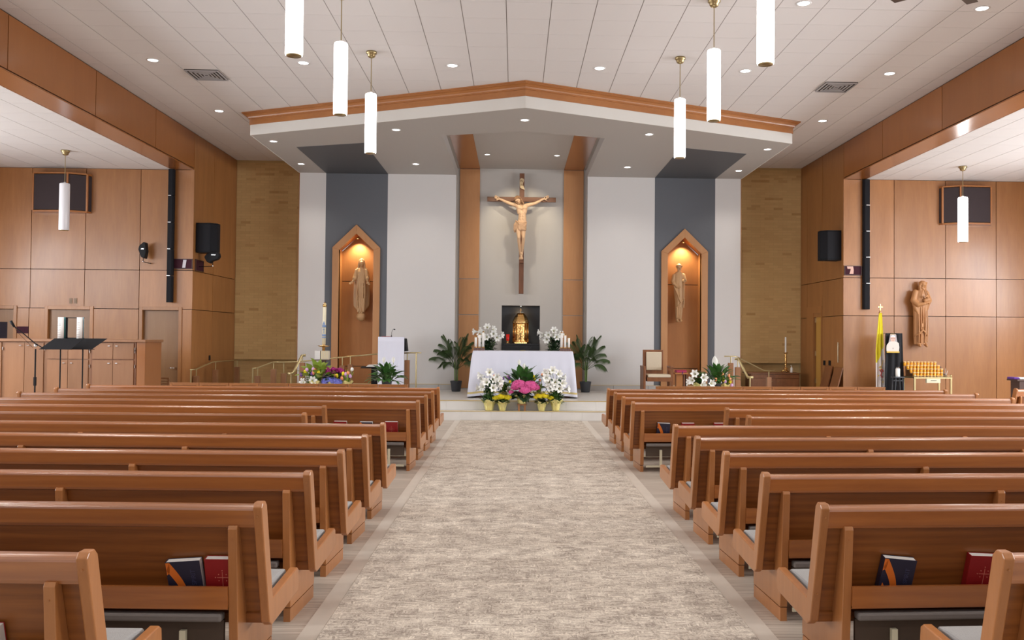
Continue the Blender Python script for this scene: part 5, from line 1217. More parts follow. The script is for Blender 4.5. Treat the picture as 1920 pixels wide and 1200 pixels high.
# long bar on the right side wall and two boards leaning below it
q0, q1 = at(1573.5, 642, 20.0), at(1573, 680, 20.0); tt = (WX-CAMX)/(q0.x-CAMX)
t = thing('door_pull', 'long vertical white door pull on the right side wall near its corner', 'door pull', (WX-0.03, 20.0*tt, CAMH+(q1.z-CAMH)*tt)); hh = (q0.z-q1.z)*tt
MB().tube([(0, 0, 0), (0, 0, hh)], 0.011, 10).build('bar', M_cream, t, smooth=True)
for z in (0.05, hh-0.05): MB().tube([(0, 0, z), (0.03, 0, z)], 0.008, 8).build('standoff', M_chrome, t)
for i, (y0_, l) in enumerate(((21.5, 'farther'), (20.85, 'nearer'))):
    b_ = MB().quadbox([(WX-0.22, y0_, Z2), (WX-0.22, y0_-0.5, Z2), (WX-0.19, y0_-0.5, Z2), (WX-0.19, y0_, Z2), (WX-0.03, y0_, 1.13-0.02*i), (WX-0.03, y0_-0.5, 1.13-0.02*i), (WX-0.005, y0_-0.5, 1.13-0.02*i), (WX-0.005, y0_, 1.13-0.02*i)]).build('leaning_board', M_chairw)
    tag(b_, '%s of two reddish boards leaning on the right side wall below the switches' % l, 'board', 'leaning boards')

# ================================================================== RAILS
def tube_rail(name, pts, r, par): return MB().tube(pts, r, 10).build(name, M_brass, par, smooth=True)
def wood_post(par, p, ztop, zrail, w=0.055, z0_=0.0):
    bx(p.x-w, p.x+w, p.y-w, p.y+w, z0_, ztop).build('post', M_cab, par, bevel=0.004)
    MB().tube([(p.x, p.y, ztop-0.01), (p.x, p.y, zrail)], 0.012, 8).build('stem', M_brass, par)
def rail_set(label, pts, posts, r=0.016, z0_=0.0):
    """pts: (px, py, Y) rail line; posts: (px, py_top, py_rail, Y)"""
    t = thing('handrail', label, 'handrail', (0, 0, 0)); W_ = [at(*p) for p in pts]
    o0 = Vector((W_[0].x, W_[0].y, 0)); t.location = o0; W_ = [w-o0 for w in W_]
    tube_rail('rail', W_, r, t)
    for (px, pt, pr_, Y) in posts:
        a, b_ = at(px, pt, Y)-o0, at(px, pr_, Y)-o0
        if pt > 900: MB().tube([(b_.x, b_.y, z0_), (b_.x, b_.y, b_.z)], 0.016, 8).build('metal_post', M_brass, t)
        else: wood_post(t, a, a.z, b_.z, z0_=z0_)
rail_set('long brass ramp rail on wooden posts along the left side wall', [(357, 693, 20.3), (366, 693, 20.5), (398, 679, 21.0), (412, 677.5, 21.3), (441, 675.5, 22.7), (465, 675, 23.2)],
         [(368, 705, 692, 20.5), (404, 693, 679, 21.2), (444.5, 688, 676, 22.5), (358, 999, 693, 20.3)])
rail_set('thin brass ramp rail with low wooden posts in front of the left brick wall', [(473, 691, 20.1), (482, 690, 20.2), (511, 679, 20.8), (536, 679, 21.0), (558, 678, 21.1), (590, 675.5, 21.2), (640, 670, 21.3), (709, 663.5, 21.5)],
         [(483, 705, 690, 20.2), (513, 692, 679, 20.8), (532, 700, 679, 21.0), (642, 685.5, 670, 21.3), (657, 683, 668.5, 21.3), (474, 999, 691, 20.1)])
rail_set('steep brass stair rail on a metal post left of the paschal candle', [(540, 701, 19.0), (549, 700, 19.0), (566, 667, 20.0), (573, 666, 20.0)], [(546, 999, 702, 19.0), (567, 680, 668, 20.0)], r=0.028)
rail_set('short brass rail on a wooden post and metal post right of the ambo', [(757, 662, 20.4), (771, 661.5, 20.4), (790, 661.5, 20.4)], [(763.5, 675, 662, 20.4), (780.5, 999, 662, 20.4)])
rail_set('brass rail sloping down behind the right lilies to a low post by the cabinet', [(1358, 668, 20.3), (1372, 668, 20.3), (1380, 668.5, 20.3), (1388, 672, 20.5), (1432, 694.5, 21.2), (1447, 695, 21.3), (1453, 694.5, 21.5)], [(1370, 680.5, 668, 20.3), (1441.5, 707, 695, 21.3)], r=0.013)
rail_set('steep brass stair rail on a metal post by the right lilies', [(1378, 673, 20.0), (1385, 673, 20.0), (1402, 707.5, 19.0), (1412, 708, 19.0)], [(1383, 688.5, 673, 20.0), (1406, 999, 708, 19.0)], r=0.028)

# credenza by the right brick wall with candlestick and bottle
YK = 22.6; a, b_ = at(1408, 697, YK), at(1499, 699, YK)
cz = thing('credenza', 'low brown wooden cabinet against the right brick wall', 'cabinet', ((a.x+b_.x)/2, YK, Z2)); w = (b_.x-a.x)/2; h = a.z-Z2-0.02
bx(-w, w, 0, 0.55, 0, h-0.03).build('body', M_chairw, cz); bx(-w-0.08, w+0.02, -0.03, 0.57, h-0.03, h).build('top', M_chairw, cz, bevel=0.004)
for k in range(2):
    x0_ = -w+0.03+k*w; d = bx(x0_, x0_+w-0.05, -0.012, 0.0, 0.04, h-0.16).build('door', M_chairw, cz, bevel=0.003); MB().ball((x0_+(w-0.12 if k == 0 else 0.06), -0.02, h*0.55), 0.012).build('knob', M_abrass, d)
bx(-w+0.03, w-0.02, -0.012, 0.0, h-0.14, h-0.05).build('drawer', M_chairw, cz, bevel=0.003)
p = at(1473, 696, YK+0.2); zt = at(1473, 632, YK+0.2).z; zz = Z2+h; s_ = zt-zz
cs = thing('candlestick', 'ornate brass candlestick with a white candle on the low cabinet', 'candlestick', (p.x, YK+0.2, zz))
MB().lathe([(0.05, 0.04), (0.03, 0.06), (0.05, 0.09), (0.05, 0.11), (0.02, 0.14), (0.018, 0.17), (0.034, 0.20), (0.022, 0.22), (0.028, 0.24), (0.028, 0.42), (0.02, 0.44), (0.032, 0.47), (0.02, 0.49), (0.055, 0.51), (0.06, 0.52), (0.02, 0.525)], seg=16).build('stem', M_gold, cs, smooth=True)
for k in range(3):
    a_ = k*2*PI/3+0.5; MB().tube([(0.03*math.cos(a_), 0.03*math.sin(a_), 0.06), (0.08*math.cos(a_), 0.08*math.sin(a_), 0.035), (0.10*math.cos(a_), 0.10*math.sin(a_), 0.012)], [0.018, 0.014, 0.018], 8).build('foot', M_gold, cs, smooth=True)
MB().tube([(0, 0, 0.52), (0, 0, s_)], 0.022, 12).build('candle', M_wax, cs)
p = at(1483.5, 690, YK+0.15); bt = thing('pump_bottle', 'small white pump bottle beside the candlestick', 'bottle', (p.x, YK+0.12, zz))
MB().lathe([(0.032, 0), (0.034, 0.01), (0.034, 0.11), (0.02, 0.135), (0.010, 0.14), (0.010, 0.16)], seg=14).build('bottle_body', M_wax, bt, smooth=True); MB().tube([(0, 0, 0.155), (0, 0, 0.185), (-0.03, 0, 0.18)], 0.006, 8).build('pump', M_wax, bt)

# ================================================================== LEFT AISLE: choir cabinets, stands
YCB = 17.6
cab_x = [at(x, 640, YCB).x for x in (-60, 7, 86, 170, 255)]; ztop = at(200, 636.5, YCB).z; zmid = at(200, 674.5, YCB).z
for k in range(4):
    xa, xb = cab_x[k], cab_x[k+1]; lab = ['farthest left choir cabinet, mostly outside the picture', 'tall maple choir cabinet with full-height doors behind the microphone stand', 'maple choir cabinet with stacked doors behind the music stands', 'maple choir cabinet with four doors, right end of the row'][k]
    t = thing('choir_cabinet', lab, 'cabinet', (xa, YCB, 0))
    w = xb-xa
    MB().box(0.0, w, 0.02, 0.8, 0.0, ztop-0.05).build('body', M_chairw if k == 3 else M_cab, t)
    rows = ((0.08, zmid-0.01), (zmid+0.012, ztop-0.07)) if k >= 2 else ((0.08, ztop-0.07),)
    for (z0_, z1_) in rows:
        for j in range(2):
            x0_ = 0.035 + j*(w-0.07)/2; x1_ = x0_+(w-0.07)/2-0.008
            d = bx(x0_, x1_, 0.0, 0.02, z0_, z1_).build('door', M_cab, t, bevel=0.002)
            kx = x1_-0.07 if j == 0 else x0_+0.07
            MB().tube([(kx-0.022, -0.012, z1_-0.06), (kx+0.022, -0.012, z1_-0.06)], 0.009, 8).build('handle', M_chrome, d)
        for z in (z0_+0.12, z1_-0.15): bx(w-0.022, w-0.010, -0.006, 0.02, z, z+0.06).build('hinge', M_chrome, t)
ct = bx(cab_x[0], cab_x[4]+0.20, YCB-0.04, YCB+0.85, ztop-0.05, ztop).build('countertop', M_cab, None, bevel=0.004); tag(ct, 'long maple countertop running over the choir cabinets', 'countertop')
t = tag(bx(cab_x[4]+0.02, cab_x[4]+0.18, YCB+0.0, YCB+0.80, 0, ztop-0.052).build('end_panel_cabinet', M_beam), 'dark wooden end panel closing the cabinet row beside the right door', 'cabinet panel')
def music_stand(px, Y, w_px, label, lean, yb=632, par=None):
    x0_, x1_ = w_px; a, b_ = at(x0_, 686, Y) if False else at(px-37, 655, Y), at(px+33, 655, Y)
    t = thing('music_stand', label, 'music stand', (at(px, 700, Y).x, Y, 0)); zt_ = at(px, 634.5, Y).z; zb_ = at(px, 654, Y).z; W2 = (b_.x-a.x)/2
    zb_ -= 0
    MB().quadbox([(-W2*1.0, -0.05, zb_), (W2*0.70, -0.05, zb_), (W2*0.70, -0.035, zb_), (-W2*1.0, -0.035, zb_), (-W2*0.62, 0.20, zt_), (W2*1.0, 0.20, zt_), (W2*1.0, 0.215, zt_), (-W2*0.62, 0.215, zt_)]).build('desk', M_black, t, bevel=0.003) if lean > 0 else \
    MB().quadbox([(-W2*0.85, -0.05, zb_), (W2*0.6, -0.05, zb_), (W2*0.6, -0.035, zb_), (-W2*0.85, -0.035, zb_), (-W2*0.5, 0.20, zt_+0.0), (W2*1.05, 0.20, zt_), (W2*1.05, 0.215, zt_), (-W2*0.5, 0.215, zt_)]).build('desk', M_black, t, bevel=0.003)
    bx(-W2*0.95, W2*0.7, -0.11, -0.03, zb_-0.012, zb_).build('lip', M_black, t)
    MB().tube([(0, 0.02, 0.3), (0, 0.02, zb_+0.04)], 0.012, 8).build('pole', M_black, t); MB().tube([(0, 0.02, 0.12), (0, 0.02, 0.75)], 0.017, 8).build('sleeve', M_black, t)
    for k in range(3):
        a_ = k*2*PI/3+0.3; MB().tube([(0, 0.02, 0.32), (0.28*math.cos(a_), 0.02+0.28*math.sin(a_), 0.01)], 0.009, 6).build('leg', M_black, t)
YM = 15.9
music_stand(111.5, YM, (82, 140), 'black music stand with slanted desk, left of the two before the choir cabinets', 1)
music_stand(153.5, YM+0.25, (125, 182), 'black music stand with slanted desk, right of the two before the choir cabinets', -1)
p = at(66.5, 665, YM-0.3); ms = thing('microphone_stand', 'black microphone stand with a long boom reaching up to the left', 'microphone stand', (p.x, YM-0.3, 0))
MB().tube([(0, 0, 0.05), (0, 0, p.z+0.10)], 0.013, 10).build('pole', M_black, ms); MB().lathe([(0.15, 0), (0.15, 0.015), (0.02, 0.03)], seg=20).build('base', M_black, ms, smooth=True); bx(-0.018, 0.018, -0.018, 0.018, 0.85, 1.0).build('clutch', M_black, ms)
MB().ball((0, 0, at(67, 648, YM-0.3).z), 0.03, 12, 8).build('boom_joint', M_chrome, ms, smooth=True)
P3 = lambda x, y, dy=0.0: tuple(at(x, y, YM-0.3+dy)-ms.location)
MB().tube([P3(81, 653), P3(66, 644, -.02), P3(42, 624, -.05), P3(25, 611, -.08)], 0.009, 8).build('boom', M_black, ms); MB().tube([P3(27, 613, -.08), P3(20, 602, -.09)], [0.018, 0.024], 10).build('microphone', M_black, ms, smooth=True)
MB().tube([P3(28, 614, -.08), P3(32, 622, -.05), P3(45, 635, -.03), P3(62, 652, 0)], 0.003, 6).build('cable', M_black, ms)
# two curled song booklets held upright on a black frame on the counter
YB = YCB+0.25
a, b_, c_, d_ = at(109.5, 631, YB), at(122, 595, YB), at(145, 631, YB), at(157, 595, YB)
fr = thing('booklet_rack', 'thin black wire rack standing on the choir countertop', 'rack', ((a.x+d_.x)/2, YB, ztop))
hw = (d_.x-a.x)/2; hh = b_.z-ztop+0.0
MB().box(-hw, hw, 0.03, 0.045, 0, 0.03).box(-hw, hw, 0.03, 0.042, hh-0.015, hh).box(-0.135, -0.085, 0.03, 0.042, 0, hh).box(-hw, hw, -0.06, 0.045, -0.0, 0.012).build('frame', M_black, fr)
for (u0, u1, l, cm) in ((a.x, b_.x, 'left', (0.10, 0.35, 0.36)), (c_.x, d_.x, 'right', (0.30, 0.45, 0.50))):
    w = u1-u0; t = thing('song_booklet', 'white open song booklet curled at its edges, %s one on the countertop rack' % l, 'booklet', ((u0+u1)/2, YB-0.01, ztop+0.013), 0, 'song booklets')
    MB().grid(lambda i, j: ((i-0.5)*w, -0.02-0.03*math.sin(PI*min(1, i*0.9)), j*(hh-0.01)), 10, 1).build('page', M_paper, t, smooth=True, solid=0.003)
    MB().grid(lambda i, j: ((i-0.5)*w+w*0.25 if False else (w*0.42+i*w*0.22), 0.0-0.01*i, j*(hh-0.01)), 3, 1).build('cover', mat('teal_cover_'+l, cm, 0.5), t, smooth=True, solid=0.004)
    ml = MB()
    for k in range(9): ml.box(-w*0.36, w*0.10, -0.054, -0.051, 0.04+k*0.035, 0.047+k*0.035)
    ml.build('printed_lines', mat('print_grey', (0.35, 0.30, 0.28), 0.7), t)
# slatted chair back glimpsed behind the front screen
p0_, p1_ = at(289, 708, 19.0), at(316.5, 722, 19.0); w = p1_.x-p0_.x
t = thing('slatted_chair', 'light wooden slatted chair back peeping over the left pews', 'chair', (p0_.x, 19.0, 0)); zt = p0_.z
for x in (0, w-0.03): bx(x, x+0.03, 0, 0.03, 0, zt).build('leg', M_cab, t)
for k in range(4): bx(0.03, w-0.03, 0.005, 0.02, zt-0.03-k*0.055, zt-k*0.055-(0.0 if k == 0 else 0.012)).build('slat', M_cab, t)
bx(0, w, -0.38, 0.02, 0.42, 0.45).build('seat', M_cab, t)
for x in (0, w-0.03): bx(x, x+0.03, -0.36, -0.33, 0, 0.42).build('leg', M_cab, t)

# ================================================================== RIGHT AISLE
YV = 19.9
p0_ = at(1651, 570, YV); pc_ = at(1651, 586, YV)
fg = thing('flag_on_pole', 'yellow and white papal flag hanging from a pole topped by a gold cross', 'flag', (pc_.x-0.01, YV, 0))
MB().tube([(0, 0, 0.02), (0, 0, pc_.z)], 0.014, 10).build('pole', M_brass, fg, smooth=True); MB().lathe([(0.14, 0), (0.14, 0.03), (0.03, 0.06)], seg=20).build('base', M_brass, fg, smooth=True)
MB().lathe([(0.03, pc_.z-0.02), (0.035, pc_.z), (0.015, pc_.z+0.02), (0.022, pc_.z+0.04), (0.01, pc_.z+0.055)], seg=14).build('finial', M_gold, fg, smooth=True)
MB().box(-0.014, 0.014, -0.012, 0.012, pc_.z+0.05, p0_.z).box(-0.058, 0.058, -0.012, 0.012, p0_.z-0.085, p0_.z-0.055).build('cross', M_gold, fg, bevel=0.003)
ztp, zbt = at(1651, 587, YV).z, at(1651, 742, YV).z
def flagpt(a_, z):
    f = (ztp-z)/(ztp-zbt); xl = -0.035-0.085*min(1, f*2.2)**0.8; xr = 0.03+0.06*min(1, f*1.6); x = xl+(xr-xl)*a_
    return (x, -0.03-0.03*math.sin(a_*PI*4.2+0.8*f)*(0.3+f), z)
m = MB(); nu, nv = 36, 60
m.grid(lambda a_, b2: flagpt(a_, ztp-(ztp-zbt)*b2), nu, nv)
fo = m.build('cloth', M_flagy, fg, smooth=True); fo.data.materials.append(M_flagw)
k = 0
for i in range(nu):
    for j in range(nv):
        f = (j+0.5)/nv; a_ = (i+0.5)/nu
        if f > 0.60 - 0.20*max(0, (a_-0.25)/0.75): fo.data.polygons[k].material_index = 1
        k += 1
M_emr = mat('emblem_red', (0.45, 0.03, 0.04), 0.6); M_emg = mat('emblem_gold', (0.65, 0.42, 0.06), 0.6); M_emk = mat('emblem_grey', (0.30, 0.28, 0.27), 0.6)
def ept(px, py): q = at(px, py, YV-0.07)-fg.location; return (q.x, -0.072, q.z)
em = MB(); em.tube([ept(1649, 693), ept(1653, 699), ept(1651, 704), ept(1655, 708)], 0.012, 6); em.tube([ept(1653, 692), ept(1656, 697)], 0.014, 6); em.build('red_cord', M_emr, fg)
em = MB(); em.tube([ept(1648, 690), ept(1650, 687), ept(1653, 691), ept(1649, 694)], 0.011, 6); em.tube([ept(1656, 675), ept(1654, 684), ept(1651, 689)], 0.006, 6); em.tube([ept(1646, 706), ept(1648, 703)], 0.012, 6); em.tube([ept(1655.5, 714), ept(1655.5, 718)], 0.009, 6); em.build('gold_key', M_emg, fg)
em = MB()
for (x, y, r) in ((1652, 710, 3), (1655, 712, 2.2), (1653.5, 706, 2)):
    em.tube([ept(x+r*math.cos(t_), y+r*math.sin(t_)) for t_ in [i*PI/5 for i in range(11)]], 0.003, 5)
em.build('silver_key', M_emk, fg)
# draped easel and portrait
YE = 19.75; a, b_ = at(1660, 625, YE), at(1689, 625, YE)
es = thing('draped_easel', 'easel covered in black cloth standing against the right aisle wall', 'easel', ((a.x+b_.x)/2, YE, 0)); w = (b_.x-a.x)/2; zt = a.z
m = MB()
def drp(u_, v_):
    sp = 1.12+0.22*v_; fl = 0.015+0.035*v_; th = (u_-0.5)*2; x = th*w*sp*(1.0 if v_ < 0.75 else 1.0-0.5*(v_-0.75)); return (x, -0.04-0.10*(1-th*th)*0.6*v_+fl*math.sin(th*9+v_*2), zt-(zt-0.06)*v_)
m.grid(drp, 30, 24); m.grid(lambda u_, v_: (drp(u_, 0)[0], drp(u_, 0)[1]+0.12*v_, zt), 30, 2); m.build('drape', M_blackcloth, es, smooth=True, solid=0.01)
for x in (-0.16, 0.16): MB().tube([(x, 0.04, 0.0), (x*0.6, 0.1, zt-0.05)], 0.015, 8).build('leg', M_darkwood, es)
MB().tube([(0, 0.38, 0.0), (0, 0.1, zt-0.1)], 0.015, 8).build('leg', M_darkwood, es)
a, b_ = at(1662.5, 626, YE-0.14), at(1687, 661.5, YE-0.14)
pt = thing('portrait', 'portrait of an elderly person in white robes with glasses, on the black easel', 'portrait', ((a.x+b_.x)/2-0.005, YE-0.125, b_.z)); w = (b_.x-a.x)/2; h = a.z-b_.z
bx(-w*0.93, w*1.0, -0.012, 0.0, 0, 0.03).build('gold_edge', M_emg, pt); bx(-w*0.35, w*0.35, -0.008, 0.0, h-0.04, h).build('gold_edge', M_emg, pt)
MB().prism([(-w*0.9, 0.03), (w*0.9, 0.03), (w*0.5, h-0.01), (-w*0.4, h-0.01)], 'Y', -0.010, 0.0).build('print_ground', mat('print_ground', (0.36, 0.32, 0.33), 0.5), pt)
MB().prism([(-w*0.98, 0.035), (w*0.92, 0.035), (w*0.98, 0.12), (w*0.88, 0.22), (w*0.55, h*0.58), (w*0.2, h*0.62), (-w*0.15, h*0.62), (-w*0.6, h*0.57), (-w*0.95, h*0.40), (-w*1.0, h*0.25)], 'Y', -0.014, -0.010).build('white_robe', mat('print_robe', (0.62, 0.57, 0.52), 0.5), pt)
m = MB(); 
for i in range(20): t0, t1 = 2*PI*i/20, 2*PI*(i+1)/20; m.quad((0, -0.0145, h*0.74), (w*0.40*math.cos(t0), -0.0145, h*0.74+h*0.15*math.sin(t0)), (w*0.40*math.cos(t1), -0.0145, h*0.74+h*0.15*math.sin(t1)), (0, -0.0145, h*0.74))
m.build('face', M_skinp, pt)
m = MB()
for i in range(12): t0, t1 = PI*i/12, PI*(i+1)/12; m.quad((0, -0.015, h*0.84), (w*0.38*math.cos(t0), -0.015, h*0.82+h*0.12*math.sin(t0)), (w*0.38*math.cos(t1), -0.015, h*0.82+h*0.12*math.sin(t1)), (0, -0.015, h*0.84))
m.build('white_cap', mat('print_cap', (0.66, 0.62, 0.64), 0.5), pt)
MB().box(-w*0.32, -w*0.04, -0.0158, -0.0152, h*0.74, h*0.765).box(w*0.04, w*0.32, -0.0158, -0.0152, h*0.74, h*0.765).box(-w*0.12, w*0.12, -0.0158, -0.0152, h*0.655, h*0.665).build('glasses_and_mouth', mat('print_dark', (0.20, 0.10, 0.10), 0.5), pt)
MB().box(-0.004, 0.004, -0.0158, -0.0152, h*0.18, h*0.27).box(-0.012, 0.012, -0.0158, -0.0152, h*0.225, h*0.24).build('printed_cross', mat('print_dark', (0.20, 0.10, 0.10), 0.5), pt)
# small stool and white lantern candle
p = at(1681.5, 706, YE-0.55); so = thing('black_stool', 'slim black stool in front of the draped easel', 'stool', (p.x, YE-0.6, 0)); zs_ = p.z
bx(-0.11, 0.11, -0.11, 0.11, zs_-0.025, zs_).build('seat', M_pot, so, bevel=0.004); 
for sx in (-1, 1):
    for sy in (-1, 1): MB().tube([(sx*0.075, sy*0.075, zs_-0.03), (sx*0.13, sy*0.11, 0.0)], 0.011, 6).build('leg', M_pot, so)
bx(-0.10, 0.10, -0.012, 0.012, zs_-0.10, zs_-0.08).build('stretcher', M_pot, so)
lc = thing('glass_candle', 'white jar candle with a dark cap on the slim black stool', 'candle', (p.x, YE-0.6, zs_)); hh = at(1681.5, 686, YE-0.6).z-zs_
MB().lathe([(0.045, 0), (0.047, 0.01), (0.047, hh*0.72), (0.03, hh*0.80)], seg=18).build('jar', M_wax, lc, smooth=True); MB().lathe([(0.036, hh*0.78), (0.036, hh*0.93), (0.02, hh)], seg=16).build('cap', M_black, lc, smooth=True); MB().lathe([(0.038, hh*0.84), (0.038, hh*0.88)], seg=16).build('band', M_chrome, lc)
# votive stand
YW = 19.2; fl_, fr_ = at(1715, 708, YW), at(1783, 708, YW); w = fr_.x-fl_.x
vs = thing('votive_stand', 'brass votive stand with stepped glass candles against the right aisle wall', 'stand', (fl_.x, YW, 0)); zt = fl_.z
for x in (0, w):
    for y in (0, 0.55): bx(x-0.018, x+0.018, y-0.018, y+0.018, 0, zt).build('leg', M_brass, vs)
MB().box(-0.02, w+0.02, -0.02, 0.02, zt-0.02, zt+0.012).box(-0.02, w+0.02, 0.53, 0.57, zt-0.02, zt+0.012).box(-0.02, 0.02, 0, 0.55, zt-0.02, zt+0.012).box(w-0.02, w+0.02, 0, 0.55, zt-0.02, zt+0.012).box(-0.02, w+0.02, -0.02, 0.0, zt+0.035, zt+0.045).build('top_frame', M_brass, vs)
bx(0, w, 0.0, 0.55, zt-0.01, zt).build('tray', mat('bronze_tray', (0.10, 0.045, 0.02), 0.4), vs)
for x in (0, w): MB().lathe([(0.012, zt), (0.02, zt+0.03), (0.024, zt+0.05), (0.012, zt+0.07)], (x, 0, 0), 10).build('knob', M_brass, vs, smooth=True)
cb = bx(w*0.31, w*0.69, -0.04, 0.03, zt-0.115, zt-0.022).build('coin_box', M_cream, vs, bevel=0.004); bx(w*0.42, w*0.58, -0.043, -0.04, zt-0.068, zt-0.058).build('slot', M_joint, cb)
for k in range(4):
    bx(0.02, w-0.02, 0.04+k*0.12, 0.15+k*0.12, zt+0.0, zt+0.015+k*0.075).build('step', mat('bronze_tray', (0.10, 0.045, 0.02), 0.4), vs)
vp = None; rowlab = ['front', 'second', 'third', 'back']
for r in range(4):
    for c in range(10):
        x = 0.035 + c*(w-0.10)/9.3 - r*0.018; loc = (fl_.x+x, YW+0.095+r*0.12, zt+0.016+r*0.075)
        if r == 0 and c == 9: continue
        if vp is None:
            vp = thing('votive_candle', '', 'votive candle', loc)
            MB().lathe([(0.024, 0.008), (0.029, 0.02), (0.031, 0.075), (0.029, 0.076), (0.005, 0.070)], seg=12).build('amber_glass', M_amber, vp, smooth=True)
            MB().lathe([(0.032, 0.0755), (0.034, 0.105), (0.031, 0.105), (0.029, 0.0755)], seg=12).build('clear_rim', M_ambert, vp, smooth=True)
            MB().lathe([(0.026, 0), (0.026, 0.008)], seg=12).build('base_ring', M_ambert, vp); v = vp
        else: v = copy_tree(vp)
        v.location = loc
        lit = (r, c) in ((3, 7), (2, 6))
        v['group'] = 'votive candles on the stand'
        if lit:
            MB().ball((0, 0, 0.088), (0.009, 0.009, 0.016)).build('flame', M_flame, v); v['label'] = 'lit amber votive glass, %s from the left in the %s row of the brass stand' % (ORD[c], rowlab[r])
        else: v['label'] = 'unlit amber votive glass, %s from the left in the %s row of the stand' % (ORD[c], rowlab[r])
for x in (w-0.04, w+0.0): pass
tp = thing('taper_holder', 'thin lighting tapers in a small holder at the right end of the votive stand', 'tapers', (fl_.x+w-0.07, YW+0.10, zt+0.016))
MB().lathe([(0.03, 0), (0.03, 0.05)], seg=12).build('cup', mat('bronze_tray', (0.10, 0.045, 0.02), 0.4), tp); MB().tube([(0, 0, 0.03), (0.0, 0, 0.19)], 0.003, 6).build('taper', M_wax, tp); MB().tube([(0.01, 0, 0.03), (0.05, 0, 0.14)], 0.003, 6).build('taper', M_wax, tp)
# dark table with purple and white cloth at the right edge
YD = 16.2; a, b_ = at(1888, 710, YD+0.35), at(1980, 712, YD)
dt = thing('dark_table', 'dark wooden table cut off by the right edge of the picture', 'table', ((a.x+b_.x)/2, YD, 0)); w = (b_.x-a.x)/2
bx(-w, w, 0, 0.36, a.z-0.03, a.z).build('table_top', M_darkwood, dt, bevel=0.004); bx(-w+0.06, w-0.06, 0.03, 0.33, 0, a.z-0.03).build('body', M_darkwood, dt)
a2, b2 = at(1899, 708, YD+.1), at(1909.5, 708, YD+.1); tag(bx(a2.x, b2.x, YD+0.06, YD+0.3, a.z, a.z+0.04).build('purple_cloth', M_purplec, None, bevel=0.012, seg=3), 'folded purple cloth on the dark table', 'cloth')
tag(bx(b2.x+0.005, b2.x+0.32, YD+0.06, YD+0.3, a.z, a.z+0.035).build('white_cloth', M_paper, None, bevel=0.012, seg=3), 'folded white cloth beside the purple one', 'cloth')
# end of a side-aisle pew at the right edge
p = at(1917, 748, 13.6); sp_ = copy_tree(protos[(1, round(7.25-2.385, 2))]); sp_.location = (at(1904, 730, 13.4).x+0.0, 13.4, 0.06); sp_.rotation_euler = (0, 0, 0.12); sp_.scale = (0.6, 1, 1.05)
tag(sp_, 'light side-aisle pew end at the right edge before the dark table', 'pew')
bx(0.0, 2.8, -0.02, 0.62, -0.06, 0.0).build('kick_board', M_pewy, sp_)
sp_.location.z = 0.06
# ================================================================== PLANTS AND FLOWERS
def leaf_mesh(L, w, droop=0.3, fold=0.15, n=6, base=0.0, name='leaf', m=None, tip=1.0):
    """blade starting at the origin, running along +X and up, arching over"""
    mb = MB(); c = []
    for i in range(n+1):
        t = i/n; x = L*t*(1-0.12*droop*t); z = L*(0.28*t - droop*t*t)
        ww = w*math.sin(PI*min(1, (t+base)/(1+base))**0.85)**0.9*0.5 if t < 1 else 0.0
        c.append((x, ww, z))
    for (x, ww, z) in c: mb.v += [(x, -ww, z+fold*ww), (x, 0, z), (x, ww, z+fold*ww)]
    for i in range(n):
        a = i*3; mb.f += [(a, a+3, a+4, a+1), (a+1, a+4, a+5, a+2)]
    return mb.mesh(name, m, True)
def rot_to(az, el, roll=0.0): return (Matrix.Rotation(az, 4, 'Z') @ Matrix.Rotation(-el, 4, 'Y') @ Matrix.Rotation(roll, 4, 'X')).to_euler()
LM = {}
def leaves(par, n, L, w, z0_, spread, el0, el1, m, droop=0.3, name='leaf', rad=0.02, stalk=0.0, azr=None, seed=1):
    """single leaves as parts"""
    rnd = random.Random(seed)
    key = (round(L, 3), round(w, 3), m.name, droop)
    if key not in LM: LM[key] = [leaf_mesh(L*s, w*(0.9+0.1*s), droop*d, 0.2, 6, 0, name, m) for s, d in ((1, 1), (.85, .7), (.75, 1.3))]
    for i in range(n):
        f = (i+0.5)/n; az = (azr[0]+(azr[1]-azr[0])*rnd.random()) if azr else i*2.4+rnd.uniform(-.3, .3)
        el = el0+(el1-el0)*f+rnd.uniform(-.1, .1)
        me = rnd.choice(LM[key]); r = rad+stalk*math.cos(el)*rnd.uniform(.6, 1); z = z0_+spread*f+stalk*math.sin(el)*rnd.uniform(.7, 1)
        o = inst(me, name, par, (r*math.cos(az), r*math.sin(az), z), rot_to(az, el, rnd.uniform(-.4, .4)))
def foliage(par, n, L, w, m, zr, rr, el=(0.2, 1.2), name='foliage', seed=3, droop=0.3):
    """small narrow leaves joined in one part"""
    rnd = random.Random(seed); mb = MB()
    for i in range(n):
        az = rnd.random()*2*PI; e = rnd.uniform(*el); r = rnd.uniform(*rr); z = rnd.uniform(*zr); s = rnd.uniform(.7, 1.15)
        R = Matrix.Rotation(az, 4, 'Z') @ Matrix.Rotation(-e, 4, 'Y') @ Matrix.Rotation(rnd.uniform(-.6, .6), 4, 'X'); n0 = len(mb.v); az2 = rnd.random()*2*PI
        for t, ww in ((0, .3), (.35, 1), (.7, .75), (1, 0.03)):
            for sx in (-1, 1):
                p = R @ Vector((L*s*t, sx*w*ww*.5, -droop*L*s*t*t)); mb.v.append((p.x+r*math.cos(az2), p.y+r*math.sin(az2), p.z+z))
        for k in range(3): a = n0+k*2; mb.f.append((a, a+2, a+3, a+1))
    o = mb.build(name, m, par, smooth=True); o['kind'] = 'stuff'; return o
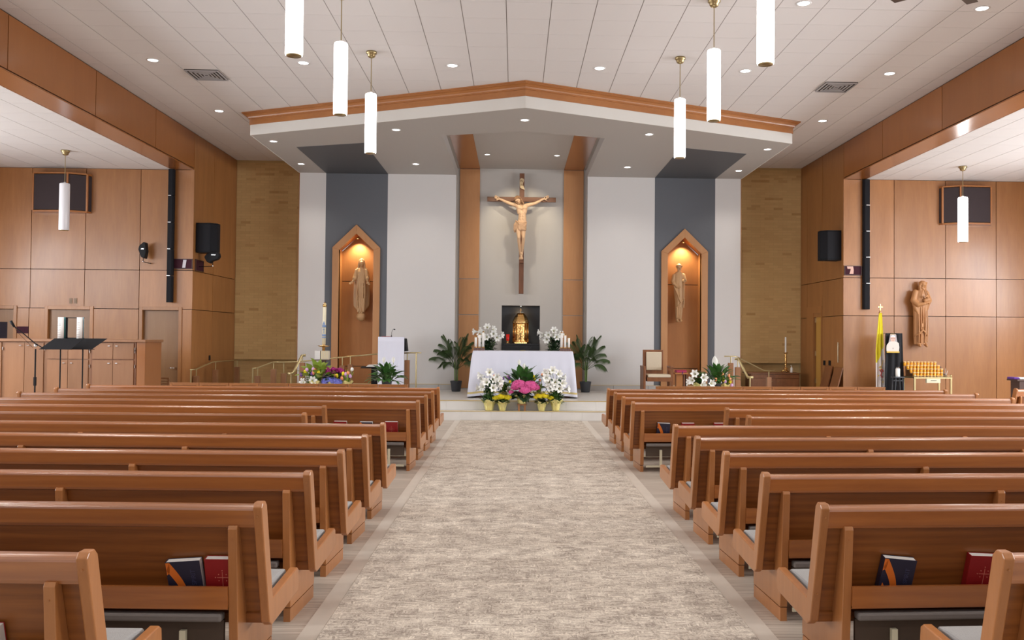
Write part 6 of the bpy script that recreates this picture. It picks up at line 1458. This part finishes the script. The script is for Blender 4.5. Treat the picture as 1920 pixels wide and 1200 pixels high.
def foil_pot(par, r=0.11, h=0.19, flare=1.35, m=None, seed=0):
    m = m or M_foil; mb = MB(); seg = 40
    prof = [(0.62*r, 0), (0.70*r, h*0.1), (0.80*r, h*0.5), (0.92*r, h*0.8), (1.08*r, h*0.95), (flare*r, h*1.12), (flare*r*1.02, h*1.16), (flare*r*0.9, h*1.05), (0.7*r, h*0.85)]
    n = len(mb.v)
    for i, (rr, z) in enumerate(prof):
        for k in range(seg):
            t = 2*PI*k/seg; w = 1+(0.02+0.10*(z/h)**2)*math.sin(7*t+seed)+0.03*math.sin(17*t+i); mb.v.append((rr*w*math.cos(t), rr*w*math.sin(t), z*(1+0.10*(i > 4)*math.sin(5*t+seed*2))))
    for i in range(len(prof)-1):
        for k in range(seg): k2 = (k+1) % seg; mb.f.append((n+i*seg+k, n+i*seg+k2, n+(i+1)*seg+k2, n+(i+1)*seg+k))
    mb.f.append(tuple(n+k for k in reversed(range(seg))))
    o = mb.build('foil_wrap', m, par, smooth=True)
    MB().lathe([(0.6*r, 0.01), (0.78*r, h*0.8), (0.02, h*0.82)], seg=16).build('soil', mat('soil', (0.03, 0.02, 0.012), 0.9), par)
    return o
# star-shaped lily trumpet, opening along +X
def lily_mesh(s=1.0):
    mb = MB(); R = 0.068*s; L = 0.10*s
    for k in range(6):
        a = k*PI/3; w = 0.021*s if k % 2 else 0.026*s; n0 = len(mb.v)
        for (x, r, ww) in ((0, .006*s, .3), (L*.5, .016*s, .6), (L*.85, .034*s, 1.0), (L*1.05, R*.85, .8), (L*.98, R*1.12, .05)):
            for sx in (-1, 1):
                y = r; z = sx*w*ww; mb.v.append((x, y*math.cos(a)-z*math.sin(a), y*math.sin(a)+z*math.cos(a)))
        for j in range(4): b = n0+j*2; mb.f.append((b, b+2, b+3, b+1))
    return mb.mesh('lily_blossom', M_petalw, True)
LILY = lily_mesh(1.3)
ANTH = MB().tube([(0.02, 0, 0), (0.085, 0, 0)], 0.004, 6).ball((0.088, 0, 0), 0.009, 8, 5).mesh('stamen', mat('stamen_yellow', (0.55, 0.5, 0.10), 0.5))
def lily_plant(name_label, loc, blossoms, h, pot=True, r=0.10, ph=0.19, seed=1, nf=120, wid=0.13, group=None, foil=None, fm=None):
    t = thing('lily_plant', name_label, 'potted plant', loc, 0, group)
    if pot: foil_pot(t, r, ph, 1.3, foil, seed)
    st = MB()
    for (dx, dy, z, az, el) in blossoms: st.tube([(dx*0.2, dy*0.2, ph*0.8), (dx*0.5, dy*0.5, z*0.6), (dx, dy, z)], 0.005, 6)
    st.build('stems', M_stem, t)
    foliage(t, int(nf*2.0), 0.16, 0.028, fm or M_leaf, (ph*0.9, h*0.82), (0.0, wid*0.45), (-0.1, 1.0), seed=seed)
    for (dx, dy, z, az, el) in blossoms:
        b = inst(LILY, 'blossom', t, (dx, dy, z), rot_to(math.radians(az), math.radians(el))); inst(ANTH, 'stamen', b)
    return t
PX = at(1, 0, 18.8).x-at(0, 0, 18.8).x
def fl(px, py, base, Y=18.8): q = at(px, py, Y); return q.x-base[0], q.z-base[2]
YS1 = Y1S+0.135
def step_loc(px, z=Z1+0.003, Y=None): Y = Y or YS1; return (at(px, 765, Y).x, Y, z)
# lilies at both ends of the front group
def bl(base, lst, Y=18.8): 
    out = []
    for (px, py, dy, az, el) in lst: dx, dz = fl(px, py, base, Y); out.append((dx, dy, dz, az, el))
    return out
B = step_loc(917)
LX = lambda B_, xs, Yy: bl(B_, xs, Yy)
lily_plant('white Easter lilies in gold foil, far left of the flowers before the altar', B, bl(B, [(919, 699, -.05, -95, 10), (908, 704, -.03, -160, 0), (913, 710, -.06, 200, -10), (911, 725, -.08, -130, 0), (924, 727, -.1, -80, 5), (905, 728, -.05, 175, 5), (932, 716, -.05, -50, 10), (928, 707, -.0, -70, 0), (914, 718, -.09, -100, 15), (921, 712, -.04, -60, 10), (929, 723, -.07, -30, 0)]), 0.75, r=0.125, ph=0.19, seed=2, nf=170, wid=0.30)
B = step_loc(1042)
lily_plant('white Easter lilies in gold foil, far right of the flowers before the altar', B, bl(B, [(1036, 697, -.04, -90, 20), (1024, 710, -.06, -90, 10), (1040, 717, -.11, -85, 5), (1049, 708, -.05, -10, 5), (1021, 724, -.10, -20, -5), (1046, 728, -.12, -75, 0), (1056, 730, -.05, -20, 5), (1032, 703, -.0, -100, 30), (1034, 726, -.09, -100, 0), (1028, 700, 0, -120, 10), (1043, 703, -.03, -60, 15), (1050, 718, -.09, -60, 0), (1031, 716, -.06, -110, 0), (1039, 724, -.12, -95, 0)]), 0.78, r=0.115, ph=0.2, seed=5, nf=200, wid=0.34)
# clustered-head plants
def clump(par, name, centers, r, m, seed=1, fr=0.016, n=60):
    rnd = random.Random(seed); mb = MB()
    for (cx_, cy_, cz_) in centers:
        for i in range(n):
            a = rnd.random()*2*PI; u = rnd.uniform(-0.25, 1); q = math.sqrt(max(0, 1-u*u)); d = Vector((q*math.cos(a), q*math.sin(a), u)); p = Vector((cx_, cy_, cz_)) + Vector((d.x*r, d.y*r, d.z*r*0.72))
            up = Vector((0, 0, 1)) if abs(d.z) < 0.9 else Vector((1, 0, 0)); e1 = d.cross(up).normalized(); e2 = d.cross(e1); ro = rnd.random()*2
            for k in range(4):
                an = ro+k*PI/2; c1 = (e1*math.cos(an)+e2*math.sin(an)); c2 = (e1*math.cos(an+.5)+e2*math.sin(an+.5)); c3 = (e1*math.cos(an-.5)+e2*math.sin(an-.5))
                mb.quad(p, p+c2*fr*0.8+d*fr*.25, p+c1*fr*1.3+d*fr*rnd.uniform(0, .4), p+c3*fr*0.8+d*fr*.25)
        mb.ball((cx_, cy_, cz_), (r*.9, r*.9, r*.6), 14, 8)
    return mb.build(name, m, par)
def kalan(px, hx, hy, hw, label, seed):
    B = step_loc(px, Y=YS1-0.02); t = thing('kalanchoe_plant', label, 'potted plant', B); foil_pot(t, 0.10, 0.165, 1.45, None, seed)
    x, z = fl(hx, hy, B); n = 9; rnd = random.Random(seed)
    for i in range(n):
        f = (i-(n-1)/2)/((n-1)/2); clump(t, 'flower_head', [(x+f*hw*0.42, -0.02+rnd.uniform(-.06, .02), z-0.03*abs(f)+rnd.uniform(-.02, .03))], 0.062, M_yel, seed+i, 0.015, 60)
    foliage(t, 90, 0.10, 0.055, M_leafd, (0.16, z-0.03), (0.02, 0.12), (-0.2, 0.6), seed=seed)
kalan(942, 941.5, 744, 0.34, 'yellow kalanchoe in flared gold foil, left of the pink hydrangea', 3)
kalan(1015.5, 1019, 742, 0.37, 'yellow kalanchoe in flared gold foil, right of the pink hydrangea', 9)
# pink hydrangea on a little wooden stand
B = step_loc(978.5, Y=YS1-0.01); zs_ = at(978, 757.5, YS1).z
sd_ = thing('plant_stand', 'low wooden stand lifting the pink hydrangea pot', 'stand', B)
bx(-0.10, 0.10, -0.08, 0.08, zs_-Z1-0.025, zs_-Z1-0.003).build('top', M_cab, sd_)
for x in (-0.062, 0.062):
    for y in (-0.06, 0.06): bx(x-0.022, x+0.022, y-0.015, y+0.015, 0, zs_-Z1-0.025).build('leg', M_cab, sd_)
B = (B[0], B[1], zs_); t = thing('hydrangea_plant', 'pink hydrangea in gold foil on the wooden stand at the centre of the altar flowers', 'potted plant', B); foil_pot(t, 0.115, 0.16, 1.25, None, 4)
for i, (px, py, dy, r) in enumerate(((973, 722, -.12, .155), (994, 724, -.13, .16), (984, 731, -.20, .12), (966, 727, -.05, .09), (1003, 727, -.05, .10), (958.5, 735, -.12, .045))):
    x, z = fl(px, py, B); clump(t, 'flower_head', [(x, dy, z)], r, M_pink, i+20, 0.022, int(260*r/.15))
foliage(t, 60, 0.17, 0.13, M_leafd, (0.14, 0.26), (0.03, 0.13), (-0.5, 0.3), seed=8, droop=0.5)
# peace lily behind, standing on the platform
def peace_lily(label, loc, n, L, w, h, spathes, seed, m, potr=0.11, el=(0.35, 1.45), droop=0.45, name='peace_lily'):
    t = thing(name, label, 'potted plant', loc); MB().lathe([(potr*0.75, 0), (potr, 0.18), (potr*1.05, 0.19), (potr*0.9, 0.185), (0.01, 0.16)], seg=20).build('pot', M_pot, t, smooth=True)
    leaves(t, n, L, w, 0.18, 0.0, el[0], el[1], m, droop, 'leaf', 0.02, h, seed=seed)
    foliage(t, 40, 0.3, 0.05, m, (0.15, h*0.8), (0.0, 0.06), (0.9, 1.5), 'stalks', seed, 0.05)
    for (px, py, Y) in spathes:
        q = at(px, py, Y)-Vector(loc); s = MB().tube([(q.x*.3, q.y*.3, 0.2), (q.x, q.y, q.z-0.04)], 0.005, 6).build('stalk', M_stem, t)
        inst(SPATHE, 'spathe', s, (q.x, q.y, q.z-0.05), rot_to(-PI/2+.3, 1.25)); inst(SPADIX, 'spadix', s, (q.x, q.y-0.012, q.z-0.045), rot_to(-PI/2, 1.35))
    return t
SPATHE = leaf_mesh(0.13, 0.075, 0.05, 0.9, 6, 0, 'spathe', M_petalw); SPADIX = MB().tube([(0, 0, 0), (0.05, 0, 0)], 0.007, 8).mesh('spadix', M_ivory)
peace_lily('broad-leaved green peace lily behind the pink hydrangea, against the altar cloth', (at(980, 750, 19.2).x, 19.2, Z2), 34, 0.36, 0.15, 0.36, [(974, 681, 19.1), (983, 688, 19.1)], 4, M_leaf, el=(0.25, 1.4))
# tulips left and right of the hydrangea
TUL = {}
def tulip_mesh(m):
    if m.name not in TUL: TUL[m.name] = MB().lathe([(0.006, 0), (0.024, 0.012), (0.030, 0.035), (0.024, 0.06), (0.010, 0.072), (0.002, 0.074)], seg=10, wob=0.06, nw=3).mesh('tulip_bloom', m, True)
    return TUL[m.name]
def tulips(label, px0, lst, Y, z0_=Z2, base_z=Z2, seed=1, pot=True, leafm=None, extra=None, s=1.0):
    B = (at(px0, 750, Y).x, Y, base_z); t = thing('mixed_tulips', label, 'potted plant', B)
    if pot: foil_pot(t, 0.10, 0.16, 1.2, None, seed)
    for (px, py, m) in lst:
        q = at(px, py, Y-0.05); x, z = q.x-B[0], q.z-B[2]
        b = MB().tube([(x*.2, -.0, 0.12), (x*.6, -.03, z*.55), (x, -.05, z-0.03)], 0.006, 6).build('stem', M_stem, t); inst(tulip_mesh(m), 'bloom', b, (x, -.05, z-0.035), (0.1, 0.15*math.sin(px), 0), (s, s, s))
    leaves(t, 14, 0.30, 0.045, 0.13, 0.02, 0.9, 1.4, leafm or M_leafy, 0.15, 'leaf', 0.03, 0.0, seed=seed)
    return t
tulips('mixed spring tulips behind the left kalanchoe', 945, [(927, 705, M_peach), (936, 707, M_red), (938, 710.5, M_yel), (943, 710, M_purple), (952, 706, M_lilac), (955, 709, M_purple), (956, 716, M_yel), (932, 706, M_lilac)], 19.1, seed=2)
tulips('mixed spring tulips behind the right kalanchoe', 1010, [(1000, 706, M_yel), (1002, 711, M_yel), (1017, 703, M_peach), (1012, 713, M_peach), (1011, 718, M_lilac), (1030, 720, M_peach)], 19.1, seed=3)
B = (at(946, 760, 19.06).x, 19.06, Z2)
lily_plant('single white lily leaning out between the left tulips', B, bl(B, [(944, 721, -.1, -160, 0), (950, 733, -.05, -60, 5)], 19.0), 0.4, r=0.08, ph=0.12, seed=12, nf=40, wid=0.16)
# lilies on the floor behind the altar ends
for px, sd, nm, lst in ((915, 31, 'left', [(897, 622, 0, -160, 0), (915, 617, -.02, -100, 30), (905, 627, -.05, -120, 0), (925, 626, -.08, -85, 0), (930, 632, -.08, -70, -10), (914, 632, -.1, -100, 0), (920, 620, 0, -40, 20), (934, 628, -.04, -30, 0), (909, 621, 0, -150, 10)]),
                        (1040, 33, 'right', [(1022, 631, -.03, -170, 0), (1030, 628, -.06, -110, 0), (1037, 622, -.02, -80, 20), (1047, 627, -.05, -60, 0), (1027, 636, -.08, -110, -10), (1042, 632, -.1, -80, 0), (1018, 625, 0, 170, 10)])):
    Y = 21.6; zb_ = at(px, 655, Y).z-0.35; B = (at(px, 655, Y).x, Y, zb_)
    ps = tag(bx(B[0]-0.17, B[0]+0.17, Y-0.17, Y+0.17, Z2, zb_-0.002).build('plant_pedestal', M_darkwood, None, bevel=0.004), 'dark pedestal hidden behind the %s end of the altar' % nm, 'pedestal')
    lily_plant('white Easter lilies showing above the %s end of the altar' % nm, B, bl(B, lst, Y), 0.72, r=0.13, ph=0.2, seed=sd, nf=230, wid=0.40, fm=M_leafd)
# palms
def palm(px, label, seed, mirror=1):
    Y = 22.1; q = at(px, 731.5, Y); B = (q.x, Y, Z2+0.002); t = thing('potted_palm', label, 'potted palm', B); u_ = Y/F; rnd = random.Random(seed)
    MB().lathe([(8*u_, 0), (8.4*u_, 0.02), (10.3*u_, 0.20), (11*u_, 0.245), (11*u_, 0.265), (9.8*u_, 0.265), (9.5*u_, 0.22), (0.01, 0.215)], seg=28).build('pot', M_pot, t, smooth=True)
    st = MB()
    for k in range(7): a = rnd.random()*2*PI; st.tube([(0.03*math.cos(a), 0.03*math.sin(a), 0.2), (0.05*math.cos(a), 0.04*math.sin(a), 0.75)], [0.012, 0.008], 6)
    st.build('stems', M_stem, t)
    fr = [(-150, 1.15, 1.05), (-30, 1.15, 1.0), (-100, 1.3, 0.95), (160, 1.0, 0.85), (20, 1.0, 0.85), (-60, 1.32, 1.1), (-120, 0.95, 0.8), (60, 1.3, 1.0), (120, 1.3, 1.0), (180, 0.72, 0.75), (0, 0.72, 0.75), (-80, 0.8, 0.65), (-170, 1.35, 1.15), (-10, 1.35, 1.15), (-135, 0.55, 0.6), (-45, 0.6, 0.6)]
    fr += [(-110, 0.9, 0.85), (-65, 1.05, 0.95), (-140, 1.25, 1.1), (-35, 1.3, 1.1), (90, 1.1, 0.9)]
    for (az, e, L) in fr:
        az = math.radians(az+rnd.uniform(-15, 15)); L *= rnd.uniform(.9, 1.05)*1.08; e += rnd.uniform(-.08, .08); n = 30; mb = MB(); pts = []
        for i in range(n+1):
            f = i/n; d = L*f; drop = 0.50*L*f**2.2*(1.25-e*0.45); pts.append(Vector((math.cos(az)*(0.03+d*math.cos(e)), math.sin(az)*(0.03+d*math.cos(e))*0.45, 0.55+d*math.sin(e)-drop*0.85)))
        mb.tube(pts[:-1], [0.006*(1-0.7*i/n) for i in range(n)], 5)
        for i in range(8, n+1):
            d = (pts[i]-pts[i-1]).normalized(); up = Vector((0, 0, 1)); sd2 = d.cross(up).normalized(); f = i/n; ll = 0.30*math.sin(PI*min(1, 0.25+0.70*f))+0.05
            for sx in (-1, 1):
                v = (d*0.75+sd2*sx*0.75+Vector((0, 0, 0.15))).normalized(); p = pts[i]; w = 0.009; wv = d*w if abs(v.dot(d)) < .9 else sd2*w; tip = p+v*ll-Vector((0, 0, 0.14*ll/0.2)); md = p+v*ll*.5
                n0 = len(mb.v); mb.v += [tuple(p), tuple(md+wv), tuple(tip), tuple(md-wv)]; mb.f.append((n0, n0+1, n0+2, n0+3))
        mb.build('frond', M_leafp, t, solid=0.0)
palm(855, 'tall potted palm in a grey pot left of the altar', 3); palm(1097.5, 'tall potted palm in a grey pot right of the altar', 8)
# left flower group before the paschal candle
YL = 18.82; ZBN = 0.62
def bench(pa_, pb_, label):
    a_, b_ = at(pa_, 740, YL).x, at(pb_, 740, YL).x; t = thing('flower_bench', label, 'bench', ((a_+b_)/2, YL, Z1+0.003)); w = (b_-a_)/2
    bx(-w, w, -0.15, 0.13, ZBN-Z1-0.03, ZBN-Z1-0.004).build('top', M_cab, t, bevel=0.004)
    for sx in (-1, 1): bx(sx*w-sx*0.05, sx*w, -0.12, 0.11, 0, ZBN-Z1-0.03).build('leg', M_cab, t)
bench(566, 662, 'low bench hidden behind the left pews, carrying the left flower group')
bench(708, 742, 'low stand hidden behind the pews, carrying the peace lily by the ambo')
bench(1292, 1378, 'low bench hidden behind the right pews, carrying the right flower group')
def Lz(px, py, Y=YL): return at(px, py, Y)
peace_lily('yellow-green variegated dieffenbachia left of the paschal candle', (at(595, 720, YL).x, YL, ZBN), 34, 0.27, 0.14, 0.30, [], 6, M_leafy, el=(0.2, 1.35), name='dieffenbachia', potr=0.08)
tulips('mixed tulips in the left flower group, left of the purple mums', 590, [(572, 698, M_yel), (576, 694, M_lilac), (587, 693, M_lilac), (590, 695, M_peach), (594, 696, M_red), (597, 699, M_yel), (588, 700, M_peach), (565, 703, M_purple), (585, 701, M_purple)], YL-0.12, base_z=ZBN, seed=6, s=1.2, pot=True, leafm=M_leaf)
B = (at(588, 730, YL-0.14).x, YL-0.145, ZBN)
t = thing('chrysanthemum_plant', 'magenta chrysanthemums beside the paschal candle pedestal', 'potted plant', (at(628, 730, YL).x, YL+0.0, ZBN)); foil_pot(t, 0.11, 0.17, 1.2, None, 5)
for i, (px, py) in enumerate(((613, 692), (619, 695), (626, 692), (632, 694), (638, 693), (643, 696), (622, 699), (625, 701), (616, 697), (634, 697))):
    q = Lz(px, py)-t.location; clump(t, 'flower_head', [(q.x, -0.03*(i % 3), q.z)], 0.05, M_mag, 50+i, 0.018, 34)
foliage(t, 110, 0.10, 0.05, M_leafd, (0.12, 0.34), (0.02, 0.14), (0.0, 1.2), seed=14)
t = thing('hydrangea_plant', 'blue hydrangea low in the left flower group', 'potted plant', (at(621, 730, YL-0.05).x, YL-0.06, ZBN)); foil_pot(t, 0.10, 0.16, 1.2, None, 7)
t.location.y = YL-0.10
for i, (px, py, r) in enumerate(((612, 716, .10), (622, 714, .12), (633, 717, .10))):
    q = Lz(px, py, YL-.1)-t.location; clump(t, 'flower_head', [(q.x, -0.02, q.z)], r, M_blue, 70+i, 0.020, 110)
foliage(t, 40, 0.12, 0.08, M_leafd, (0.16, 0.34), (0.03, 0.10), (-0.3, 0.6), seed=15)
tulips('mixed tulips at the right end of the left flower group', 650, [(628, 705, M_peach), (632, 705, M_yel), (643, 701, M_yel), (648, 702, M_lilac), (653, 700, M_peach), (651, 707, M_purple), (657, 706, M_lilac), (641, 710, M_peach), (660, 693, M_petalw)], YL-0.05, base_z=ZBN, seed=8, s=1.15)
B = (at(586, 730, YL-.02).x, YL-0.02, ZBN)
lily_plant('white trumpet lily low at the left end of the left flower group', B, bl(B, [(584, 716, -.1, -60, 20), (574, 718, -.06, -120, 10)], YL-.1), 0.4, r=0.08, ph=0.14, seed=21, nf=60, wid=0.22)
# peace lily by the ambo
peace_lily('dark green peace lily with two pale spathes before the ambo', (at(725, 725, 18.8).x, 18.81, ZBN), 60, 0.32, 0.11, 0.20, [(720, 676, 18.75), (738, 676, 18.75)], 9, M_leaf, el=(0.0, 1.35), droop=0.6)
# right flower group
peace_lily('peace lily with one large white spathe in the right flower group', (at(1345, 725, YL).x, YL, ZBN), 44, 0.32, 0.115, 0.24, [], 11, M_leaf, el=(0.2, 1.35))
sp2 = [o for o in bpy.data.objects if o.get('label', '').startswith('peace lily with one large')][0]
q = Lz(1340, 681)-sp2.location; s2 = MB().tube([(q.x*.3, 0, 0.2), (q.x, -0.03, q.z-0.06)], 0.006, 6).build('stalk', M_stem, sp2); inst(leaf_mesh(0.25, 0.13, 0.05, 0.7, 6, 0, 'spathe', M_petalw), 'spathe', s2, (q.x-0.01, -0.03, q.z-0.09), rot_to(-PI/2-.4, 1.35)); inst(SPADIX, 'spadix', s2, (q.x, -0.06, q.z-0.05), rot_to(-PI/2, 1.4))
B = (at(1310, 725, YL-.1).x, YL-0.10, ZBN)
LILYB = lily_mesh(1.15)
t = lily_plant('white Easter lilies at the left of the right flower group', B, bl(B, [(1303, 702, -.05, -110, 10), (1315, 708, -.08, -80, 5), (1300, 713, -.07, -130, 0), (1328, 719, -.08, -70, 5), (1310, 721, -.09, -60, 0), (1299, 717, -.02, 180, 0)], YL-.1), 0.5, r=0.11, ph=0.17, seed=25, nf=80, wid=0.25)
tulips('peach and lilac tulips at the right of the right flower group', 1360, [(1355, 702, M_peach), (1366, 705, M_peach), (1342, 712, M_peach), (1357, 713, M_yel), (1359, 716, M_lilac), (1369, 712, M_peach), (1369, 716, M_yel), (1371, 723, M_lilac)], YL-0.05, base_z=ZBN, seed=9, s=1.15, leafm=M_leaf)
t = thing('lily_plant', 'round-leaved dark plant filling the gap behind the right lilies', 'potted plant', (at(1329, 725, YL).x, YL+0.0, ZBN)) if False else None
